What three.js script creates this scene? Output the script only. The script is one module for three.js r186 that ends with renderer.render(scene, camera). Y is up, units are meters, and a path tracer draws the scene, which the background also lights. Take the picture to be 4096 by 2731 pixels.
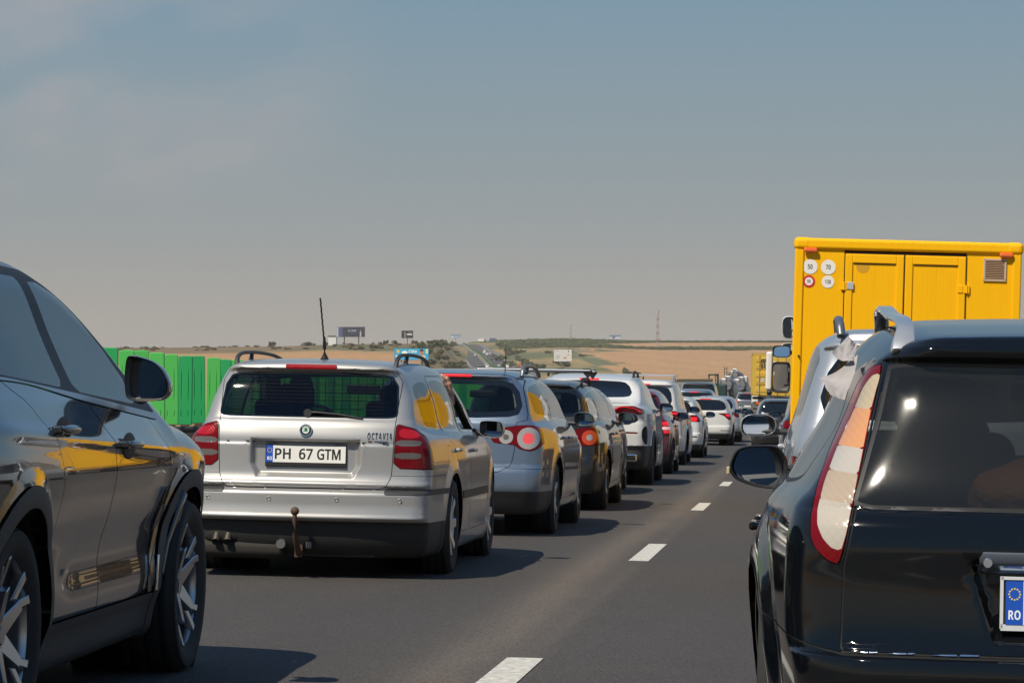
import * as THREE from 'three';
import { mergeGeometries } from 'three/addons/utils/BufferGeometryUtils.js';
import { RoundedBoxGeometry } from 'three/addons/geometries/RoundedBoxGeometry.js';
import { ImprovedNoise } from 'three/addons/math/ImprovedNoise.js';
import { FontLoader } from 'three/addons/loaders/FontLoader.js';
import { TextGeometry } from 'three/addons/geometries/TextGeometry.js';

// ---------- camera, sky, sun, exposure ----------
const W0 = 1024, H0 = 682;
const scene = new THREE.Scene();
const camera = new THREE.PerspectiveCamera(12.874, W0 / H0, 0.3, 30000);
camera.position.set(0, 1.107, 0);
camera.rotation.set(THREE.MathUtils.degToRad(1.405), THREE.MathUtils.degToRad(5.735), 0, 'YXZ');
const renderer = new THREE.WebGLRenderer({ antialias: true });
renderer.setSize(W0, H0);
renderer.toneMapping = THREE.LinearToneMapping;
renderer.toneMappingExposure = 1.0;
renderer.shadowMap.enabled = true;
const perlin = new ImprovedNoise();
const fbm = (x, y, z, o = 4) => { let a = 0, s = 0.5; for (let i = 0; i < o; i++) { a += s * perlin.noise(x, y, z); x *= 2.03; y *= 2.03; z *= 2.03; s *= 0.5; } return a; };
{ // hazy summer sky: warm grey at the horizon, blue above, thin cirrus on the left
  const w = 2048, h = 1024, d = new Float32Array(w * h * 4);
  const stops = [[-90, .20, .18, .16], [-3, .30, .27, .24], [0, .450, .402, .360], [2.1, .385, .370, .346], [3.4, .320, .346, .353], [4.8, .272, .332, .363], [6.3, .238, .324, .382], [8, .196, .308, .402], [14, .135, .255, .41], [30, .095, .20, .39], [90, .06, .145, .32]];
  for (let j = 0; j < h; j++) {
    const el = (j + 0.5) / h * 180 - 90;
    let k = 0; while (k < stops.length - 2 && el > stops[k + 1][0]) k++;
    const a = stops[k], b = stops[k + 1];
    let t = Math.min(1, Math.max(0, (el - a[0]) / (b[0] - a[0])));
    for (let i = 0; i < w; i++) {
      const lon = (i + 0.5) / w * 2 * Math.PI - Math.PI;
      const o = (j * w + i) * 4;
      let r = a[1] + (b[1] - a[1]) * t, g = a[2] + (b[2] - a[2]) * t, bl = a[3] + (b[3] - a[3]) * t;
      if (el > 3.5) { // wispy cloud
        const az = lon * 180 / Math.PI + 90; // 0 = straight ahead (-z)
        const n = fbm(az * 0.16 + 3.1, el * 0.52 - az * 0.08, 7.7, 5) + 0.35 * fbm(az * 0.9 + 8, el * 1.9 - az * 0.35, 1.7, 4);
        const side = Math.min(1, Math.max(0, (-az - 8.0) / 4.5)) * Math.min(1, Math.max(0, (el - 3.5) / 1.6)) * (el > 8.6 ? Math.max(0.35, 1 - (el - 8.6) / 6) : 1);
        const c = Math.max(0, n + 0.24) * 1.25 * side;
        r += (0.43 - r) * Math.min(.8, c); g += (0.40 - g) * Math.min(.8, c); bl += (0.405 - bl) * Math.min(.8, c);
      }
      d[o] = r; d[o + 1] = g; d[o + 2] = bl; d[o + 3] = 1;
    }
  }
  const tex = new THREE.DataTexture(d, w, h, THREE.RGBAFormat, THREE.FloatType);
  tex.mapping = THREE.EquirectangularReflectionMapping; tex.magFilter = tex.minFilter = THREE.LinearFilter; tex.needsUpdate = true;
  scene.background = tex; scene.environment = tex; scene.environmentIntensity = 1;
}
const sun = new THREE.DirectionalLight(new THREE.Color().setRGB(1, 0.92, 0.78), 4.9);
sun.position.set(-34.4, 78.8, 51.0); sun.target.position.set(0, 0, -30); sun.position.add(sun.target.position);
sun.castShadow = true; sun.shadow.mapSize.set(4096, 4096);
Object.assign(sun.shadow.camera, { left: -70, right: 70, top: 90, bottom: -90, near: 1, far: 260 });
scene.add(sun, sun.target);
scene.fog = new THREE.FogExp2(0xc9c2b8, 0.00008);
// ---------- helpers ----------
const rng = (s => () => { s |= 0; s = s + 0x6D2B79F5 | 0; let t = Math.imul(s ^ s >>> 15, 1 | s); t = t + Math.imul(t ^ t >>> 7, 61 | t) ^ t; return ((t ^ t >>> 14) >>> 0) / 4294967296; })(20240);
const clamp = (v, a, b) => v < a ? a : v > b ? b : v, mixn = (a, b, t) => a + (b - a) * t, sst = (a, b, x) => { const t = clamp((x - a) / (b - a), 0, 1); return t * t * (3 - 2 * t); };
const rgb = (r, g, b) => new THREE.Color().setRGB(r, g, b);
const used = {};
function numbered(n) { const k = used[n] = (used[n] ?? -1) + 1; return k ? n + '_' + String(k).padStart(3, '0') : n; }
function thing(name, label, category, group) { const o = new THREE.Group(); o.name = numbered(name); o.userData = { label, category }; if (group) o.userData.group = group; scene.add(o); return o; }
function tagObj(o, label, category, group) { o.userData.label = label; o.userData.category = category; if (group) o.userData.group = group; return o; }
function part(name, geo, m, parent) { const o = new THREE.Mesh(Array.isArray(geo) ? merge(geo) : geo, m); o.name = name; o.castShadow = o.receiveShadow = true; parent.add(o); return o; }
function struct(name, geo, m) { const o = part(numbered(name), geo, m, scene); o.userData.kind = 'structure'; return o; }
function norm(g) { const n = g.index ? g.toNonIndexed() : g.clone(); if (!n.attributes.uv) n.setAttribute('uv', new THREE.BufferAttribute(new Float32Array(n.attributes.position.count * 2), 2)); for (const k of Object.keys(n.attributes)) if (!['position', 'normal', 'uv'].includes(k)) n.deleteAttribute(k); return n; }
function merge(list) { return list.length === 1 ? list[0] : mergeGeometries(list.map(norm)); }
const T = (g, x = 0, y = 0, z = 0, rx = 0, ry = 0, rz = 0) => { if (rx) g.rotateX(rx); if (ry) g.rotateY(ry); if (rz) g.rotateZ(rz); return g.translate(x, y, z); };
const box = (w, h, d, x = 0, y = 0, z = 0) => new THREE.BoxGeometry(w, h, d).translate(x, y, z);
const rbox = (w, h, d, r, x = 0, y = 0, z = 0, seg = 2) => new RoundedBoxGeometry(w, h, d, seg, Math.min(r, w / 2.01, h / 2.01, d / 2.01)).translate(x, y, z);
const cylX = (r, len, x, y, z, seg = 24, r2 = r) => new THREE.CylinderGeometry(r, r2, len, seg).rotateZ(Math.PI / 2).translate(x, y, z);
const cylZ = (r, len, x, y, z, seg = 24, r2 = r) => new THREE.CylinderGeometry(r, r2, len, seg).rotateX(Math.PI / 2).translate(x, y, z);
const cylY = (r, len, x, y, z, seg = 16, r2 = r) => new THREE.CylinderGeometry(r2, r, len, seg).translate(x, y, z);
function bar(a, b, r, seg = 8, r2 = r) { const A = new THREE.Vector3(...a), B = new THREE.Vector3(...b), d = B.clone().sub(A), l = d.length(); const g = new THREE.CylinderGeometry(r2, r, l, seg); g.applyQuaternion(new THREE.Quaternion().setFromUnitVectors(new THREE.Vector3(0, 1, 0), d.normalize())); return g.translate((A.x + B.x) / 2, (A.y + B.y) / 2, (A.z + B.z) / 2); }
// a section [u, v] list swept along points, u across (right), v up
function sweep(pts, sec, closed = true, scale = () => 1) {
  const P = pts.map(p => new THREE.Vector3(...p)), n = P.length, m = sec.length, pos = [], idx = [];
  const up0 = new THREE.Vector3(0, 1, 0);
  for (let i = 0; i < n; i++) {
    const t = P[Math.min(n - 1, i + 1)].clone().sub(P[Math.max(0, i - 1)]).normalize();
    const r = new THREE.Vector3().crossVectors(t, Math.abs(t.y) > 0.98 ? new THREE.Vector3(0, 0, 1) : up0).normalize(), u = new THREE.Vector3().crossVectors(r, t).normalize(), k = scale(i / (n - 1));
    for (const [a, b] of sec) pos.push(P[i].x + (r.x * a + u.x * b) * k, P[i].y + (r.y * a + u.y * b) * k, P[i].z + (r.z * a + u.z * b) * k);
  }
  for (let i = 0; i < n - 1; i++) for (let j = 0; j < (closed ? m : m - 1); j++) { const a = i * m + j, b = i * m + (j + 1) % m, c = a + m, d = b + m; idx.push(a, c, b, b, c, d); }
  if (closed) { for (let j = 1; j < m - 1; j++) idx.push(0, j, j + 1, (n - 1) * m, (n - 1) * m + j + 1, (n - 1) * m + j); }
  const g = new THREE.BufferGeometry(); g.setAttribute('position', new THREE.Float32BufferAttribute(pos, 3)); g.setIndex(idx); g.computeVertexNormals(); return g;
}
const ell = (a, b, n = 10) => Array.from({ length: n }, (_, i) => [a * Math.cos(i / n * 2 * Math.PI), b * Math.sin(i / n * 2 * Math.PI)]);
// monotone cubic through [x, y] points, as a fast table
function curve(pts, n = 1400) {
  const x = pts.map(p => p[0]), y = pts.map(p => p[1]), m = x.length, d = [], s = [];
  for (let i = 0; i < m - 1; i++) d.push((y[i + 1] - y[i]) / (x[i + 1] - x[i]));
  for (let i = 0; i < m; i++) { if (i === 0) s.push(d[0]); else if (i === m - 1) s.push(d[m - 2]); else if (d[i - 1] * d[i] <= 0) s.push(0); else { const h0 = x[i] - x[i - 1], h1 = x[i + 1] - x[i], w1 = 2 * h1 + h0, w2 = h1 + 2 * h0; s.push((w1 + w2) / (w1 / d[i - 1] + w2 / d[i])); } }
  const a = x[0], b = x[m - 1], tab = new Float64Array(n + 1); let k = 0;
  for (let i = 0; i <= n; i++) { const t = a + (b - a) * i / n; while (k < m - 2 && t > x[k + 1]) k++; const h = x[k + 1] - x[k], u = (t - x[k]) / h, u2 = u * u, u3 = u2 * u; tab[i] = (2 * u3 - 3 * u2 + 1) * y[k] + (u3 - 2 * u2 + u) * h * s[k] + (3 * u2 - 2 * u3) * y[k + 1] + (u3 - u2) * h * s[k + 1]; }
  const q = n / (b - a);
  return t => { let v = (t - a) * q; if (v <= 0) return tab[0]; if (v >= n) return tab[n]; const i = v | 0; v -= i; return tab[i] + (tab[i + 1] - tab[i]) * v; };
}
// closed outline through points, corners rounded by Chaikin steps
function soften(pts, it = 2, q = 0.25) { let p = pts; for (let k = 0; k < it; k++) { const o = []; for (let i = 0; i < p.length; i++) { const a = p[i], b = p[(i + 1) % p.length]; o.push([mixn(a[0], b[0], q), mixn(a[1], b[1], q)], [mixn(a[0], b[0], 1 - q), mixn(a[1], b[1], 1 - q)]); } p = o; q = 0.25; } return p; }
function polySdf(p) {
  const n = p.length; let x0 = 1e9, x1 = -1e9, y0 = 1e9, y1 = -1e9;
  for (const [a, b] of p) { x0 = Math.min(x0, a); x1 = Math.max(x1, a); y0 = Math.min(y0, b); y1 = Math.max(y1, b); }
  return (x, y) => {
    const ox = Math.max(x0 - x, x - x1), oy = Math.max(y0 - y, y - y1); if (ox > 0.15 || oy > 0.15) return Math.max(ox, oy);
    let d = 1e9, inside = false;
    for (let i = 0, j = n - 1; i < n; j = i++) {
      const ax = p[j][0], ay = p[j][1], bx = p[i][0], by = p[i][1], ex = bx - ax, ey = by - ay, wx = x - ax, wy = y - ay;
      const t = clamp((wx * ex + wy * ey) / (ex * ex + ey * ey + 1e-12), 0, 1), dx = wx - ex * t, dy = wy - ey * t; d = Math.min(d, dx * dx + dy * dy);
      if ((ay > y) !== (by > y) && x < ex * (y - ay) / (ey) + ax) inside = !inside;
    }
    return inside ? -Math.sqrt(d) : Math.sqrt(d);
  };
}
const smax = (a, b, k) => { const h = k - Math.abs(a - b); return h > 0 ? (a > b ? a : b) + h * h / (4 * k) : (a > b ? a : b); };
const smin = (a, b, k) => -smax(-a, -b, k);
// surface of f = 0 on an uneven grid (surface nets, then each vertex moved onto the surface)
function surface(f, xs, ys, zs, slack = 1.9) {
  const nx = xs.length, ny = ys.length, nz = zs.length, val = new Float32Array(nx * ny * nz).fill(NaN), cell = new Int32Array(nx * ny * nz).fill(-1), B = 6;
  const at = (i, j, k) => { const o = (k * ny + j) * nx + i; let v = val[o]; if (v !== v) v = val[o] = f(xs[i], ys[j], zs[k]); return v; };
  const pos = [], idx = [], cells = [];
  for (let k0 = 0; k0 < nz - 1; k0 += B) for (let j0 = 0; j0 < ny - 1; j0 += B) for (let i0 = 0; i0 < nx - 1; i0 += B) {
    const i1 = Math.min(nx - 1, i0 + B), j1 = Math.min(ny - 1, j0 + B), k1 = Math.min(nz - 1, k0 + B);
    const hd = 0.5 * Math.hypot(xs[i1] - xs[i0], ys[j1] - ys[j0], zs[k1] - zs[k0]);
    if (Math.abs(f((xs[i0] + xs[i1]) / 2, (ys[j0] + ys[j1]) / 2, (zs[k0] + zs[k1]) / 2)) > slack * hd + 0.01) continue;
    for (let k = k0; k < k1; k++) for (let j = j0; j < j1; j++) for (let i = i0; i < i1; i++) {
      const c = [at(i, j, k), at(i + 1, j, k), at(i, j + 1, k), at(i + 1, j + 1, k), at(i, j, k + 1), at(i + 1, j, k + 1), at(i, j + 1, k + 1), at(i + 1, j + 1, k + 1)];
      let m = 0; for (let q = 0; q < 8; q++) if (c[q] < 0) m |= 1 << q;
      if (m === 0 || m === 255) continue;
      let X = 0, Y = 0, Z = 0, n = 0;
      const E = (a, b, ax, ay, az, bx, by, bz) => { if ((c[a] < 0) !== (c[b] < 0)) { const t = c[a] / (c[a] - c[b]); X += ax + (bx - ax) * t; Y += ay + (by - ay) * t; Z += az + (bz - az) * t; n++; } };
      const xa = xs[i], xb = xs[i + 1], ya = ys[j], yb = ys[j + 1], za = zs[k], zb = zs[k + 1];
      E(0, 1, xa, ya, za, xb, ya, za); E(2, 3, xa, yb, za, xb, yb, za); E(4, 5, xa, ya, zb, xb, ya, zb); E(6, 7, xa, yb, zb, xb, yb, zb);
      E(0, 2, xa, ya, za, xa, yb, za); E(1, 3, xb, ya, za, xb, yb, za); E(4, 6, xa, ya, zb, xa, yb, zb); E(5, 7, xb, ya, zb, xb, yb, zb);
      E(0, 4, xa, ya, za, xa, ya, zb); E(1, 5, xb, ya, za, xb, ya, zb); E(2, 6, xa, yb, za, xa, yb, zb); E(3, 7, xb, yb, za, xb, yb, zb);
      cell[(k * ny + j) * nx + i] = pos.length / 3; pos.push(X / n, Y / n, Z / n); cells.push(i, j, k);
    }
  }
  const C = (i, j, k) => i < 0 || j < 0 || k < 0 ? -1 : cell[(k * ny + j) * nx + i];
  const quad = (a, b, c, d, flip) => { if (a < 0 || b < 0 || c < 0 || d < 0) return; if (flip) idx.push(a, c, b, a, d, c); else idx.push(a, b, c, a, c, d); };
  for (let q = 0; q < cells.length; q += 3) {
    const i = cells[q], j = cells[q + 1], k = cells[q + 2], v = at(i, j, k) < 0;
    if (v !== at(i + 1, j, k) < 0) quad(C(i, j - 1, k - 1), C(i, j, k - 1), C(i, j, k), C(i, j - 1, k), !v);
    if (v !== at(i, j + 1, k) < 0) quad(C(i - 1, j, k - 1), C(i - 1, j, k), C(i, j, k), C(i, j, k - 1), !v);
    if (v !== at(i, j, k + 1) < 0) quad(C(i - 1, j - 1, k), C(i, j - 1, k), C(i, j, k), C(i - 1, j, k), !v);
  }
  const nor = new Array(pos.length), h = 0.0015;
  for (let q = 0; q < pos.length; q += 3) {
    let x = pos[q], y = pos[q + 1], z = pos[q + 2], gx, gy, gz, l;
    for (let it = 0; it < 3; it++) {
      gx = (f(x + h, y, z) - f(x - h, y, z)) / (2 * h); gy = (f(x, y + h, z) - f(x, y - h, z)) / (2 * h); gz = (f(x, y, z + h) - f(x, y, z - h)) / (2 * h); l = gx * gx + gy * gy + gz * gz + 1e-9;
      if (it < 2) { const s = clamp(f(x, y, z) / l, -0.02, 0.02) * 0.9; x -= gx * s; y -= gy * s; z -= gz * s; }
    }
    l = Math.sqrt(l); pos[q] = x; pos[q + 1] = y; pos[q + 2] = z; nor[q] = gx / l; nor[q + 1] = gy / l; nor[q + 2] = gz / l;
  }
  return { p: pos, n: nor, t: idx };
}
// cut a mesh where d(x, y, z) = 0: [inside (d < 0), outside]
function cut(m, d) {
  const nv = m.p.length / 3, D = new Float64Array(nv); let neg = 0;
  for (let i = 0; i < nv; i++) { D[i] = d(m.p[3 * i], m.p[3 * i + 1], m.p[3 * i + 2], m.n[3 * i], m.n[3 * i + 1], m.n[3 * i + 2]); if (D[i] < 0) neg++; }
  const A = { p: [], n: [], t: [] }, Bm = { p: [], n: [], t: [] };
  if (!neg) return [A, m]; if (neg === nv) return [m, A];
  const mapA = new Int32Array(nv).fill(-1), mapB = new Int32Array(nv).fill(-1), eA = new Map(), eB = new Map();
  const vert = (M, map, i) => { if (map[i] < 0) { map[i] = M.p.length / 3; M.p.push(m.p[3 * i], m.p[3 * i + 1], m.p[3 * i + 2]); M.n.push(m.n[3 * i], m.n[3 * i + 1], m.n[3 * i + 2]); } return map[i]; };
  const mid = (M, em, i, j) => { if (i > j) { const t = i; i = j; j = t; } const key = i * nv + j; let v = em.get(key); if (v === undefined) { let t = D[i] / (D[i] - D[j]); v = M.p.length / 3; for (let c = 0; c < 3; c++) { M.p.push(mixn(m.p[3 * i + c], m.p[3 * j + c], t)); } for (let c = 0; c < 3; c++) M.n.push(mixn(m.n[3 * i + c], m.n[3 * j + c], t)); em.set(key, v); } return v; };
  for (let q = 0; q < m.t.length; q += 3) {
    const v = [m.t[q], m.t[q + 1], m.t[q + 2]], s = v.map(i => D[i] < 0), c = s[0] + s[1] + s[2];
    if (c === 3) A.t.push(...v.map(i => vert(A, mapA, i))); else if (c === 0) Bm.t.push(...v.map(i => vert(Bm, mapB, i)));
    else {
      const lone = c === 1; let r = s.indexOf(lone); const a = v[r], b = v[(r + 1) % 3], e = v[(r + 2) % 3];
      const one = lone ? [A, mapA, eA] : [Bm, mapB, eB], two = lone ? [Bm, mapB, eB] : [A, mapA, eA];
      one[0].t.push(vert(one[0], one[1], a), mid(one[0], one[2], a, b), mid(one[0], one[2], a, e));
      const b2 = vert(two[0], two[1], b), e2 = vert(two[0], two[1], e), ab = mid(two[0], two[2], a, b), ae = mid(two[0], two[2], a, e);
      two[0].t.push(ab, b2, e2, ab, e2, ae);
    }
  }
  return [A, Bm];
}
const joinM = list => { const o = { p: [], n: [], t: [] }; for (const m of list) { const b = o.p.length / 3; for (const v of m.p) o.p.push(v); for (const v of m.n) o.n.push(v); for (const v of m.t) o.t.push(v + b); } return o; };
// (x, y, s) mesh -> geometry with z = -s; side -1 mirrors; off pushes along the normal
function toGeo(m, side = 1, off = 0) {
  const n = m.p.length / 3, P = new Float32Array(n * 3), N = new Float32Array(n * 3), U = new Float32Array(n * 2), idx = []; let sm = -9; for (let i = 0; i < n; i++) sm = Math.max(sm, m.p[3 * i + 2]); const back = sm < .95;
  for (let i = 0; i < n; i++) {
    let l = Math.hypot(m.n[3 * i], m.n[3 * i + 1], m.n[3 * i + 2]) || 1; const a = m.n[3 * i] / l, b = m.n[3 * i + 1] / l, c = m.n[3 * i + 2] / l;
    P[3 * i] = side * (m.p[3 * i] + a * off); P[3 * i + 1] = m.p[3 * i + 1] + b * off; P[3 * i + 2] = -(m.p[3 * i + 2] + c * off);
    N[3 * i] = side * a; N[3 * i + 1] = b; N[3 * i + 2] = -c;
    if (back) { U[2 * i] = m.p[3 * i]; U[2 * i + 1] = m.p[3 * i + 1]; } else if (Math.abs(a) > 0.7) { U[2 * i] = m.p[3 * i + 2]; U[2 * i + 1] = m.p[3 * i + 1]; } else if (Math.abs(b) > 0.7) { U[2 * i] = m.p[3 * i]; U[2 * i + 1] = m.p[3 * i + 2]; } else { U[2 * i] = m.p[3 * i]; U[2 * i + 1] = m.p[3 * i + 1]; }
  }
  for (let q = 0; q < m.t.length; q += 3) {
    const [a, b, c] = [m.t[q], m.t[q + 1], m.t[q + 2]], v = i => [P[3 * i], P[3 * i + 1], P[3 * i + 2]], A = v(a), B = v(b), Cc = v(c);
    const ux = B[0] - A[0], uy = B[1] - A[1], uz = B[2] - A[2], wx = Cc[0] - A[0], wy = Cc[1] - A[1], wz = Cc[2] - A[2];
    const fx = uy * wz - uz * wy, fy = uz * wx - ux * wz, fz = ux * wy - uy * wx;
    if (fx * (N[3 * a] + N[3 * b] + N[3 * c]) + fy * (N[3 * a + 1] + N[3 * b + 1] + N[3 * c + 1]) + fz * (N[3 * a + 2] + N[3 * b + 2] + N[3 * c + 2]) < 0) idx.push(a, c, b); else idx.push(a, b, c);
  }
  const g = new THREE.BufferGeometry(); g.setAttribute('position', new THREE.BufferAttribute(P, 3)); g.setAttribute('normal', new THREE.BufferAttribute(N, 3)); g.setAttribute('uv', new THREE.BufferAttribute(U, 2)); g.setIndex(idx); return g;
}
// an outline in x, y swept back along -z through rings [depth, scale, dx, dy]; front face at the first ring
function loft(outline, rings, cap0 = true, cap1 = true) {
  const m = outline.length, pos = [], idx = []; let cx = 0, cy = 0; for (const [a, b] of outline) { cx += a / m; cy += b / m; }
  for (const [z, k, dx = 0, dy = 0] of rings) for (const [a, b] of outline) pos.push(cx + (a - cx) * k + dx, cy + (b - cy) * k + dy, -z);
  for (let r = 0; r < rings.length - 1; r++) for (let j = 0; j < m; j++) { const a = r * m + j, b = r * m + (j + 1) % m; idx.push(a, a + m, b, b, a + m, b + m); }
  const cap = (r, f) => { const [z, k, dx = 0, dy = 0] = rings[r], c = pos.length / 3; pos.push(cx + dx, cy + dy, -z); for (let j = 0; j < m; j++) { const a = r * m + j, b = r * m + (j + 1) % m; f ? idx.push(c, a, b) : idx.push(c, b, a); } };
  if (cap0) cap(0, true); if (cap1) cap(rings.length - 1, false);
  let g = new THREE.BufferGeometry(); g.setAttribute('position', new THREE.Float32BufferAttribute(pos, 3)); g.setIndex(idx); g.computeVertexNormals(); return g;
}
function canvasTex(w, h, draw, srgb = true) { const c = document.createElement('canvas'); c.width = w; c.height = h; draw(c.getContext('2d'), w, h); const t = new THREE.CanvasTexture(c); if (srgb) t.colorSpace = THREE.SRGBColorSpace; t.anisotropy = 8; return t; }
const font = await new FontLoader().loadAsync('fonts/droid/droid_sans_bold.typeface.json');

// ---------- materials ----------
const lensBump = (() => { const n = 64, d = new Uint8Array(n * n * 4); for (let j = 0; j < n; j++) for (let i = 0; i < n; i++) { let m = 9; for (const [cx, cy] of [[0, 0], [64, 0], [0, 64], [64, 64], [32, 32]]) m = Math.min(m, Math.hypot(i - cx, (j - cy)) / 36); const v = 255 * Math.sqrt(Math.max(0, 1 - m * m)); const o = (j * n + i) * 4; d[o] = d[o + 1] = d[o + 2] = v; d[o + 3] = 255; } const t = new THREE.DataTexture(d, n, n); t.wrapS = t.wrapT = THREE.RepeatWrapping; t.magFilter = THREE.LinearFilter; t.repeat.set(45, 36); t.needsUpdate = true; return t; })();
const std = (c, r = 0.6, m = 0, o = {}) => new THREE.MeshStandardMaterial({ color: rgb(...c), roughness: r, metalness: m, ...o });
const phys = (c, r, m, o = {}) => new THREE.MeshPhysicalMaterial({ color: rgb(...c), roughness: r, metalness: m, ...o });
const paint = (c, metal = 0.5, r = 0.4, o = {}) => phys(c, r, metal, { clearcoat: 1, clearcoatRoughness: 0.04, ...o });
const glassM = (c, r = 0.0) => phys(c, r, 0, { transmission: 1, thickness: 0, ior: 1.5 });
const M = {
  black: std([.012, .012, .013], .55), rubber: std([.022, .021, .020], .78), plastic: std([.035, .035, .036], .55), cladding: std([.058, .056, .054], .6), dark: std([.006, .006, .006], .9), seam: std([.004, .004, .004], .8),
  chrome: std([.75, .75, .76], .12, 1), alu: std([.62, .63, .65], .3, .9), steel: std([.35, .34, .33], .45, .8), rust: std([.10, .055, .035], .75, .2), white: std([.72, .71, .69], .5),
  lining: std([.05, .05, .052], .9), seat: std([.03, .031, .034], .9), mirror: std([.8, .82, .84], .02, 1),
  red: phys([.15, .002, .005], .2, 0, { clearcoat: .15, specularIntensity: .4, bumpMap: lensBump, bumpScale: .0012 }), darkred: phys([.10, .004, .008], .15, 0, { clearcoat: 1 }), clear: phys([.38, .36, .34], .12, 0, { clearcoat: .5, bumpMap: lensBump, bumpScale: .002 }), smoke: phys([.12, .105, .10], .12, 0, { clearcoat: .5, bumpMap: lensBump, bumpScale: .002 }), orange: phys([.75, .13, .02], .2, 0, { clearcoat: 1 }),
  redLit: std([.5, .01, .015], .3, 0, { emissive: rgb(.62, .012, .02), emissiveIntensity: 1 }), redHot: std([.5, .06, .06], .3, 0, { bumpMap: lensBump, bumpScale: .003, emissive: rgb(.42, .04, .05), emissiveIntensity: 1.0 }), redDim: std([.25, .004, .009], .2, 0, { bumpMap: lensBump, bumpScale: .002, emissive: rgb(.15, .003, .006), emissiveIntensity: 1 }),
  glass: glassM([.50, .56, .54]), glassTint: glassM([.22, .25, .25], .05), glassDark: phys([.006, .007, .008], .04, 0, { clearcoat: 1, clearcoatRoughness: 0 }), glassPriv: glassM([.14, .14, .13]),
  skin: phys([.45, .24, .16], .55, 0), hair: std([.02, .015, .012], .8),
};
// ---------- vehicles: a body is one smooth surface, cut along its real shut lines into panels, glass and lamps ----------
const rearP = (pts, o = {}) => { const f = polySdf(o.it === 0 ? pts : soften(pts, o.it ?? 2, o.q ?? 0.25)), s1 = o.smax ?? 0.9; return (x, y, s) => Math.max(f(x, y), s - s1); };
const sideP = (pts, o = {}) => { const f = polySdf(o.it === 0 ? pts : soften(pts, o.it ?? 2, o.q ?? 0.25)), xm = o.xmin ?? 0.4; return (x, y, s) => Math.max(f(s, y), xm - x); };
const dMax = (...f) => (x, y, s, a, b, c) => { let v = -1e9; for (const g of f) v = Math.max(v, g(x, y, s, a, b, c)); return v; };
const dMin = (...f) => (x, y, s, a, b, c) => { let v = 1e9; for (const g of f) v = Math.min(v, g(x, y, s, a, b, c)); return v; };
const dNot = f => (x, y, s, a, b, c) => -f(x, y, s, a, b, c);
function grid(a, b, step, fine = []) { const o = [a]; while (o[o.length - 1] < b) { const v = o[o.length - 1]; let h = step; for (const [p, q, st] of fine) if (v >= p - 1e-6 && v < q) h = Math.min(h, st); o.push(v + h); } return o; }
function tyreGeo(R, w, rimR) {
  const h = w / 2, p = []; const P = (r, x) => p.push(new THREE.Vector2(r, x));
  P(rimR - .012, -h * .80); P(rimR, -h * .86); P(rimR + (R - rimR) * .25, -h * .97); P(rimR + (R - rimR) * .5, -h); P(rimR + (R - rimR) * .78, -h * .96); P(R - .018, -h * .87); P(R - .006, -h * .76);
  for (const g of [-.5, 0, .5]) { P(R, h * (g - .2)); P(R, h * (g - .055)); P(R - .008, h * (g - .05)); P(R - .008, h * (g + .05)); P(R, h * (g + .055)); P(R, h * (g + .2)); }
  P(R - .006, h * .76); P(R - .018, h * .87); P(rimR + (R - rimR) * .78, h * .96); P(rimR + (R - rimR) * .74, h * .985); P(rimR + (R - rimR) * .5, h); P(rimR + (R - rimR) * .25, h * .97); P(rimR, h * .86); P(rimR - .012, h * .80);
  return new THREE.LatheGeometry(p, 56).rotateZ(-Math.PI / 2);
}
function rimGeo(rimR, w, style, n) {
  const h = w / 2, g = [];
  const p = [[rimR * .93, -h * .7], [rimR * .95, h * .55], [rimR * .965, h * .78], [rimR + .004, h * .86], [rimR + .004, h * .80], [rimR - .006, h * .6], [rimR - .006, -h * .7]].map(a => new THREE.Vector2(...a));
  g.push(new THREE.LatheGeometry(p, 48).rotateZ(-Math.PI / 2));
  g.push(cylX(rimR * .20, .03, h * .50, 0, 0, 20), cylX(rimR * .12, .02, h * .58, 0, 0, 16));
  const spoke = (a, r0, r1, w0, w1, skew = 0) => {
    const s = new THREE.Shape(); s.moveTo(-w0, r0); s.lineTo(-w1 + skew, r1); s.lineTo(w1 + skew, r1); s.lineTo(w0, r0);
    const e = new THREE.ExtrudeGeometry(s, { depth: .028, bevelEnabled: true, bevelSize: .005, bevelThickness: .006, bevelSegments: 1 });
    e.translate(0, 0, -.014); const q = e.attributes.position; for (let i = 0; i < q.count; i++) { const t = (q.getY(i) - r0) / (r1 - r0); q.setZ(i, q.getZ(i) + h * (.46 + .26 * t - .12 * Math.sin(t * Math.PI))); }
    e.computeVertexNormals(); e.rotateZ(a); e.rotateY(Math.PI / 2); return e;
  };
  for (let i = 0; i < n; i++) {
    const a = i / n * 2 * Math.PI + .3;
    if (style === 'y') { g.push(spoke(a, rimR * .14, rimR * .60, rimR * .13, rimR * .07)); g.push(spoke(a, rimR * .52, rimR * .95, rimR * .045, rimR * .05, rimR * .19), spoke(a, rimR * .52, rimR * .95, rimR * .045, rimR * .05, -rimR * .19)); }
    else if (style === 'thin') g.push(spoke(a, rimR * .15, rimR * .95, rimR * .075, rimR * .05));
    else g.push(spoke(a, rimR * .14, rimR * .95, rimR * .17, rimR * .12));
  }
  return merge(g);
}
const wheelCache = {};
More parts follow.
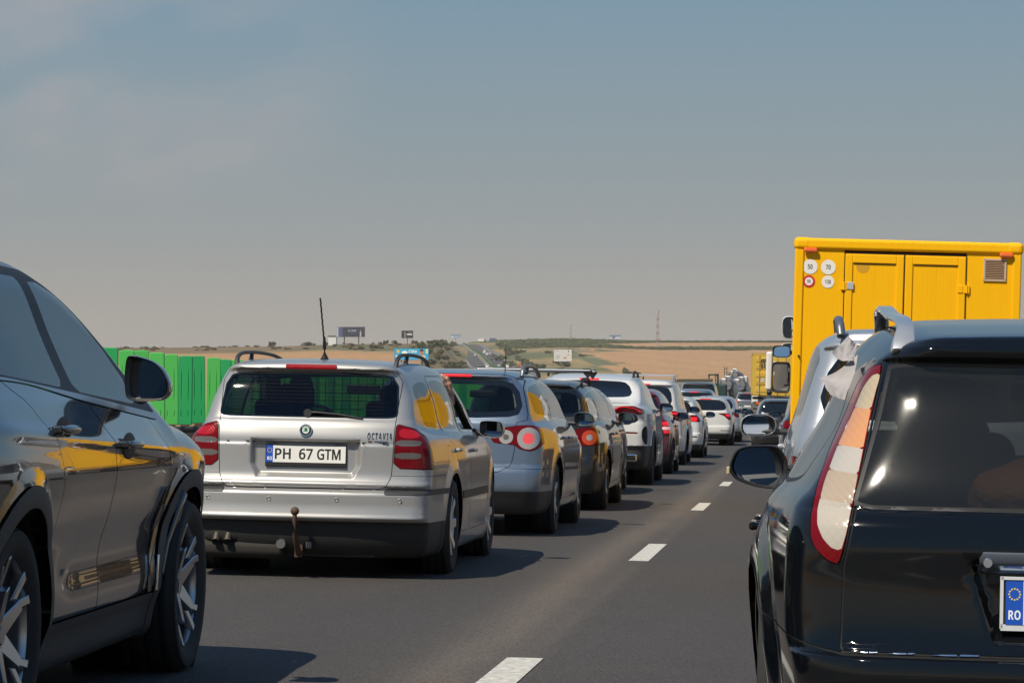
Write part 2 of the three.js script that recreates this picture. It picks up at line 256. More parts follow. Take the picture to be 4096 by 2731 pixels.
function addWheels(car, o) {
  const key = [o.r, o.w, o.rim, o.style, o.n].join();
  const c = wheelCache[key] ??= { t: tyreGeo(o.r, o.w, o.rim), r: rimGeo(o.rim, o.w, o.style ?? 'five', o.n ?? 5), d: merge([cylX(o.rim * .72, .024, 0, 0, 0, 32), cylX(o.rim * .40, .05, .01, 0, 0, 24)]) };
  for (const s of [o.sR, o.sF]) for (const sd of [1, -1]) {
    if (o.skip?.(s, sd)) continue;
    const wheel = part('wheel', c.t, M.rubber, car); wheel.position.set(sd * (o.x - o.w / 2), o.r - .006 + (o.lift ?? 0), -s); wheel.rotation.x = o.turn ?? 0; if (sd < 0) wheel.rotation.z = Math.PI;
    part('rim', c.r, o.m ?? M.alu, wheel); part('brake_disc', c.d, M.steel, wheel);
    part('wheel_well', merge([new THREE.CylinderGeometry(o.r + (o.gap ?? .06), o.r + (o.gap ?? .06), .42, 28, 1, true, Math.PI * .5 - .35, Math.PI + .7).rotateZ(Math.PI / 2).translate(sd * (o.x - .235), o.r + (o.lift ?? 0), -s), new THREE.CircleGeometry(o.r + (o.gap ?? .06), 24).rotateY(sd * Math.PI / 2).translate(sd * (o.x - .44), o.r + (o.lift ?? 0), -s)]), M.dark, car);
  }
}
function roundSeat(car, m, x, s, headY = 1.18, w = .5, heads = [0], tall = .62) {
  const sw = (a, b, c, r, px, py, pz, rx = 0) => T(rbox(a, b, c, r, 0, 0, 0, 3), px, py, pz, rx);
  part('seat', merge([sw(w, .16, .52, .07, x, .47, -s - .2), sw(w, tall, .16, .07, x, .47 + tall / 2 - .02, -s, .22)]), m, car);
  for (const hx of heads) part('headrest', merge([sw(.26, .17, .10, .05, x + hx, headY - .05, -s + .12, .2), bar([x + hx - .06, headY - .25, -s + .08], [x + hx - .06, headY - .08, -s + .11], .008), bar([x + hx + .06, headY - .25, -s + .08], [x + hx + .06, headY - .08, -s + .11], .008)]), m, car);
}
function buildCar(sp) {
  const car = thing(sp.name, sp.label, sp.category ?? 'car', sp.group), hw = sp.hw;
  const fSide = curve(sp.side), fPlan = curve(sp.plan), fTop = curve(sp.top), fRear = curve(sp.rear, 2400), fFront = curve(sp.front), K = { st: .12, sr: .14, tr: .05, sf: .3, tf: .12, b: .06, ...sp.k };
  const fBot = sp.bot ? curve(sp.bot) : () => sp.yb ?? .2;
  const Wf = (s, y) => { let w = fSide(y) - fPlan(s) * (sp.planTop ? mixn(1, sp.planTop, sst(.8, 1.3, y)) : 1); for (const [fs, fy, R, amt, bw] of sp.flares ?? []) { const d = Math.abs(Math.hypot(s - fs, y - fy) - R) / bw; if (d < 1) w += amt * (1 - d * d) * (1 - d * d); } if (sp.sideFn) w += sp.sideFn(s, y); return w; };
  const bow = sp.bow ?? .06, bp = sp.bowP ?? 2.4, crown = sp.crown ?? .06, fb = sp.frontBow ?? .3;
  const f = (x, y, s) => {
    const ax = Math.abs(x), q = ax / hw;
    const a = ax - Wf(s, y), b = y - fTop(s) + crown * q * q, r = fRear(y) + bow * Math.pow(q, bp) + (sp.rearFn ? sp.rearFn(ax, y) : 0) - s, e = s - fFront(y) + fb * Math.pow(q, 2.2);
    let v = smax(a, b, K.st); const t = sst(-.10, .06, a - b); v = smax(v, r, mixn(K.tr, K.sr, t)); v = smax(v, e, mixn(K.tf, K.sf, t)); return smax(v, fBot(s) - y, K.b);
  };
  const R = sp.res ?? {};
  const ys = grid((sp.yb ?? .2) - .06, sp.H + .06, R.y ?? .03, R.yf ?? []), ss = grid(-.12, sp.L + .1, R.s ?? .05, R.sf ?? []), xs = grid(-.03, hw + .12, R.x ?? .035, R.xf ?? []);
  let m = surface(f, xs, ys, ss); m = cut(m, x => -x)[0];
  sp.wf = Wf; sp.f = f;
  const bags = {}, put = (n, mesh, r, side) => { if (!mesh.t.length) return; (bags[n + (side ? '|' + side : '')] ??= { n, list: [], r, side }).list.push(mesh); };
  let rest = m; const lining = [], seams = [];
  // wheel openings
  for (const [as, ay, ar] of sp.arches ?? []) { const [i, o] = cut(rest, (x, y, s) => Math.max(Math.hypot(s - as, (y - ay) * (y < ay ? .75 : 1)) - ar, hw - .42 - x)); rest = o; if (sp.clad) { const [c, o2] = cut(rest, (x, y, s) => Math.max(Math.hypot(s - as, (y - ay) * (y < ay ? .75 : 1)) - ar - sp.clad, hw - .42 - x, y - ay - ar - 1)); rest = o2; put('arch_cladding' + as, c, { as: 'arch_cladding', m: sp.cladM ?? M.cladding, off: .008, pair: 1 }); } }
  for (const r of sp.regions(Wf, f)) {
    const [inn, out] = cut(rest, r.d); rest = out; if (!inn.t.length || r.drop) continue;
    let body = inn;
    if (r.seam) { const [core, ring] = cut(inn, (x, y, s, a, b, c) => r.d(x, y, s, a, b, c) + r.seam); body = core; if (r.seamM) put(r.seamN ?? 'window_seal', ring, { m: r.seamM, off: r.seamOff ?? 0 }); else seams.push(ring); }
    if (r.lining) lining.push(body);
    put(r.n, body, r);
  }
  put('body', rest, { m: sp.m }); lining.push(rest);
  if (seams.length) put('panel_gap', joinM(seams), { m: M.seam, off: -.002 });
  const made = {};
  const later = [];
  for (const b of Object.values(bags)) {
    const r = b.r, mesh = b.list.length > 1 ? joinM(b.list) : b.list[0];
    const mk = (sd) => { if (r.sides && !r.sides.includes(sd)) return; const go = (parent) => { const o = part(r.as ?? b.n, toGeo(mesh, sd, r.off ?? 0), r.m ?? sp.m, parent); if (r.plabel) o.userData.label = r.plabel; made[b.n + sd] = o; }; if (r.child) later.push(() => go(made[r.child + sd] ?? car)); else go(car); };
    if (r.pair) { mk(1); mk(-1); } else { const g = () => { const o = part(r.as ?? b.n, merge([toGeo(mesh, 1, r.off ?? 0), toGeo(mesh, -1, r.off ?? 0)]), r.m ?? sp.m, r.child ? made[r.child + 0] ?? made[r.child + 1] ?? car : car); made[b.n + 0] = o; }; if (r.child) later.push(g); else g(); }
  }
  later.forEach(k => k());
  if (sp.lining) { const up = cut(joinM(lining), (x, y, s) => Math.max(.55 - y, s - (sp.linTo ?? sp.L - 1.05)))[0]; part('cabin_lining', merge([toGeo(up, 1, -.03), toGeo(up, -1, -.03)]), M.lining, car); }
  part('underbody', box(hw * 1.7, .02, sp.L - .5, 0, (sp.yb ?? .2) + .03, -sp.L / 2), M.dark, car);
  if (sp.wheels) addWheels(car, sp.wheels);
  if (sp.plate) addPlate(car, ...sp.plate);
  sp.extras?.(car, made, Wf, (x, y) => { let a = -.15, b = 1.6; for (let s = a; s < 1.6; s += .01) if (f(x, y, s) < 0) { b = s; break; } else a = s; for (let i = 0; i < 20; i++) { const c = (a + b) / 2; f(x, y, c) < 0 ? b = c : a = c; } return b; });
  if (sp.at) { const [X, Z, yaw = 0, roll = CROSS] = sp.at; place(car, X, Z, yaw, roll); if (sp.drop) car.position.y += sp.drop; }
  car.userData.made = undefined; delete car.userData.made;
  return car;
}
function plateTex(text, o = {}) {
  return canvasTex(1024, o.h ?? 216, (c, w, h) => {
    c.fillStyle = o.bg ?? '#e9e6df'; c.fillRect(0, 0, w, h);
    c.fillStyle = '#1650b4'; c.fillRect(0, 0, 86, h); c.fillStyle = '#f2cf3a';
    for (let i = 0; i < 12; i++) { const a = i / 12 * 2 * Math.PI; c.beginPath(); c.arc(43 + 27 * Math.cos(a), 66 + 27 * Math.sin(a), 4.6, 0, 7); c.fill(); }
    c.fillStyle = '#f2f2f2'; c.font = 'bold 62px sans-serif'; c.textAlign = 'center'; c.save(); c.translate(43, 190); c.scale(.78, 1); c.fillText('RO', 0, 0); c.restore();
    c.fillStyle = '#1c1f1d'; c.textAlign = 'left'; c.font = '178px sans-serif';
    for (const [t, x, ww] of text) { c.save(); c.translate(x, 172); const mw = c.measureText(t).width; c.scale(ww / mw, 1); c.lineWidth = 9; c.strokeStyle = '#1c1f1d'; c.strokeText(t, 0, 0); c.fillText(t, 0, 0); c.restore(); }
  });
}
function addPlate(car, text, y, s, tilt = 0, frame = null, x = 0) {
  const p = part('number_plate', T(rbox(.53, frame ? .143 : .124, .012, .006), x, y - (frame ? .0125 : 0), -s, tilt), M.black, car);
  part('plate_face', T(new THREE.PlaneGeometry(.516, .11), x, y, -s + .0075, tilt), new THREE.MeshStandardMaterial({ map: plateTex(text), roughness: .45 }), p);
  if (frame) part('plate_print', T(new THREE.PlaneGeometry(.51, .024), x, y - .0705, -s + .0075, tilt), new THREE.MeshStandardMaterial({ map: frame, roughness: .45 }), p);
  return p;
}
// rear-view mirror on a door: outline in the plane facing back, pos = centre of its glass
function addMirror(car, outline, pos, o = {}) {
  const d = o.depth ?? .11, sd = Math.sign(pos[0]), g = loft(outline, [[.0, .93], [-.006, .97], [-.004, 1.0], [.02, 1.03], [.06, .98], [d * .8, .78], [d, .5], [d + .012, .2]], false);
  const h = part('mirror_housing', g, o.m ?? M.plastic, car); h.position.set(...pos); h.rotation.set(o.pitch ?? 0, (o.yaw ?? .12) * -sd, 0); h.scale.x = o.flip ? -1 : 1;
  const rimg = loft(outline, [[-.006, .97], [-.004, .93], [.02, .90], [.06, .86]], false, false); part('mirror_rim', rimg, o.rimM ?? M.black, h);
  const s = new THREE.Shape(outline.map(([a, b]) => new THREE.Vector2(a, b))); let cx = 0, cy = 0; for (const [a, b] of outline) { cx += a / outline.length; cy += b / outline.length; }
  const gl = new THREE.ShapeGeometry(s, 12); gl.translate(-cx, -cy, 0).scale(.885, .885, 1).translate(cx, cy, 0); { const q = gl.attributes.position; for (let i = 0; i < q.count; i++) q.setZ(i, -.35 * ((q.getX(i) - cx) ** 2 + (q.getY(i) - cy) ** 2)); gl.computeVertexNormals(); } const gm = part('mirror_glass', gl, M.mirror, h); gm.position.z = -.026; gm.rotation.set(o.gpitch ?? -.03, (o.gyaw ?? -.25) * sd, 0); 
  const base = o.base ?? [pos[0] - sd * .16, pos[1] - .06, pos[2] - .09];
  if (o.arm !== false) part('mirror_arm', sweep([base, [mixn(base[0], pos[0], .5), mixn(base[1], pos[1] - .045, .6), mixn(base[2], pos[2] - d * .6, .6)], [pos[0] - sd * .02, pos[1] - .045, pos[2] - d * .55]], ell(.028, .022, 10)), o.armM ?? M.plastic, car);
  return h;
}
function railGeo(pts, a = .018, b = .016) { const c = new THREE.CatmullRomCurve3(pts.map(p => new THREE.Vector3(...p)), false, 'centripetal'); return sweep(c.getPoints(40).map(p => [p.x, p.y, p.z]), ell(a, b, 12)); }
const handleGeo = (x, y, s, sd, l = .20) => merge([T(rbox(.022, .026, l, .01, 0, 0, 0, 3), sd * (x + .03), y, -s), T(rbox(.03, .022, .03, .008), sd * (x + .016), y, -s + l * .42), T(rbox(.03, .022, .03, .008), sd * (x + .016), y, -s - l * .42)]);
const cupGeo = (x, y, s, sd) => T(new THREE.SphereGeometry(1, 20, 12).scale(.008, .035, .085), sd * (x + .002), y, -s);
// ---------- the lie of the road ----------
const CROSS = 0.02;
const rise = Z => { if (Z < 55) return 0; if (Z < 90) return .0045 * (Z - 55) * (Z - 55) / 35 * .85; const a = .0045 * 35 * .85; if (Z < 330) return a + (Z - 90) * .0078; return a + 240 * .0078 + (1 - Math.exp(-(Z - 330) / 120)) * .9; };
const bendX = Z => Z < 0 ? 0 : -Z * Z / (2 * 8500);
const roadY = (X, Z) => rise(Z) - CROSS * clamp(X, -9, 9);
const world = (X, Z, h = 0) => [X + bendX(Z), roadY(X, Z) + h, -Z];
function place(o, X, Z, yaw = 0, roll = CROSS) { const [x, y, z] = world(X, Z); o.position.set(x, y, z); o.rotation.set(rise(Z + 4) - rise(Z) > 0 ? Math.atan((rise(Z + 4) - rise(Z)) / 4) : 0, yaw + Z / 8500, -roll, 'YXZ'); }
// a pixel of the picture (2352 wide) and a distance along the road -> X, Y
const FX = 6950, pxX = (px, Z) => (px - 1874) * Z / FX, pxY = (py, Z) => 1.107 + (955 - py) * Z / FX;
// ---------- asphalt ----------
function noiseTex(n, fn, ch = 4) { const d = new Uint8Array(n * n * 4); for (let j = 0; j < n; j++) for (let i = 0; i < n; i++) { const c = fn(i, j); const o = (j * n + i) * 4; d[o] = c[0]; d[o + 1] = c[1]; d[o + 2] = c[2]; d[o + 3] = 255; } const t = new THREE.DataTexture(d, n, n); t.wrapS = t.wrapT = THREE.RepeatWrapping; t.magFilter = THREE.LinearFilter; t.minFilter = THREE.LinearMipmapLinearFilter; t.generateMipmaps = true; t.needsUpdate = true; return t; }
const aspN = (() => { const n = 512, a = new Float32Array(n * n); for (let i = 0; i < n * n; i++) a[i] = rng(); return a; })();
const aspTex = noiseTex(512, (i, j) => { const at = (x, y) => aspN[((y + 512) % 512) * 512 + (x + 512) % 512]; const s = (at(i, j) * 2 + at(i + 1, j) + at(i, j + 1) + at(i - 1, j) + at(i, j - 1)) / 6; const chip = at(i >> 1, j >> 1) > .965 ? 85 : 0; const v = clamp(175 + (s - .5) * 210 + chip, 0, 255); return [v, v * .99, v * .97]; }); aspTex.colorSpace = THREE.SRGBColorSpace;
const aspBump = noiseTex(512, (i, j) => { const at = (x, y) => aspN[((y + 512) % 512) * 512 + (x + 512) % 512]; const s = (at(i, j) + at(i + 1, j) + at(i, j + 1) + at(i + 1, j + 1)) / 4; return [s * 255, s * 255, s * 255]; });
function ribbon(xs, zs, yOff, colorFn, uvs = 1.1) {
  const pos = [], uv = [], col = [], idx = [], m = xs.length;
  for (const Z of zs) for (const X of xs) { const [x, y, z] = world(X, Z, typeof yOff === 'function' ? yOff(X, Z) : yOff); pos.push(x, y, z); uv.push(X / uvs, Z / uvs); if (colorFn) col.push(...colorFn(X, Z)); }
  for (let i = 0; i < zs.length - 1; i++) for (let j = 0; j < m - 1; j++) { const a = i * m + j; idx.push(a, a + 1, a + m, a + 1, a + m + 1, a + m); }
  const g = new THREE.BufferGeometry(); g.setAttribute('position', new THREE.Float32BufferAttribute(pos, 3)); g.setAttribute('uv', new THREE.Float32BufferAttribute(uv, 2)); if (colorFn) g.setAttribute('color', new THREE.Float32BufferAttribute(col, 3)); g.setIndex(idx); g.computeVertexNormals(); return g;
}
const zNear = [...grid(-30, 4, 4), ...grid(4.3, 60, .35), ...grid(60.5, 120, 1), ...grid(122, 420, 6)];
{
  const c = (X, Z) => {
    let k = 1 + .22 * fbm(X * .9, Z * .10, 3.3, 4) + .12 * fbm(X * 2.7, Z * 2.2, 9.1, 3);
    for (const l of [-3.15, .6, 4.35, -12]) for (const o of [-.85, .85]) k *= 1 - .10 * Math.exp(-Math.pow((X - l - o + .1 * Math.sin(Z * .06)) / .34, 2)); // wheel tracks, darker
    for (const l of [-3.15, .6]) k *= 1 - .07 * Math.exp(-Math.pow((X - l) / .2, 2)); // oil
    let w = 0; // pale dust swept to the lane edge
    const xe = -1.52 + .05 * Math.sin(Z * .21) + .05 * fbm(1.2, Z * .12, 4.4, 3); w += .46 * Math.exp(-Math.pow((X - xe) / .19, 2)) * clamp(1.25 + .9 * fbm(X * 3, Z * .5, 2.2, 3), 0, 1.3);
    w += .26 * Math.exp(-Math.pow((X + 1.27) / .05, 2)) * clamp(.7 + fbm(3, Z * .4, 8.2, 2), 0, 1) + .25 * sst(-5, -5.6, X) + .3 * sst(2.3, 3.2, X);
    const b = .108; return [b * k * 1.12 + .21 * w, b * k * 1.0 + .16 * w, b * k * .92 + .11 * w];
  };
  struct('road', ribbon(grid(-6.9, 6, .4, [[-5.2, -1.9, .11], [-1.95, -1.0, .035], [-1.05, 2.7, .15]]), zNear, 0, c, 1.3), new THREE.MeshStandardMaterial({ vertexColors: true, map: aspTex, bumpMap: aspBump, bumpScale: .006, roughness: .86 }));
  struct('far_carriageway', ribbon(grid(-21.5, -9.3, 1.2), grid(-30, 420, 5), .0, (X, Z) => { const k = .16 + .04 * fbm(X * .3, Z * .05, 1, 3); return [k * 1.06, k, k * .94]; }, 1.3), new THREE.MeshStandardMaterial({ vertexColors: true, map: aspTex, roughness: .88 }));
  // painted lines: dashes 3 m long every 12 m, edge lines
  const worn = noiseTex(256, (i, j) => { const n = fbm(i * .05, j * .05, 2.2, 4); const v = clamp(232 + n * 90 + (aspN[j * 512 + i] - .5) * 40, 120, 255); return [v, v * .985, v * .95]; }); worn.colorSpace = THREE.SRGBColorSpace;
  const lineM = new THREE.MeshStandardMaterial({ map: worn, color: rgb(.66, .65, .62), roughness: .7 });
  const rough = i => (fbm(i * 7.3, 1.5, 2, 2)) * .02;
  for (let k = -1; k < 14; k++) { const z0 = 10.45 + 12.03 * k; const o = struct('lane_marking', ribbon([-1.355 + rough(k), -1.28, -1.205 + rough(k + 9)], grid(z0, z0 + 3, .5), .004, null, .5), lineM); }
  struct('edge_line', ribbon([2.40, 2.55], grid(-20, 400, 4), .004, null, .5), lineM);
  struct('edge_line', ribbon([-5.22, -5.07], grid(-20, 400, 4), .004, null, .5), lineM);
  struct('edge_line', ribbon([-10.1, -9.95], grid(-20, 400, 4), .004, null, .5), lineM);
}
// ---------- land: verge, fields rising to a hill, the motorway climbing it ----------
const skyT = curve([[-2, .015], [-.5, .020], [-.235, .0229], [-.183, .0236], [-.155, .0244], [-.126, .0246], [-.119, .0240], [-.111, .0247], [-.103, .0249], [-.084, .0254], [-.054, .0247], [-.01, .0246], [.2, .022], [2, .012]], 4000);
const hillR = a => mixn(1750, 3300, sst(-.132, -.112, a)), hillP = a => mixn(1.2, 1.35, sst(-.132, -.112, a)), hill0 = a => mixn(300, 600, sst(-.132, -.112, a));
function landY(x, z) { // z positive ahead
  const r = Math.hypot(x, z), a = x / Math.max(z, 1);
  const near = r < 500 ? rise(r) : mixn(rise(500), 4.4, sst(500, 900, r)); if (z < 30) return near - .35;
  const rs = hillR(a), u = clamp((r - hill0(a)) / (rs - hill0(a)), 0, 1), t = skyT(a) * (1 - Math.pow(1 - u, hillP(a)));
  let h = Math.max(0, r * t) + 1.107; if (r > rs) h = rs * skyT(a) + 1.107 - (r - rs) * .004;
  const bump = r > 200 ? fbm(x * .006, z * .004, 1.5, 4) * Math.min(1, (r - 200) / 600) * 2.2 * (1 - .6 * sst(rs * .8, rs, r)) : 0;
  const road = Math.abs(x - bendX(z)); 
  return smax(near - .35 + (r > 330 ? 0 : 0), h + bump - 1.2, 1.6);
}
// the far road: [ahead, across], a line through points read off the hillside
const farPts = [[300, -5.5 - 8], [420, -21], [700, -52], [1100, -103], [1500, -150], [1900, -197], [2250, -244], [2600, -290], [2950, -340], [3120, -366], [3220, -378]];
const farX = curve(farPts, 2000);
{
  const tan = [.40, .225, .098], tan2 = [.36, .195, .085], dry = [.235, .18, .07], scrub = [.155, .115, .05], green = [.045, .078, .022], brown = [.17, .105, .055], verge = [.22, .165, .06], crop = [.05, .11, .03], pale = [.16, .17, .11];
  const mixc = (a, b, t) => [mixn(a[0], b[0], t), mixn(a[1], b[1], t), mixn(a[2], b[2], t)];
  function colorAt(x, z) {
    const r = Math.hypot(x, z), a = x / Math.max(z, 1), n = fbm(x * .012, z * .006, 4.2, 4), n2 = fbm(x * .05, z * .02, 8.8, 3), n3 = fbm(x * .3, z * .12, 3.3, 2); let c = tan;
    if (z < 30 || r < 320) c = mixc(verge, tan2, clamp(.4 + n2, 0, 1));
    else {
      const rs = hillR(a), q = r / rs;
      if (a < -.132 + .010 * n) { // left hill: stubble, then brown scrub at its brow
        c = mixc(tan, tan2, clamp(.5 + n * 1.6 + n2 * .6, 0, 1)); const e = .905 + .012 * Math.sin(a * 40) + n * .03 - .045 * sst(-.172, -.14, a);
        if (q > e) c = mixc(mixc(brown, scrub, clamp(.5 + n2 * 2, 0, 1)), green, clamp(.10 + n * 1.1 + .5 * sst(-.17, -.14, a) * clamp(n2 * 2 + .6, 0, 1), 0, .85)); else if (q > e - .02) c = mixc(c, dry, .6);
      } else {
        const fx = farX(clamp(z, 300, 3220)), d = x - fx;
        if (z > 250 && Math.abs(d) < 75) c = mixc(mixc(dry, tan2, clamp(.35 + n2 * 1.5, 0, 1)), green, clamp(n * 2 + n2 * 1.4 + .32, 0, .85));
        else if (d > 0) { // right of the road
          c = mixc(tan, tan2, clamp(.5 + .5 * Math.sin((x * .10 + z * .028) * 1.2) * .7 + n2, 0, 1));
          const v = z * .00030 ; const grove = a > -.1035 && q > .853 + .008 * Math.sin(a * 60); const strip = q > .884 && q < .97 && a > -.078 + .5 * Math.abs(q - .92);
          if (grove && !strip) c = mixc(green, [.07, .105, .035], clamp(.5 + n3 * 2, 0, 1));
          const patch = Math.exp(-Math.pow((a + .088) / .016, 2) - Math.pow((q - .70) / .16, 2)); if (patch > .30 + n * .7 + n2 * .5) c = mixc(mixc(dry, green, .75), pale, clamp(n2 * 2.4 + .1, 0, .8));
          if (q < .70 && q > .2 && a > -.09 && a < -.074 + (.7 - q) * .03) c = mixc(mixc(dry, green, clamp(.6 + n2 * 2, 0, 1)), pale, clamp(n3 + n2, 0, .7));
          if (r > 420 && r < 1500 && a > -.052 + (1 - q) * .055 - .04) c = mixc(crop, green, clamp(.3 + n2, 0, 1)); 
        } else c = mixc(mixc(dry, tan, clamp(.4 + n * 2, 0, 1)), green, clamp(n * 1.8 + n2 - .1, 0, .8));
      }
    }
    const f = 1 + n3 * .25; return [c[0] * f, c[1] * f, c[2] * f];
  }
  const az = [...grid(-Math.PI, -.36, .06), ...grid(-.34, .14, .0013), ...grid(.16, Math.PI - .03, .06), Math.PI].filter((v, i, s) => !i || v > s[i - 1] + 1e-5);
  const rr = [1.5]; while (rr[rr.length - 1] < 5200) { const r = rr[rr.length - 1]; rr.push(r + (r < 60 ? 6 : r < 400 ? 14 : r < 900 ? 22 : r < 3400 ? 24 : 300)); } rr.push(9000, 26000);
  const p = [], c = [], id = [], m = az.length;
  for (const r of rr) for (const t of az) { const x = r * Math.sin(t), z = r * Math.cos(t); let y = r > 5200 ? landY(x * 5200 / r, z * 5200 / r) - (r - 5200) * .012 : landY(x, z); 
    if (z < 420 && z > -60) { const X = x - bendX(z); if (X > -23 && X < 6.4) y = Math.min(y, roadY(X, Math.max(z, 0)) - .16); else y = Math.min(y + .30, roadY(clamp(X, -9, 6), Math.max(z, 0)) + .10); }
    else if (z > 420 && z < 3220) { const d = Math.abs(x - farX(z)); if (d < 34) y -= .9 * (1 - sst(21, 34, d)); }
    p.push(x, y, -z); c.push(...colorAt(x, z)); }
  for (let i = 0; i < rr.length - 1; i++) for (let j = 0; j < m - 1; j++) { const a = i * m + j; id.push(a, a + 1, a + m, a + 1, a + m + 1, a + m); }
  const g = new THREE.BufferGeometry(); g.setAttribute('position', new THREE.Float32BufferAttribute(p, 3)); g.setAttribute('color', new THREE.Float32BufferAttribute(c, 3)); g.setIndex(id); g.computeVertexNormals();
  struct('ground', g, new THREE.MeshStandardMaterial({ vertexColors: true, roughness: 1 }));
  // far road, two carriageways and a planted screen between them
  const zs = grid(330, 3215, 15);
  const strip = (o0, o1, h, col) => { const pos = [], cc = [], ix = [], k = 6; zs.forEach((z, i) => { const dx = (farX(z + 5) - farX(z - 5)) / 10, l = Math.hypot(1, dx); for (let q = 0; q <= k; q++) { const o = mixn(o0, o1, q / k), x = farX(z) + o / l, zz = z + o * dx / l * -1; pos.push(x, landY(farX(z), z) + h, -zz); const f = 1 + .25 * fbm(x * .2, z * .02, o0, 3); cc.push(col[0] * f, col[1] * f, col[2] * f); } if (i) for (let q = 0; q < k; q++) { const a = (i - 1) * (k + 1) + q; ix.push(a, a + 1, a + k + 1, a + 1, a + k + 2, a + k + 1); } }); const g = new THREE.BufferGeometry(); g.setAttribute('position', new THREE.Float32BufferAttribute(pos, 3)); g.setAttribute('color', new THREE.Float32BufferAttribute(cc, 3)); g.setIndex(ix); g.computeVertexNormals(); return g; };
  const fm = new THREE.MeshStandardMaterial({ vertexColors: true, roughness: .95 });
  struct('hill_road', strip(-19, -2.4, .0, [.062, .063, .066]), fm); struct('hill_road', strip(2.4, 19, .0, [.060, .060, .062]), fm); struct('hill_verge', strip(-2.2, 2.2, .05, [.20, .17, .10]), fm);
  for (const [a, b] of [[-15.2, -14.6], [-3.2, -2.7], [14.6, 15.2]]) struct('road_edge_line', strip(a, b, .06, [.45, .44, .41]), fm);
  struct('hard_shoulder', strip(15.3, 19, .05, [.12, .115, .108]), fm);
  struct('repaired_strip', strip(8.8, 10, .07, [.17, .085, .05]), fm);
  // green screen on the hill's median: one long run of paddles too small to pick apart
  const sp = []; for (let z = 620; z < 3215; z += 4) { const dx = farX(z + 2) - farX(z - 2); sp.push(T(box(.8, .9, 3.2), farX(z), landY(farX(z), z) + .95, -z, 0, Math.atan2(dx, 4) * -1)); }
  for (let i = 0; i < 60; i++) { const x = farX(3215) + 4 + i * 3, z = 3225 + i * .6; sp.push(T(box(2.6, 1.2, 1.4), x, landY(x, z) + .7, -z)); }
  const scr = part('hill_screen', merge(sp), std([.025, .14, .045], .8), scene); scr.name = 'hill_screen'; scr.userData = { kind: 'stuff', label: 'green anti glare screen on the median of the road up the hill', category: 'screen' };
}
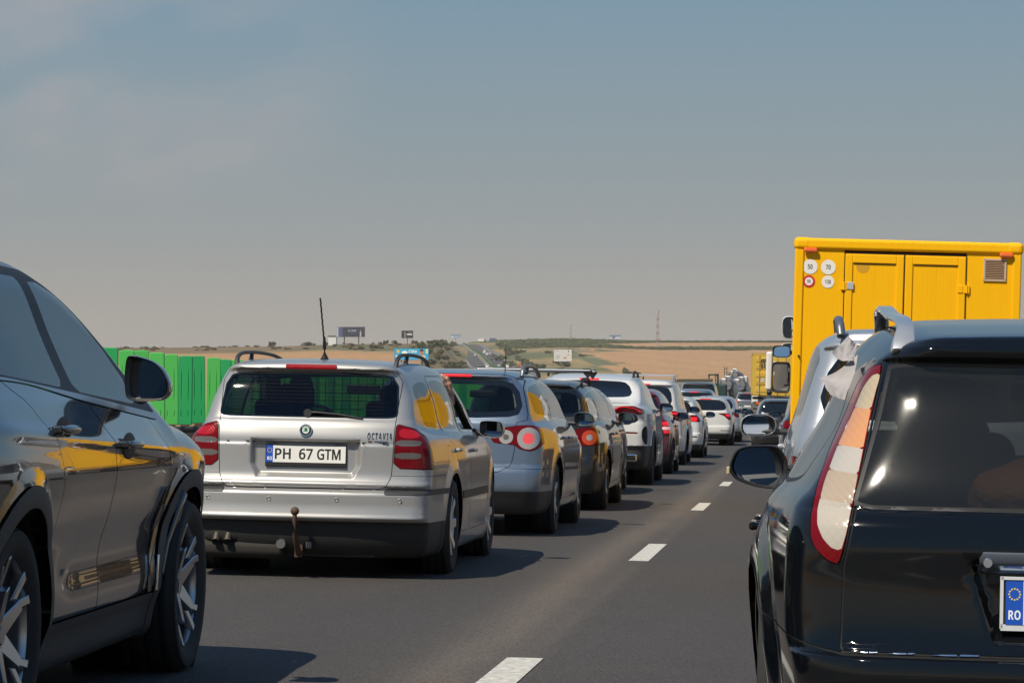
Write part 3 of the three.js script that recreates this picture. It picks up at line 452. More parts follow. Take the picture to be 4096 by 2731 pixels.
// ---------- median barrier with green anti-glare paddles ----------
{
  const gA = std([.075, .47, .085], .6), gB = std([.012, .33, .09], .6);
  const XB = -8.0;
  function paddleGeo() { // a hollow moulded board: rounded edges, two long grooves and a short pair below
    const w = .168, h = .88, d = .07, g = []; const sh = new THREE.Shape(soften([[-w / 2, 0], [w / 2, 0], [w / 2, h], [-w / 2, h]], 2, .03).map(p => new THREE.Vector2(...p)));
    const hole = (x, y0, y1, ww) => { const q = new THREE.Path(soften([[x - ww, y0], [x - ww, y1], [x + ww, y1], [x + ww, y0]], 2, .2).map(p => new THREE.Vector2(...p))); sh.holes.push(q); };
    for (const x of [-.045, .045]) { hole(x, .28, .72, .009); hole(x, .09, .18, .009); }
    g.push(new THREE.ExtrudeGeometry(sh, { depth: .05, bevelEnabled: true, bevelSize: .008, bevelThickness: .010, bevelSegments: 2 }).translate(0, 0, -.025)); g.push(box(w * .9, h * .9, .016, 0, h / 2, 0)); return merge(g);
  }
  const geo = paddleGeo(), foot = merge([box(.10, .05, .12, 0, -.02, 0), bar([-.04, -.02, .02], [-.07, -.10, .05], .014), bar([.04, -.02, .02], [.07, -.10, .05], .014)]);
  const base = [thing('anti_glare_paddle'), thing('anti_glare_paddle')]; base.forEach((b, i) => { part('board', geo, i ? gB : gA, b); part('bracket', foot, M.rust, b); });
  let k = 0, seen = 0; const started = [0, 0];
  for (let Z = 24.6; Z < 112; Z += .86) {
    k++; const dark = [7, 12, 20, 33, 47].includes(k % 53) || rng() < .12 && Z > 38, src = base[dark ? 1 : 0]; const first = !started[dark ? 1 : 0]; const o = first ? src : src.clone(); started[dark ? 1 : 0] = 1;
    if (!first) { o.name = numbered('anti_glare_paddle'); scene.add(o); }
    const px = 1874 + (XB + bendX(Z)) * FX / Z, tone = dark ? 'darker' : 'bright', open = px > 236 && px < 548; if (open) seen++;
    const nth = ['first', 'second', 'third', 'fourth', 'fifth', 'sixth', 'seventh', 'eighth', 'ninth', 'tenth', 'eleventh', 'twelfth', 'thirteenth', 'fourteenth'];
    o.userData = open ? { label: `${tone} green plastic paddle, ${nth[seen - 1]} from left between grey SUV and silver estate`, category: 'screen paddle', group: 'green paddles on the median barrier' } : { label: `${tone} green plastic paddle on the median, ` + (px <= 236 ? 'behind the dark grey SUV' : 'beyond the queue of cars'), category: 'screen paddle', group: `${tone} paddles ` + (px <= 236 ? 'behind the grey SUV' : 'beyond the queue') };
    const [x, y, z] = world(XB + (rng() - .5) * .03, Z + (rng() - .5) * .12 + (k % 3 === 0 ? .10 : 0), .84); o.position.set(x, y + (rng() - .5) * .022, z); o.rotation.set((rng() - .5) * .02, .16 + (rng() - .5) * .16, (rng() - .5) * .025);
  }
  // steel guard rail under them
  const gr = thing('guard_rail', 'galvanised steel guard rail along the median under the green paddles', 'guard rail'); const steel = std([.20, .20, .20], .55, .5);
  const prof = []; for (let i = 0; i <= 16; i++) { const t = i / 16; prof.push([.03 * Math.cos(t * 4 * Math.PI), (t - .5) * .31]); }
  for (const s of [-1, 1]) { const pts = grid(16, 150, 4).map(Z => world(XB + s * .22, Z, .58)); part('rail', sweep(pts, prof, false), steel, gr); }
  part('top_rail', sweep(grid(16, 150, 4).map(Z => world(XB, Z, .77)), [[-.1, -.04], [.1, -.04], [.1, .04], [-.1, .04]]), std([.05, .045, .04], .8), gr);
  for (let Z = 17; Z < 150; Z += 2) { const [x, y, z] = world(XB, Z, 0); part('post', box(.1, .82, .12, x, y + .38, z), std([.16, .12, .09], .8), gr); part('spacer', box(.42, .14, .08, x, y + .56, z), std([.10, .075, .055], .85), gr); }
  struct('median_kerb', ribbon([-9.0, -8.9, -7.1, -7.0], grid(-30, 420, 6), (X) => Math.abs(X + 8) < .95 ? .12 : 0, () => [.34, .32, .29]), new THREE.MeshStandardMaterial({ vertexColors: true, roughness: .95 }));
}
// ---------- hoardings, masts, trees and bushes on the hillside, small traffic ----------
{
  const at = (px, py, r) => { const a = (px - 1874) / FX, z = r; return [a * z, 1.107 + (955 - py) * r / FX, -z]; };
  function hoarding(label, px, pyTop, wpx, hpx, r, posts, draw, groundPy) {
    const w = wpx * r / FX, h = hpx * r / FX, t = thing('billboard', label, 'billboard'), [x, y, z] = at(px, pyTop + hpx / 2, r), gy = Math.min(landY(x, -z), y - h / 2 - .5) - .5;
    part('panel', box(w, h, .5, 0, y - gy, 0), M.black, t); part('poster', T(new THREE.PlaneGeometry(w * .985, h * .97), 0, y - gy, .26), new THREE.MeshStandardMaterial({ map: canvasTex(256, Math.round(256 * h / w), draw), roughness: .7 }), t);
    for (const p of posts) part('post', cylY(w * .012 + .12, y - h / 2 - gy, p * w, (y - h / 2 - gy) / 2, -.3, 10), std([.16, .09, .07], .7), t); part('catwalk', box(w, .12, .9, 0, y - h / 2 - gy - .1, .5), M.steel, t);
    t.position.set(x, gy, z); t.rotation.y = -Math.atan2(x, -z) * 0;
  }
  hoarding('wide dark blue billboard on two posts on the left hill', 799, 749, 67, 23, 1640, [-.22, .28], (c, w, h) => { c.fillStyle = '#2b2d45'; c.fillRect(0, 0, w, h); c.fillStyle = '#b7b9c8'; c.fillRect(0, 0, 16, h); c.fillStyle = '#4d5577'; c.fillRect(16, 0, 40, h); c.fillStyle = '#c8c8d0'; c.font = 'bold 20px sans-serif'; c.fillText('GL|MID', 104, h * .45); c.font = '10px sans-serif'; c.fillText('— — — —', 118, h * .62); c.fillStyle = '#8a5a52'; c.beginPath(); c.ellipse(220, h * .3, 7, 9, 0, 0, 7); c.fill(); c.fillStyle = '#b9aeb2'; c.fillRect(212, h * .45, 14, h * .55); });
  hoarding('small dark billboard on one post left of the hill road', 932, 758, 27, 17, 1650, [0], (c, w, h) => { c.fillStyle = '#202326'; c.fillRect(0, 0, w, h); c.fillStyle = '#8b8d8e'; c.beginPath(); c.moveTo(50, 10); c.lineTo(92, 60); c.lineTo(90, h); c.lineTo(70, h); c.lineTo(60, 60); c.fill(); c.fillStyle = '#e2e2de'; c.fillRect(116, h * .42, 116, h * .15); c.fillRect(150, h * .5, 90, h * .1); c.fillStyle = '#a88b4a'; c.fillRect(140, h * .2, 90, h * .08); });
  hoarding('cyan blue billboard with white lettering behind the silver estate car', 942, 799, 81, 27, 1150, [-.3, .3], (c, w, h) => { c.fillStyle = '#2aa3cf'; c.fillRect(0, 0, w, h); c.fillStyle = '#e8b321'; c.beginPath(); c.arc(28, h * .26, 11, 0, 7); c.fill(); c.fillStyle = '#e8efe8'; c.beginPath(); c.ellipse(76, h * .36, 22, 14, 0, 0, 7); c.fill(); c.font = 'italic bold 30px sans-serif'; c.fillText('Cibo', 102, h * .38); c.fillStyle = '#b07a66'; c.beginPath(); c.ellipse(204, h * .35, 16, 22, 0, 0, 7); c.fill(); c.fillStyle = '#3a2620'; c.beginPath(); c.ellipse(204, h * .16, 16, 9, 0, 0, 7); c.fill(); c.fillStyle = '#d8c9b8'; c.fillRect(182, h * .62, 50, h * .38); c.fillStyle = '#c9d8b0'; c.fillRect(234, 4, 18, h * .4); c.fillStyle = '#dff0f4'; c.fillRect(8, h * .6, 60, 12); });
  hoarding('pale blue billboard on one post at the top of the hill road', 1045, 768, 23, 6.5, 3050, [0], (c, w, h) => { c.fillStyle = '#8fa7b8'; c.fillRect(0, 0, w, h); c.fillStyle = '#5277a0'; c.fillRect(0, 0, w, h * .35); c.fillStyle = '#cfcdc6'; c.fillRect(10, h * .4, 60, h * .6); });
  hoarding('white billboard with two red lip shapes in the dry field', 1294, 802, 42, 28, 1900, [0], (c, w, h) => { c.fillStyle = '#d3cfca'; c.fillRect(0, 0, w, h); c.fillStyle = '#c07b6e'; for (const [x, y, s] of [[160, .72, 1], [206, .47, .6]]) { c.beginPath(); c.ellipse(x, h * y, 28 * s, 13 * s, -.15, 0, 7); c.fill(); } c.fillStyle = '#6a6966'; c.fillRect(202, 8, 14, 34); c.fillRect(18, h * .13, 60, 5); for (let i = 0; i < 4; i++) c.fillRect(26, h * (.5 + i * .09), 70 - i * 8, 5); });
  hoarding('small blue and white billboard on the skyline left of the lattice mast', 1415, 770, 27, 9, 3150, [-.2, .2], (c, w, h) => { c.fillStyle = '#b9bfc6'; c.fillRect(0, 0, w, h); c.fillStyle = '#3f6fa6'; c.fillRect(0, 0, w, h * .3); c.fillStyle = '#7a5b68'; c.fillRect(60, h * .35, 70, h * .5); });
  const mast = (label, px, top, bot, wpx, r, red, white) => { const t = thing('lattice_mast', label, 'radio mast'), h = (bot - top) * r / FX, w = wpx * r / FX, [x, y, z] = at(px, bot, r); const n = 10; for (let i = 0; i < n; i++) { const y0 = i * h / n, y1 = (i + 1) * h / n, k0 = w / 2 * (1 - .55 * i / n), k1 = w / 2 * (1 - .55 * (i + 1) / n), g = [], th = w * .085; for (const [a, b] of [[1, 1], [1, -1], [-1, 1], [-1, -1]]) g.push(bar([a * k0, y0, b * k0], [a * k1, y1, b * k1], th, 5)); for (const s of [1, -1]) g.push(bar([-k0, y0, s * k0], [k1, y1, s * k1], th * .7, 4), bar([k0, y0, s * k0], [-k1, y1, s * k1], th * .7, 4), bar([s * k0, y0, -k0], [s * k1, y1, k1], th * .7, 4)); part('lattice_section', merge(g), i % 2 ? red : white, t); } part('aerial_drum', merge([cylY(w * .55, h * .09, 0, h * .96, 0, 12)]), white, t); t.position.set(x, y - 3, z); };
  mast('red and white lattice mast on the skyline right of centre', 1513, 706, 787, 6.5, 3000, std([.26, .15, .13], .7), std([.42, .40, .38], .7)); mast('thin pale mast on the skyline above the white billboard', 1312, 738, 784, 4.5, 3200, std([.34, .30, .29], .7), std([.5, .49, .48], .7));
  // bushes: a short stem and a crown of many small leaf faces
  const leafM = [std([.085, .105, .045], .9), std([.11, .115, .055], .9), std([.07, .092, .042], .9)];
  function crown(seed, n, flat) { const p = [], id = [], r = (s => () => { s = (s * 16807) % 2147483647; return s / 2147483647; })(seed * 977 + 13), blobs = Array.from({ length: 7 }, () => [(r() - .5) * 1.1, .45 + (r() - .3) * .6 * flat, (r() - .5) * 1.1, .28 + r() * .28]); for (let i = 0; i < n; i++) { const b = blobs[i % 7], th = r() * 6.283, ph = Math.acos(2 * r() - 1), R = b[3] * (.55 + .5 * r()), c = [b[0] + R * Math.sin(ph) * Math.cos(th), Math.max(.02, b[1] + R * Math.cos(ph) * flat), b[2] + R * Math.sin(ph) * Math.sin(th)], s = .10 + r() * .09, k = p.length / 3; const u = [r() - .5, r() - .5, r() - .5], v = [r() - .5, r() - .5, r() - .5]; const nu = Math.hypot(...u) / s, nv = Math.hypot(...v) / s; p.push(c[0] + u[0] / nu, c[1] + u[1] / nu, c[2] + u[2] / nu, c[0] + v[0] / nv, c[1] + v[1] / nv, c[2] + v[2] / nv, c[0] - u[0] / nu, c[1] - u[1] / nu, c[2] - u[2] / nu, c[0] - v[0] / nv, c[1] - v[1] / nv, c[2] - v[2] / nv); id.push(k, k + 1, k + 2, k, k + 2, k + 3); } const g = new THREE.BufferGeometry(); g.setAttribute('position', new THREE.Float32BufferAttribute(p, 3)); g.setIndex(id); g.computeVertexNormals(); return g; }
  const crowns = [crown(3, 420, 1), crown(8, 380, .75), crown(15, 420, 1.15)], stem = merge([bar([0, -.3, 0], [.02, .5, .0], .05, 6, .03), bar([.02, .2, 0], [.3, .6, .1], .03, 5, .015), bar([0, .25, 0], [-.28, .65, -.1], .03, 5, .015)]);
  const bark = std([.09, .065, .045], .9);
  const named = [[615, 790, 16, 11, 1720, 'lone round tree on the left skyline above the green paddles'], [868, 789, 9, 8, 1690, 'small bush on the skyline between the two dark billboards'], [700, 789, 30, 8, 1700, 'low wide bush beside the left post of the wide dark billboard'], [745, 790, 9, 8, 1690, 'bush below the right post of the wide dark billboard'], [823, 797, 12, 11, 1560, 'dark bush on the brow below the wide dark billboard'], [882, 788, 11, 9, 1700, 'bush on the skyline left of the small dark billboard'], [903, 788, 13, 9, 1710, 'pale round bush just left of the small dark billboard'], [950, 788, 15, 9, 1720, 'dark bush just right of the small dark billboard'], [987, 786, 18, 13, 1700, 'tall tree on the skyline where the left hill ends'], [1005, 799, 20, 17, 1560, 'bushy tree on the slope left of the hill road'], [1011, 812, 14, 12, 1500, 'bush on the slope above the cyan billboard'], [1165, 797, 18, 14, 2700, 'dark round tree right of the hill road near its top'], [1062, 783, 16, 6, 3150, 'bush at the very top of the hill road'], [1030, 838, 12, 11, 1350, 'bush on the verge left of the hill road'], [1045, 850, 18, 16, 1250, 'lowest bush on the verge left of the hill road'], [1168, 838, 30, 16, 2100, 'large bush right of the hill road'], [1185, 852, 32, 22, 1800, 'largest bush right of the hill road'], [1205, 856, 22, 16, 1750, 'right end bush of the clump beside the hill road'], [1150, 822, 26, 14, 2300, 'middle bush of the clump beside the hill road'], [1190, 812, 12, 7, 2400, 'small bush above the clump beside the hill road'], [1240, 845, 30, 14, 1900, 'grey green bush below the white billboard'], [1300, 838, 30, 14, 2100, 'bush right of the white billboard post'], [1342, 812, 20, 8, 2430, 'pale bush touching the right edge of the white billboard'], [1340, 858, 42, 16, 1700, 'wide pale bush at the foot of the dry field'], [1368, 779, 8, 4, 3250, 'small tree on the skyline above the grove'], [1215, 779, 9, 6, 3250, 'tree standing above the grove skyline right of the hill road']];
  named.forEach(([px, py, wpx, hpx, r, label], i) => { const t = thing(hpx > 10 && wpx < 20 ? 'tree' : 'bush', label, hpx > 10 && wpx < 20 ? 'tree' : 'bush'); const w = wpx * r / FX / 1.5, h = hpx * r / FX / 1.15; const c = part('crown', crowns[i % 3], leafM[i % 3], t); const s = part('trunk', stem, bark, t); c.scale.set(w, h, w); s.scale.set(w, h, w); const [x, y, z] = at(px, py, r); const g = landY(x, -z); t.position.set(x, Math.abs(g - y) < 6 ? g - .2 : y, z); t.rotation.y = i * 1.7; });
  // scrub on the left brow and beside the hill road, the grove on the right: masses nobody could count
  const im = (name, label, list, mat) => { const o = new THREE.InstancedMesh(crowns[1], mat, list.length), q = new THREE.Object3D(), col = new THREE.Color(); list.forEach(([x, z, w, h], i) => { q.position.set(x, landY(x, z) - .15, -z); q.scale.set(w, h, w); q.rotation.y = i * 2.3; q.updateMatrix(); o.setMatrixAt(i, q.matrix); const k = .7 + rng() * .6; o.setColorAt(i, col.setRGB(k * (1 + .3 * rng()), k, k * .9)); }); o.name = name; o.userData = { kind: 'stuff', label, category: 'scrub' }; scene.add(o); };
  const brow = [], road = [], grove = [];
  for (let i = 0; i < 260; i++) { const a = mixn(-.245, -.128, rng()), q = mixn(.91 - .05 * sst(-.172, -.14, a), 1.0, rng()), r = 1750 * q; if (fbm(a * 60, q * 9, 2.1, 3) < -.02 - .12 * sst(-.17, -.14, a)) continue; brow.push([a * r, r, 1.0 + rng() * 1.6, .45 + rng() * .7]); }
  for (let i = 0; i < 420; i++) { const z = mixn(1200, 3100, rng()), s = rng() < .6 ? 1 : -1, d = s * (22 + rng() * 55), x = farX(z) + d; if (fbm(x * .012, z * .006, 7.2, 3) < .02) continue; road.push([x, z, 2 + rng() * 4, 1.6 + rng() * 3]); }
  for (let i = 0; i < 5200; i++) { const a = mixn(-.104, .03, rng()), z = mixn(2780, 3290, rng()), q = z / 3300; if (q > .882 && q < .972 && a > -.078 + .5 * Math.abs(q - .92)) continue; if (q < .853 + .008 * Math.sin(a * 60)) continue; grove.push([a * z, z, 2.6 + rng() * 2, 1.1 + rng() * .9]); }
  for (let i = 0; i < 900; i++) { const a = mixn(-.058, .03, rng()), z = mixn(.765, .80, rng()) * 3300;  }
  im('scrub', 'low green scrub on the brow of the left hill', brow, std([.13, .115, .055], .95)); im('roadside_scrub', 'dry green scrub along the road up the hill', road, std([.075, .088, .035], .95)); im('grove', 'green rows of vines or fruit trees along the right skyline', grove, std([.085, .12, .042], .95));
  // traffic on the hill, each a few pixels
  const carBody = (L, w, h, hood) => { const s = new THREE.Shape([[0, .3], [L, .3], [L, .75], [L - hood, .95], [L - hood - .7, h], [.5, h], [.05, .95]].map(p => new THREE.Vector2(...p))); return new THREE.ExtrudeGeometry(s, { depth: w, bevelEnabled: true, bevelSize: .06, bevelThickness: .08, bevelSegments: 1 }).translate(-L / 2, 0, -w / 2).rotateY(Math.PI / 2); };
  const kinds = { car: [carBody(4.3, 1.55, 1.45, 1.0), 1.45], van: [carBody(5.4, 1.8, 2.4, .5), 2.4], lorry: [merge([box(2.5, 2.9, 7, 0, 2.3, 1), rbox(2.4, 2.4, 1.8, .2, 0, 1.7, -3.6)]), 3.7] };
  const dark = M.black; const wheelG = merge([[-.75, -1.3], [.75, -1.3], [-.75, 1.3], [.75, 1.3]].map(([x, z]) => cylX(.33, .22, x, .33, z, 12)));
  const list = [['car', 'white', [.7, .7, .68], 2830, -9], ['car', 'pale', [.55, .55, .55], 2500, -5.5], ['van', 'white', [.72, .72, .7], 2080, -5.5], ['car', 'silver', [.5, .5, .53], 1950, -8.5], ['car', 'dark', [.04, .045, .06], 1600, -8.5], ['car', 'white', [.68, .67, .66], 1580, -4.5], ['van', 'cream', [.62, .56, .42], 2700, 8], ['car', 'white', [.7, .7, .7], 2620, 5], ['car', 'silver', [.45, .47, .5], 2560, 8.5], ['van', 'white', [.6, .61, .62], 2520, 5], ['car', 'dark', [.03, .03, .035], 2450, 8], ['car', 'dark red', [.16, .02, .02], 2500, 10], ['car', 'navy', [.02, .03, .07], 2340, 5], ['car', 'blue', [.05, .07, .14], 2280, 8.5], ['car', 'silver', [.5, .5, .5], 2150, 5], ['van', 'white', [.74, .73, .68], 2060, 8], ['car', 'black', [.02, .02, .02], 1960, 5], ['lorry', 'orange', [.55, .13, .05], 1980, 13.5], ['car', 'silver', [.55, .56, .6], 1800, 5], ['car', 'dark', [.03, .035, .045], 1690, 8.5], ['car', 'black', [.02, .02, .025], 1600, 5], ['car', 'grey', [.2, .2, .22], 1480, 8.5], ['car', 'white', [.7, .7, .68], 1380, 5.5]];
  list.forEach(([k, cname, c, z, o], i) => { const t = thing('distant_' + k, `distant ${cname} ${k} ${o < 0 ? 'coming down' : 'climbing'} the road on the hill, ${z > 2400 ? 'near the top' : z > 1900 ? 'half way up' : 'on the lower part'}`, k === 'lorry' ? 'truck' : k); part('body', kinds[k][0], std(c, .4), t); part('wheels', wheelG, M.rubber, t).name = 'wheel_set'; if (k !== 'lorry') part('rear_window', rbox(1.3, .42, .05, .02, 0, kinds[k][1] - .35, k === 'car' ? 2.0 : 2.6), M.glassDark, t); t.userData.group = o < 0 ? 'traffic coming down the hill' : 'traffic climbing the hill'; const x = farX(z) + o, dx = (farX(z + 10) - farX(z - 10)) / 20; t.position.set(x, landY(farX(z), z) + .05, -z); t.rotation.y = -Math.atan(dx); });
  for (const [px, py, r, c, n] of [[1104, 780, 3222, [.72, .71, .68], 'white'], [1131, 781, 3226, [.06, .09, .20], 'blue']]) { const t = thing('distant_lorry', `distant ${n} lorry crossing the skyline at the top of the hill road`, 'truck'); part('cargo_box', box(6.5, 3, 2.5, 0, 2.4, 0), std(c, .5), t); part('cab', rbox(2, 2.3, 2.3, .3, 4.5, 1.6, 0), std([.08, .08, .09], .5), t); part('wheel_set', merge([-2.4, -1, 4.4].map(x => cylZ(.5, 2.4, x, .5, 0, 12))), M.rubber, t); const [x, y, z] = at(px, py, r); t.position.set(x, landY(x, -z) + .3, z); }
  { const t = thing('hut', 'small white hut beside the wide dark billboard', 'hut'); const [x, y, z] = at(659 + 0, 790, 1690); part('wall', box(4.5, 5.5, 4, 0, 2.75, 0), M.white, t); part('roof', T(box(5, .4, 4.6), 0, 5.6, 0), M.rust, t); const X = at(757, 786, 1690); t.position.set(pxX(757, 1690) - 0, landY(pxX(757, 1690), 1690) - .5, -1690); }
}
// ---------- the silver estate car in the middle ----------
const silver = paint([.39, .38, .365], .45, .42, { clearcoat: .8, clearcoatRoughness: .08 });
buildCar({
  name: 'estate_car', label: 'silver estate car with tow ball, roof aerial and number plate PH 67 GTM',
  L: 4.572, hw: .885, H: 1.47, yb: .17, m: silver, at: [-3.263, 19.15, .010], drop: -.037, lining: true,
  res: { y: .032, s: .05, x: .032, yf: [[.36, .70, .009], [.70, 1.42, .018]], sf: [[-.12, .42, .014], [.42, .9, .03]], xf: [[.22, .40, .012], [.40, .9, .02]] },
  side: [[.1, .80], [.2, .845], [.32, .872], [.55, .885], [.75, .882], [.87, .868], [.94, .842], [.985, .805], [1.0, .790], [1.2, .728], [1.36, .660], [1.47, .59]],
  plan: [[0, .105], [.3, .075], [.7, .045], [1.2, .014], [1.8, 0], [3.2, 0], [3.9, .03], [4.3, .10], [4.572, .24]], planTop: 1.15,
  top: [[-.1, 1.375], [.2, 1.412], [.45, 1.44], [.9, 1.462], [1.5, 1.468], [2.0, 1.452], [2.35, 1.412], [2.7, 1.30], [3.1, 1.12], [3.38, 1.0], [3.55, .965], [4.0, .90], [4.35, .81], [4.6, .68]], crown: .05,
  rear: [[.1, .22], [.19, .15], [.235, .105], [.3, .075], [.395, .055], [.405, .03], [.418, .004], [.43, -.006], [.455, .002], [.52, .012], [.57, .012], [.592, .02], [.604, .045], [.614, .062], [.622, .055], [.634, .042], [.645, .042], [.67, .06], [.72, .074], [.80, .078], [.89, .080], [.903, .084], [.912, .079], [1.0, .10], [1.045, .125], [1.06, .14], [1.075, .15], [1.36, .305], [1.372, .292], [1.382, .255], [1.40, .260], [1.42, .268], [1.5, .31]],
  bow: .13, bowP: 3.2, rearFn: (x, y) => { const d = Math.max(Math.abs(x) - (.335 - (y < .77 ? (.77 - y) * .5 : 0)), Math.abs(y - .805) - .098); return .045 * sst(.03, -.01, d); },
  front: [[.1, 4.35], [.3, 4.5], [.55, 4.57], [.7, 4.56], [.8, 4.45], [1.5, 4.3]], k: { st: .08, sr: .10, tr: .025 },
  flares: [[1.075, .357, .36, .012, .1], [3.653, .357, .36, .014, .1]],
  arches: [[1.075, .357, .355], [3.653, .357, .355]],
  wheels: { lift: .037, r: .325, w: .205, rim: .205, sR: 1.075, sF: 3.653, x: .868, style: 'five', n: 7 },
  regions: (Wf) => {
    const rail = sideP([[.52, .985], [.42, 1.30], [.50, 1.375], [1.0, 1.405], [1.7, 1.41], [2.35, 1.355], [2.86, 1.13], [3.12, .985], [2.9, .955], [1.8, .965]], { it: 2, q: .12 });
    const quarter = sideP([[.535, 1.02], [.60, 1.0], [1.03, .995], [1.03, 1.31], [.93, 1.335], [.56, 1.31], [.46, 1.25]], { it: 2, q: .2 });
    const rdoor = sideP([[1.11, .99], [1.93, .985], [1.93, 1.335], [1.5, 1.352], [1.11, 1.34]], { it: 1, q: .1 });
    const fdoor = sideP([[2.03, .985], [3.0, .975], [2.82, 1.085], [2.36, 1.305], [2.03, 1.332]], { it: 1, q: .1 });
    const lampR = rearP([[.577, 1.045], [.60, 1.035], [.69, 1.012], [.765, .95], [.82, .86], [.95, .80], [.95, .742], [.567, .748]], { it: 1, q: .12, smax: .315 });
    const tail = (n) => (x, y, s) => 0;
    const gate = rearP([[-.62, 1.7], [.62, 1.7], [.595, 1.36], [.575, 1.05], [.563, .70], [.53, .628], [.48, .612], [-.48, .612], [-.53, .628], [-.563, .70], [-.575, 1.05], [-.595, 1.36]], { it: 2, q: .12, smax: .37 });
    return [
      { n: 'rear_window', d: rearP([[-.553, 1.068], [.553, 1.068], [.585, 1.09], [.563, 1.366], [-.563, 1.366], [-.585, 1.09]], { it: 2, q: .12, smax: .5 }), m: M.glassTint, seam: .012, seamM: M.glassDark, child: 'tailgate' },
      { n: 'windscreen', d: dMax((x, y, s) => x - (Wf(s, y) - .075), (x, y, s) => 2.46 - s, (x, y, s) => s - 3.42, (x, y, s) => .98 - y), m: M.glass, seam: .02, seamM: M.black },
      { n: 'quarter_window', d: quarter, m: M.glassTint, pair: 1, seam: .012, seamM: M.black },
      { n: 'rear_door_window', d: rdoor, m: M.glassTint, pair: 1, seam: .016, seamM: M.black, child: 'rear_door' },
      { n: 'front_door_window', d: fdoor, m: M.glass, pair: 1, sides: [-1], seam: .016, seamM: M.black, child: 'front_door' },
      { n: 'rear_pillar_trim', as: 'pillar_trim', d: (x, y, s) => Math.max(Math.abs(s - 1.07) - .022, 0.99 - y, y - 1.335, .45 - x), m: M.black, pair: 1 }, { n: 'mid_pillar_trim', as: 'pillar_trim', d: (x, y, s) => Math.max(Math.abs(s - 1.98) - .04, .985 - y, y - 1.34, .45 - x), m: M.black, pair: 1 },
      { n: 'brake_lamp_section', as: 'lit_section', d: dMax(lampR, rearP([[.60, 1.01], [.675, 1.0], [.725, .975], [.725, .945], [.60, .945]], { it: 2, smax: .5 })), m: M.redDim, pair: 1, off: .004, child: 'tail_lamp' },
      ...[[.933, .894], [.853, .813]].map(([a, b], i) => ({ n: 'clear_section' + i, as: 'clear_section', d: dMax(lampR, rearP([[.575, a], [.735, a], [.745, mixn(a, b, .5)], [.735, b], [.575, b]], { it: 1, smax: .3 })), m: M.smoke, pair: 1, off: .004, child: 'tail_lamp' })),
      { n: 'tail_lamp', d: lampR, m: M.red, pair: 1, seam: .006, off: .003 },
      { n: 'crease', as: 'panel_crease', d: dMax((x, y, s) => Math.max(Math.abs(y - .9075) - .0045, x - .566, s - .4), dNot(rearP([[-.33, .92], [.33, .92], [.33, .7], [-.33, .7]], { it: 0 }))), m: M.seam },
      { n: 'tailgate', d: gate, seam: .005, m: silver, lining: true },
      { n: 'rub_strip', d: (x, y, s) => Math.max(Math.abs(y - .600) - .018, .52 - x, s - .82), m: M.plastic, pair: 1, off: .004 },
      { n: 'valance', d: (x, y, s) => Math.max(y - .405 - .0, s - .72), m: std([.020, .020, .020], .6) },
      { n: 'rear_bumper', d: (x, y, s) => Math.max(y - .705, s - .74, s < .3 && x < .5 ? y - .62 : -1), m: silver, seam: .003 },
      { n: 'fuel_flap', d: sideP([[.86, .72], [1.04, .72], [1.04, .90], [.86, .90]], { it: 3 }), m: silver, seam: .003, pair: 1, sides: [1] },
      { n: 'door_strip', d: dMax((x, y, s) => Math.abs(y - .555) - .026, (x, y, s) => 1.48 - s, (x, y, s) => s - 3.22, (x) => .6 - x), m: M.plastic, pair: 1, off: .006 },
      { n: 'rear_door', d: sideP([[1.05, 1.36], [1.05, .95], [1.30, .78], [1.47, .42], [1.50, .30], [1.965, .30], [1.965, 1.37]], { it: 1, q: .06 }), m: silver, seam: .004, pair: 1 },
      { n: 'front_door', d: sideP([[1.972, 1.37], [1.972, .30], [3.22, .30], [3.25, .75], [3.12, .985], [2.86, 1.13], [2.35, 1.355]], { it: 1, q: .06 }), m: silver, seam: .004, pair: 1 },
    ];
  },
  plate: [[['PH', 98, 232], ['67', 417, 188], ['GTM', 650, 322]], .832, .118, -.06, canvasTex(1024, 48, (c, w, h) => { c.fillStyle = '#0c0c0d'; c.fillRect(0, 0, w, h); c.fillStyle = '#a33'; c.beginPath(); c.arc(24, 24, 12, 0, 7); c.arc(1000, 24, 12, 0, 7); c.fill(); c.fillStyle = '#d8d8d8'; c.font = 'bold 27px sans-serif'; c.fillText('PIESE AUTO IMPORT', 52, 33); c.font = 'italic bold 34px serif'; c.fillStyle = '#c8504a'; c.fillText('Automar Prestige', 300, 33); c.font = 'bold 27px sans-serif'; c.fillStyle = '#d8d8d8'; c.fillText('0238.710.234', 800, 33); })],
  extras: (car, made, Wf, rs) => {
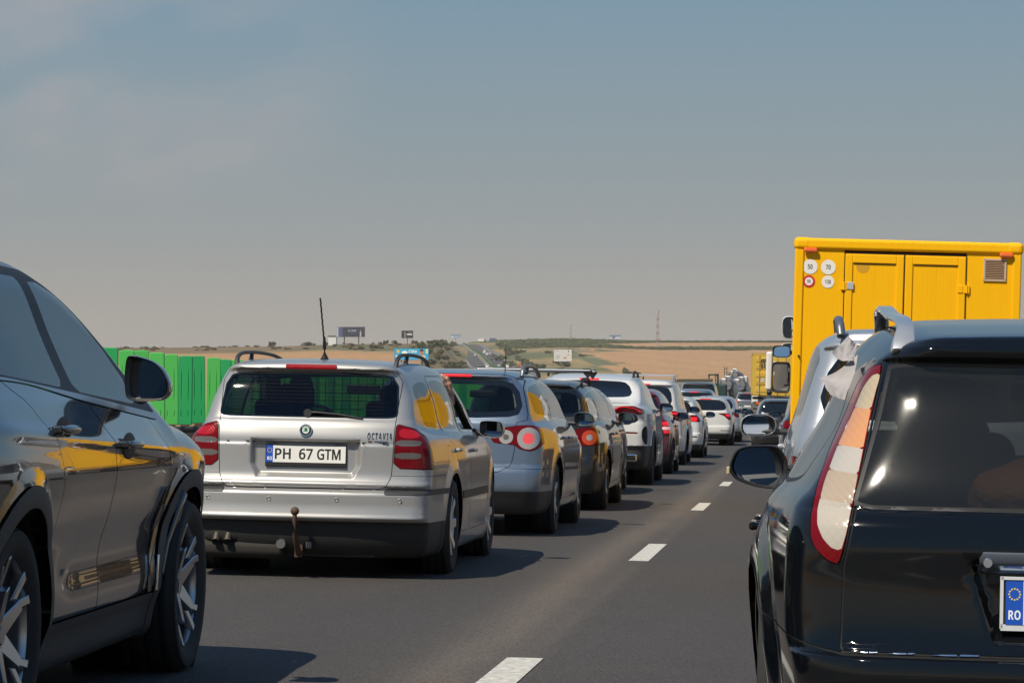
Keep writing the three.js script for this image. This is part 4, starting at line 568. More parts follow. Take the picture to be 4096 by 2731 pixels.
    // round badge, letters, wiper, high brake lamp, aerial, rails, tow ball, exhaust, sensors, mirrors, handles
    const badge = canvasTex(256, 256, (c) => { c.fillStyle = '#b9bbb8'; c.fillRect(0, 0, 256, 256); c.fillStyle = '#10231a'; c.beginPath(); c.arc(128, 128, 122, 0, 7); c.fill(); c.fillStyle = '#cfd2cf'; c.beginPath(); c.arc(128, 128, 78, 0, 7); c.fill(); c.fillStyle = '#0f6b3a'; c.beginPath(); c.moveTo(78, 160); c.lineTo(178, 160); c.lineTo(178, 148); c.lineTo(160, 148); c.quadraticCurveTo(176, 100, 140, 74); c.quadraticCurveTo(96, 80, 84, 128); c.lineTo(108, 116); c.lineTo(100, 148); c.lineTo(78, 148); c.fill(); c.fillStyle = '#dfe2df'; c.font = 'bold 40px sans-serif'; c.textAlign = 'center'; 'ŠKODA'.split('').forEach((t, i) => { const a = (i - 2) * .42; c.save(); c.translate(128 + 100 * Math.sin(a), 128 - 100 * Math.cos(a)); c.rotate(a); c.fillText(t, 0, 14); c.restore(); }); c.font = 'bold 20px sans-serif'; for (let i = -4; i <= 4; i++) { const a = Math.PI - i * .2; c.save(); c.translate(128 + 100 * Math.sin(a), 128 - 100 * Math.cos(a)); c.rotate(a + Math.PI); c.fillText('·', 0, 8); c.restore(); } });
    const b = part('badge', T(cylZ(.041, .014, 0, 0, 0, 40), 0, .985, -.088, -.2), M.chrome, car); part('emblem', T(new THREE.CircleGeometry(.038, 40), 0, .985 + .0016, -.0805, -.2), new THREE.MeshStandardMaterial({ map: badge, roughness: .25 }), b);
    const tg = (t, size, sx, x, y, m, n) => { let cx = x; for (const ch of t) { const g = new TextGeometry(ch, { font, size, depth: .004, curveSegments: 3 }); g.scale(sx, 1, 1); g.computeBoundingBox(); const w = g.boundingBox.max.x; part(n, T(g, cx, y, -rs(cx + w / 2, y + size / 2) + .001, -.14), m, car); cx += w + size * .14; } };
    const cl = std([.13, .135, .14], .25, 1); tg('OCTAVIA', .046, .46, .398, .932, cl, 'badge_letter'); part('badge_bar', T(rbox(.132, .013, .006, .002), .464, .922, -rs(.464, .922) - .001, -.1), std([.3, .3, .31], .3, 1), car); tg('4x4', .010, .9, .405, .918, M.red, 'badge_letter'); tg('TDI', .010, .9, .495, .918, M.black, 'badge_letter');
    part('high_brake_lamp', T(rbox(.335, .028, .03, .009, 0, 0, 0, 3), 0, 1.397, -.262, -.25), M.redDim, car);
    
    const wp = part('rear_wiper', merge([sweep([[.0, 1.098, -.155], [.06, 1.1, -.152], [.20, 1.09, -.15], [.32, 1.074, -.148]], [[-.012, -.006], [.012, -.006], [.01, .01], [-.01, .01]], true, t => 1 - .5 * t), cylZ(.026, .03, .0, 1.097, -.155, 16)]), M.plastic, car); part('wiper_blade', bar([.10, 1.090, -.158], [.36, 1.066, -.146], .007), M.rubber, wp);
    const an = part('aerial', merge([sweep([[.022, 1.44, -.68], [.022, 1.47, -.685], [.022, 1.53, -.67], [.021, 1.60, -.65]], ell(.036, .06, 12), true, t => 1 - .78 * Math.sqrt(t)), ]), M.black, car); part('aerial_rod', new THREE.TubeGeometry(new THREE.CatmullRomCurve3(Array.from({ length: 24 }, (_, i) => new THREE.Vector3(.020 - .0004 * i + .0016 * Math.sin(i * 1.9), 1.58 + i * .0118, -.65 + .006 * i))), 60, .0058, 6), M.black, an);
    for (const s of [1, -1]) {
      part('roof_rail', merge([railGeo([[s * .525, 1.40, -.46], [s * .53, 1.448, -.50], [s * .53, 1.480, -.63], [s * .53, 1.495, -.95], [s * .53, 1.500, -1.5], [s * .525, 1.485, -2.05], [s * .52, 1.45, -2.3], [s * .52, 1.41, -2.36]], .016, .012), bar([s * .525, 1.44, -.98], [s * .53, 1.492, -1.05], .018, 8, .012)]), M.plastic, car);
      const hM = (x, y, sx, n) => { part('handle_recess', cupGeo(x, y, sx, s), silver, made[n + s] ?? car); part('door_handle', handleGeo(x, y + .004, sx, s), silver, made[n + s] ?? car); };
      hM(Wf(1.28, .86) - .012, .86, 1.28, 'rear_door'); hM(Wf(2.18, .85) - .012, .85, 2.18, 'front_door');
    }
    const tb = part('tow_bar', merge([sweep([[-.03, .20, -.08], [-.03, .24, -.02], [-.033, .32, .055], [-.035, .40, .065], [-.036, .46, .065]], ell(.017, .02, 12), true, t => 1.2 - .4 * t), box(.05, .08, .03, -.03, .21, -.09)]), M.rust, car); part('tow_beam', box(.9, .05, .06, 0, .20, -.2), M.black, car); part('tow_ball', T(new THREE.SphereGeometry(.028, 24, 16), -.036, .470, .065), M.rust, tb);
    part('tow_socket', cylZ(.030, .05, -.14, .255, -.06, 20), std([.16, .16, .16], .5, .5), car); part('tow_hook', T(rbox(.035, .045, .03, .01), .04, .25, -.06), std([.22, .21, .19], .5, .3), car);
    for (const x of [-.565, -.49]) { const e = part('exhaust_pipe', T(new THREE.CylinderGeometry(.021, .025, .06, 20, 1, true), x, .285, -.075, -.7), std([.12, .105, .09], .5, .7), car); part('exhaust_bore', T(new THREE.CircleGeometry(.022, 20), x, .25, -.045, .9), M.dark, e); }
    part('exhaust_recess', T(new THREE.SphereGeometry(1, 24, 14).scale(.125, .052, .05), -.528, .292, -rs(.528, .29) - .022), M.dark, car);
    part('silencer', T(rbox(.62, .12, .3, .055, 0, 0, 0, 3), -.42, .215, -.24), std([.02, .017, .014], .8), car);
    for (const x of [-.62, -.22, .22, .62]) part('parking_sensor', T(new THREE.TorusGeometry(.012, .003, 8, 20), x, .545, -rs(x, .545) + .0005), M.steel, car);
    const ol = soften([[-.105, -.06], [.075, -.068], [.115, -.02], [.10, .055], [.06, .07], [-.085, .072], [-.108, .05]], 2).map(([a, b]) => [a * .84, b * .92]);
    addMirror(car, ol, [.935, .995, -2.86], { m: silver, depth: .12, base: [.79, .985, -2.93] }); addMirror(car, ol.map(([a, b]) => [-a, b]).reverse(), [-.935, .995, -2.86], { m: silver, depth: .12, base: [-.79, .985, -2.93] });
    // inside
    for (const x of [-.36, .36]) roundSeat(car, M.seat, x, 2.05, 1.26, .5, [0], .66); roundSeat(car, M.seat, 0, 1.2, 1.15, 1.24, [-.38, .38], .58);
    part('dashboard', rbox(1.4, .25, .5, .1, 0, .86, -3.1, 3), M.seat, car); part('steering_wheel', T(new THREE.TorusGeometry(.18, .015, 8, 28), -.36, .98, -2.75, -.4), M.seat, car);
    part('rear_view_mirror', T(rbox(.25, .07, .03, .02), .02, 1.27, -2.62, 0, -.1), M.black, car); part('luggage', rbox(1.05, .42, .55, .05, 0, .76, -.75), M.seat, car);
    const wires = []; for (let i = 0; i < 20; i++) wires.push(box(.004, .30, .004, -.53 + i * .056, 1.20, -1.08)); for (let i = 0; i < 6; i++) wires.push(box(1.08, .004, .004, 0, 1.07 + i * .055, -1.083)); part('dog_guard', merge(wires), M.black, car);
    const heat = []; for (let i = 0; i < 11; i++) heat.push(box(.98, .0008, .001, 0, 1.10 + i * .023, -(.178 + i * .0122))); part('heating_wires', merge(heat), M.rust, made['rear_window0'] ?? car);
  },
});
// ---------- the dark grey SUV on the left ----------
{
  const grey = paint([.036, .040, .046], .85, .15, { clearcoatRoughness: .01 });
  const belt = curve([[.6, 1.20], [1.3, 1.19], [2.2, 1.132], [3.25, 1.075], [4, 1.04]]);
  const glassB = glassM([.085, .13, .14]);
  buildCar({
    name: 'sport_utility_vehicle', label: 'dark grey SUV with silver alloy wheels beside the camera on the left edge', at: [-3.475, 8.45, .012], m: grey, lining: true, linTo: 3.4,
    L: 4.77, hw: .985, H: 1.65, yb: .17, clad: .07,
    res: { y: .03, s: .045, x: .035, yf: [[.25, 1.3, .015]], sf: [[1.0, 4.77, .022]], xf: [[.55, 1.1, .022]] },
    side: [[.1, .86], [.2, .885], [.30, .905], [.345, .922], [.37, .930], [.48, .938], [.60, .938], [.70, .956], [.80, .974], [.86, .982], [.90, .979], [.98, .958], [1.05, .922], [1.10, .893], [1.14, .862], [1.34, .745], [1.5, .665], [1.6, .60], [1.66, .54]],
    plan: [[0, .14], [.4, .03], [.9, 0], [1.4, .004], [2.0, .018], [2.9, .042], [3.2, .050], [3.5, .060], [4.0, .048], [4.42, .065], [4.6, .12], [4.77, .28]],
    top: [[-.1, 1.1], [.2, 1.2], [.8, 1.47], [1.4, 1.61], [1.9, 1.645], [2.4, 1.64], [2.7, 1.602], [2.98, 1.53], [3.2, 1.445], [3.42, 1.325], [3.62, 1.18], [3.76, 1.095], [4.1, 1.04], [4.4, .98], [4.6, .90], [4.78, .74]], crown: .05,
    rear: [[.1, .2], [.3, .06], [.55, 0], [.8, .04], [1.0, .08], [1.15, .16], [1.6, .8]], front: [[.1, 4.5], [.3, 4.68], [.5, 4.76], [.75, 4.77], [.9, 4.70], [1.6, 4.5]], frontBow: .34, k: { st: .13, sf: .22 },
    sideFn: (s, y) => { return .018 * Math.exp(-Math.pow((y - .53) / .09, 2)) * -sst(1.5, 1.9, s) * (1 - sst(3.2, 3.6, s)) + .012 * Math.exp(-Math.pow((y - .99 + .03 * (s - 1.4)) / .03, 2)) * (1 - sst(3.3, 3.9, s)) * sst(.5, 1, s); },
    flares: [[1.0, .36, .42, .022, .12], [3.90, .36, .42, .022, .12]], arches: [[1.0, .36, .405], [3.90, .36, .405]],
    wheels: { r: .36, w: .265, rim: .258, sR: 1.0, sF: 3.90, x: .945, style: 'y', n: 5, gap: .055, m: std([.45, .46, .48], .28, .95) },
    regions: (Wf) => {
      const fd = sideP([[2.19, 1.137], [2.34, 1.545], [2.52, 1.550], [2.75, 1.515], [2.98, 1.43], [3.18, 1.31], [3.28, 1.20], [3.18, 1.093]], { it: 1, q: .07 });
      const rd = sideP([[.95, 1.22], [1.2, 1.42], [1.5, 1.52], [1.9, 1.555], [2.20, 1.555], [2.04, 1.146], [1.1, 1.185]], { it: 1, q: .07 });
      const dlo = sideP([[.85, 1.18], [1.2, 1.46], [1.5, 1.555], [1.9, 1.59], [2.5, 1.588], [2.78, 1.545], [3.03, 1.455], [3.23, 1.335], [3.42, 1.18], [3.52, 1.062], [2.2, 1.132], [1.2, 1.178]], { it: 1, q: .07 });
      const chromeB = (x, y, s) => Math.max(Math.abs(y - belt(s) + .012) - .013, .8 - s, s - 3.50, .5 - x);
      return [
        { n: 'front_door_window', d: fd, m: glassB, pair: 1, child: 'front_door', seam: .006, seamM: M.black },
        { n: 'rear_door_window', d: rd, m: glassB, pair: 1, child: 'rear_door', seam: .006, seamM: M.black },
        { n: 'window_frame', d: dlo, m: M.black, pair: 1 },
        { n: 'roof_strip', d: (x, y, s) => Math.max(Math.abs(y - (1.602 - sst(2.45, 3.05, s) * .135 - sst(1.6, .9, s) * .12)) - .011, .8 - s, s - 3.0, .45 - x), m: std([.28, .30, .33], .35, .8), pair: 1 },
        { n: 'belt_strip', d: chromeB, m: std([.42, .43, .45], .3, .85), pair: 1, off: .004 },
        { n: 'windscreen', d: dMax((x, y, s) => x - (Wf(s, y) - .085), (x, y, s) => 2.66 - s, (x, y, s) => s - 3.68, (x, y, s) => 1.08 - y), m: glassB, seam: .02, seamM: M.black },
        { n: 'rear_window', d: rearP([[-.6, 1.18], [.6, 1.18], [.5, 1.5], [-.5, 1.5]], { smax: 1.1 }), m: M.glassPriv },
        { n: 'air_vent', d: sideP([[3.60, .745], [3.73, .735], [3.66, .66], [3.585, .60], [3.50, .50], [3.475, .56]], { it: 2, q: .12 }), m: M.dark, pair: 1, off: -.03 },
        { n: 'sill_cladding', d: (x, y, s) => Math.max(y - .352, 1.28 - s, s - 3.55, .5 - x), m: M.cladding, pair: 1, off: .006 },
        { n: 'rear_door', d: sideP([[1.0, 1.60], [1.05, 1.19], [1.28, 1.10], [1.44, .95], [1.50, .80], [1.46, .62], [1.46, .34], [2.315, .34], [2.35, .5], [2.40, .80], [2.375, .95], [2.29, 1.06], [2.22, 1.13], [2.28, 1.60]], { it: 1, q: .05 }), seam: .005, pair: 1, lining: true },
        { n: 'front_door', d: sideP([[2.285, 1.60], [2.225, 1.13], [2.295, 1.06], [2.38, .95], [2.405, .80], [2.355, .5], [2.32, .34], [3.31, .34], [3.45, .55], [3.555, .75], [3.54, .88], [3.38, 1.0], [3.27, 1.07], [3.45, 1.075], [3.0, 1.60]], { it: 1, q: .05 }), seam: .005, pair: 1, lining: true },
        { n: 'bonnet', d: (x, y, s) => Math.max(3.72 - s, s - 4.62, .9 - y + (s > 4.3 ? (s - 4.3) * .25 : 0), x - (.80 - sst(4.0, 4.62, s) * .12)), seam: .005 },
      ];
    },
    extras: (car, made, Wf) => {
      const ol = soften([[-.083, .083], [-.055, .087], [.017, .068], [.058, .036], [.087, -.019], [.084, -.063], [.055, -.082], [-.055, -.086], [-.082, -.074], [-.09, 0]], 2, .2);
      addMirror(car, ol, [.965, 1.198, -2.83], { m: phys([.012, .012, .013], .22, 0, { clearcoat: 1 }), depth: .15, base: [.90, 1.12, -3.02], yaw: .05 });
      addMirror(car, ol.map(([a, b]) => [-a, b]).reverse(), [-1.075, 1.20, -2.83], { m: M.black, depth: .15, base: [-.90, 1.12, -3.02], yaw: .05 });
      for (const s of [1, -1]) {
        for (const [sx, y, n] of [[1.55, 1.005, 'rear_door'], [2.60, .945, 'front_door']]) { const x = Wf(sx, y); part('handle_recess', T(new THREE.SphereGeometry(1, 24, 14).scale(.010, .05, .115), s * (x + .001), y, -sx - .01), M.black, made[n + s] ?? car); part('door_handle', merge([T(new THREE.SphereGeometry(1, 28, 16).scale(.020, .016, .125), s * (x + .03), y + .006, -sx), T(rbox(.04, .03, .03, .01), s * (x + .012), y + .004, -sx - .11), T(rbox(.04, .03, .04, .01), s * (x + .012), y + .004, -sx + .11)]), paint([.03, .032, .035], .4, .15), made[n + s] ?? car); }
        part('vent_trim', sweep([[s * (Wf(3.70, .74) + .012), .745, -3.715], [s * (Wf(3.65, .66) + .016), .65, -3.66], [s * (Wf(3.58, .55) + .012), .54, -3.575], [s * (Wf(3.5, .42) + .008), .42, -3.49]], [[-.008, -.02], [.008, -.02], [.008, .02], [-.008, .02]]), grey, car);
        part('vent_blade', sweep([[s * (Wf(3.46, .50) + .004), .50, -3.452], [s * (Wf(3.44, .40) + .004), .36, -3.435]], ell(.006, .012, 8)), M.chrome, car);
      }
      for (const x of [-.40, .40]) roundSeat(car, M.seat, x, 2.05, 1.38, .54, [0], .76); roundSeat(car, M.seat, 0, 1.1, 1.3, 1.3, [-.42, .42], .66);
      part('dashboard', rbox(1.5, .24, .55, .1, 0, 1.0, -3.25, 3), M.seat, car); part('steering_wheel', T(new THREE.TorusGeometry(.185, .018, 8, 28), -.40, 1.12, -2.82, -.4), M.seat, car);
    },
  });
}
// ---------- the black estate car on the right edge ----------
{
  const black = paint([.004, .005, .0065], .0, .5, { clearcoatRoughness: .06, specularIntensity: 0 });
  const g2 = phys([.20, .20, .18], .13, 0, { transmission: .94, thickness: 0, ior: 1.5 });
  buildCar({
    name: 'estate_car', label: 'black estate car with tall orange and clear rear lamp and grey roof rail', at: [.72, 7.56], m: black, lining: true,
    L: 4.46, hw: .90, H: 1.405, yb: .18,
    res: { y: .03, s: .045, x: .03, yf: [[.40, 1.36, .012]], sf: [[-.12, .62, .014], [.62, 1.6, .03]], xf: [[.45, .95, .014]] },
    side: [[.1, .82], [.2, .85], [.35, .872], [.5, .888], [.62, .896], [.72, .894], [.80, .888], [.86, .872], [.895, .850], [.915, .830], [1.0, .778], [1.1, .720], [1.25, .655], [1.34, .61], [1.41, .55]],
    plan: [[0, .165], [.15, .115], [.4, .070], [.8, .025], [1.1, 0], [3.1, 0], [3.7, .03], [4.2, .12], [4.46, .26]], planTop: 1.0,
    top: [[-.1, 1.27], [.25, 1.318], [.45, 1.34], [.9, 1.378], [1.4, 1.402], [1.9, 1.398], [2.3, 1.36], [2.65, 1.26], [3.1, 1.05], [3.3, .955], [3.9, .86], [4.3, .76], [4.46, .6]], crown: .045,
    rear: [[.1, .16], [.2, .08], [.34, .03], [.46, 0], [.498, .004], [.506, .012], [.514, .052], [.524, .055], [.535, .066], [.60, .078], [.70, .082], [.77, .080], [.82, .088], [.85, .104], [.864, .118], [.871, .130], [.882, .132], [1.245, .292], [1.252, .288], [1.262, .262], [1.285, .258], [1.300, .270], [1.325, .280], [1.42, .32]],
    bow: .13, bowP: 3.0, rearFn: (x, y) => { const d = Math.max(Math.abs(x) - (.325 - (y < .72 ? (.72 - y) * .3 : 0)), y - .735, .565 - y); return .035 * sst(.03, -.012, d); },
    front: [[.1, 4.3], [.3, 4.42], [.55, 4.46], [.7, 4.44], [.85, 4.3], [1.4, 4.2]], k: { st: .13, sr: .14, tr: .022 },
    flares: [[.95, .33, .375, .026, .14], [3.6, .33, .375, .026, .14]], arches: [[.95, .33, .36], [3.6, .33, .36]],
    wheels: { r: .325, w: .21, rim: .21, sR: .95, sF: 3.6, x: .885, style: 'five', n: 5 },
    regions: (Wf) => {
      const lampPts = [[.562, 1.250], [.588, 1.12], [.668, .728], [.702, .738], [.733, .765], [.748, .80], [.748, .85], [.732, .93], [.702, 1.02], [.664, 1.11], [.628, 1.20], [.598, 1.238]];
      const lamp = rearP(lampPts, { it: 1, q: .12, smax: .62 });
      const inner = rearP([[.570, 1.222], [.596, 1.12], [.665, .766], [.694, .774], [.716, .798], [.729, .83], [.729, .868], [.713, .935], [.684, 1.018], [.648, 1.10], [.614, 1.185], [.592, 1.215]], { it: 1, q: .12, smax: .62 });
      const band = (a, b) => (x, y, s) => { const v = y - (x - .65) * .12; return Math.max(a - v, v - b); };
      return [
        { n: 'rear_window', d: rearP([[-.645, .873], [.645, .873], [.578, 1.12], [.552, 1.248], [-.552, 1.248], [-.578, 1.12]], { it: 1, q: .04, smax: .5 }), m: g2, seam: .010, seamM: M.black, child: 'tailgate' },
        { n: 'yellow_section', as: 'reversing_lamp', d: dMax(inner, band(1.132, 2)), m: phys([.48, .39, .25], .2, 0, { clearcoat: .6, bumpMap: lensBump, bumpScale: .002 }), pair: 1, off: .002, child: 'tail_lamp' },
        { n: 'amber_section', as: 'indicator_lamp', d: dMax(inner, band(1.028, 1.132)), m: phys([.54, .27, .12], .2, 0, { clearcoat: .6, bumpMap: lensBump, bumpScale: .002, emissive: rgb(.10, .02, 0), emissiveIntensity: 1 }), pair: 1, off: .002, child: 'tail_lamp' },
        { n: 'white_section', as: 'clear_section', d: dMax(inner, band(.962, 1.028)), m: phys([.46, .42, .37], .2, 0, { clearcoat: .6, bumpMap: lensBump, bumpScale: .0012 }), pair: 1, off: .002, child: 'tail_lamp' },
        { n: 'beige_section', as: 'clear_section', d: dMax(inner, band(.885, .962)), m: phys([.42, .33, .24], .2, 0, { clearcoat: .6, bumpMap: lensBump, bumpScale: .002 }), pair: 1, off: .002, child: 'tail_lamp' },
        { n: 'low_section', as: 'clear_section', d: dMax(inner, band(-1, .886)), m: phys([.46, .41, .34], .2, 0, { clearcoat: .6, bumpMap: lensBump, bumpScale: .0012 }), pair: 1, off: .002, child: 'tail_lamp' },
        { n: 'tail_lamp', d: lamp, m: M.red, pair: 1, seam: .004, off: .003 },
        { n: 'windscreen', d: dMax((x, y, s) => x - (Wf(s, y) - .08), (x, y, s) => 2.4 - s, (x, y, s) => s - 3.25, (x, y, s) => .96 - y), m: M.glass, seam: .02, seamM: M.black },
        { n: 'quarter_window', d: sideP([[.62, .93], [1.1, .915], [1.1, 1.25], [.72, 1.20], [.56, 1.08]], { it: 2, q: .15 }), m: M.glassPriv, pair: 1, seam: .012, seamM: M.black },
        { n: 'rear_door_window', d: sideP([[1.18, .912], [1.98, .905], [1.98, 1.30], [1.18, 1.27]], { it: 1, q: .06 }), m: M.glassPriv, pair: 1, seam: .014, seamM: M.black, child: 'rear_door' },
        { n: 'front_door_window', d: sideP([[2.06, .903], [2.95, .895], [2.75, 1.02], [2.4, 1.22], [2.06, 1.295]], { it: 1, q: .06 }), m: M.glassTint, pair: 1, seam: .014, seamM: M.black, child: 'front_door' },
        { n: 'plate_handle', as: 'chrome_strip', d: (x, y, s) => Math.max(Math.abs(y - .754) - .021, x - .325, s - .4), m: phys([.42, .50, .62], .16, .9, {}), off: .016 },
        { n: 'tailgate_edge', as: 'bright_strip', d: (x, y, s) => Math.max(Math.abs(y - .5165) - .0028, x - .63, s - .4), m: M.chrome, off: .002 },
        { n: 'tailgate', d: rearP([[-.56, 1.6], [.56, 1.6], [.558, 1.252], [.584, 1.12], [.664, .73], [.668, .514], [-.668, .514], [-.664, .73], [-.584, 1.12], [-.558, 1.252]], { it: 0, smax: .345 }), seam: .005, lining: true },
        { n: 'rear_bumper', d: (x, y, s) => Math.max(y - .5135 - (x > .66 ? (x - .66) * .18 + Math.max(0, s - .15) * .06 : 0), s - .62), seam: .005 },
        { n: 'fuel_flap', d: sideP([[.9, .70], [1.08, .70], [1.08, .86], [.9, .86]], { it: 3 }), seam: .003, pair: 1 },
        { n: 'rear_door', d: sideP([[1.12, 1.31], [1.12, .9], [1.32, .7], [1.40, .3], [2.01, .3], [2.01, 1.33]], { it: 1, q: .06 }), seam: .004, pair: 1, lining: true },
        { n: 'front_door', d: sideP([[2.02, 1.33], [2.02, .3], [3.1, .3], [3.15, .7], [3.05, .9], [2.8, 1.06], [2.42, 1.27]], { it: 1, q: .06 }), seam: .004, pair: 1, lining: true },
      ];
    },
    extras: (car, made, Wf) => {
      addPlate(car, [['GL', 108, 170], ['41', 370, 165], ['FAR', 600, 300]].slice(0, 0), .650, .100, -.03);
      part('plate_frame', merge([box(.54, .016, .012, 0, .588, -.098), box(.54, .008, .012, 0, .711, -.098), box(.008, .131, .012, -.268, .65, -.098), box(.008, .131, .012, .268, .65, -.098)]), std([.66, .67, .68], .4), car);
      part('strip_screw', cylZ(.011, .006, -.305, .748, -.072, 20), M.alu, car);
      part('window_wiper', merge([bar([.02, .93, -.128], [.46, .965, -.128], .008), cylZ(.02, .03, .0, .925, -.128, 12)]), M.black, car);
      for (const s of [1, -1]) {
        part('roof_rail', sweep(new THREE.CatmullRomCurve3([[s * .512, 1.275, -.36], [s * .512, 1.305, -.385], [s * .508, 1.338, -.43], [s * .51, 1.360, -.54], [s * .53, 1.39, -.95], [s * .54, 1.425, -1.4], [s * .54, 1.425, -1.9], [s * .53, 1.39, -2.25], [s * .53, 1.34, -2.35]].map(p => new THREE.Vector3(...p)), false, 'centripetal').getPoints(46).map(p => [p.x, p.y, p.z]), [[-.030, -.012], [.030, -.012], [.036, 0], [.028, .014], [-.028, .014], [-.036, 0]], true, t => 1 - .35 * sst(0, .3, t)), paint([.40, .41, .43], .5, .4), car);
        for (const [sx, y, n] of [[1.45, .78, 'rear_door'], [2.25, .77, 'front_door']]) part('door_handle', handleGeo(Wf(sx, y) - .004, y, sx, s, .2), black, made[n + s] ?? car);
      }
      const ol = soften([[-.096, .014], [-.078, .055], [-.046, .070], [.055, .074], [.078, .055], [.097, .023], [.099, -.028], [.06, -.074], [-.014, -.066], [-.078, -.043], [-.097, -.014]], 2, .2);
      addMirror(car, ol, [-.925, .93, -2.72], { m: M.black, depth: .13, base: [-.78, .93, -2.85], yaw: .08 }); addMirror(car, ol.map(([a, b]) => [-a, b]).reverse(), [.985, .93, -2.72], { m: M.black, depth: .13, base: [.80, .93, -2.85] });
      part('side_indicator', T(rbox(.012, .028, .03, .005), -1.028, .915, -2.73), phys([.5, .42, .25], .2, 0), car);
      for (const x of [-.37, .37]) roundSeat(car, M.seat, x, 1.95, 1.2, .5, [0], .62); roundSeat(car, M.seat, 0, 1.15, 1.08, 1.24, [-.38, .38], .52);
      part('dashboard', rbox(1.4, .25, .5, .1, 0, .80, -3.0, 3), M.seat, car); part('parcel_shelf', rbox(1.2, .03, .62, .01, 0, .80, -.62), M.lining, car); part('rear_view_mirror', T(rbox(.24, .07, .03, .02), .02, 1.2, -2.5), M.black, car);
    },
  });
  // seen through its rear window: a crumpled brown bag on the shelf
  const bagG = new THREE.IcosahedronGeometry(1, 5); const bp = bagG.attributes.position;
  for (let i = 0; i < bp.count; i++) { const v = new THREE.Vector3().fromBufferAttribute(bp, i), n = 1 + .16 * fbm(v.x * 2.2, v.y * 2.2, v.z * 2.2, 4) + .05 * Math.abs(perlin.noise(v.x * 6, v.y * 6, v.z * 6)); bp.setXYZ(i, v.x * n * .20, Math.max(-.07, v.y * n * .105), v.z * n * .14); }
  bagG.computeVertexNormals(); const bag = part(numbered('bag'), bagG, std([.42, .17, .03], .55), scene); tagObj(bag, 'crumpled orange brown bag behind the rear window of the black estate car', 'bag'); place(bag, .72 - .12, 7.56 + .42); bag.position.y += .905;
  // a cloth hung from its rear side window
  const patch = (c, k) => { const P = [], I = [], n = 20; for (let j = 0; j <= n; j++) for (let i = 0; i <= n; i++) { const u = i / n, v = j / n, q = [0, 1, 2].map(m => mixn(mixn(c[0][m], c[1][m], u), mixn(c[3][m], c[2][m], u), v)), w = .004 * Math.sin(u * 5 + v * 3 + k) + .002 * Math.sin(v * 9 + u * 4 + k) + .002 * perlin.noise(u * 5, v * 5, k); P.push(q[0] + w * .6, q[1] + w * .8 - .012 * Math.sin(u * Math.PI), -q[2] + w * 1.0); } for (let j = 0; j < n; j++) for (let i = 0; i < n; i++) { const a = j * (n + 1) + i; I.push(a, a + 1, a + n + 1, a + 1, a + n + 2, a + n + 1); } const g = new THREE.BufferGeometry(); g.setAttribute('position', new THREE.Float32BufferAttribute(P, 3)); g.setIndex(I); g.computeVertexNormals(); return g; };
  const cg = merge([patch([[-.630, 1.272, .76], [-.732, 1.214, .74], [-.703, 1.162, .69], [-.640, 1.168, .70]], 1), patch([[-.622, 1.318, .79], [-.655, 1.325, .78], [-.694, 1.284, .74], [-.640, 1.255, .74]], 4)]);
  const cloth = part(numbered('cloth'), cg, std([.38, .355, .355], .95, 0, { side: THREE.DoubleSide }), scene); tagObj(cloth, 'grey cloth hanging out of the side window of the black estate car', 'cloth'); place(cloth, .72, 7.56);
}
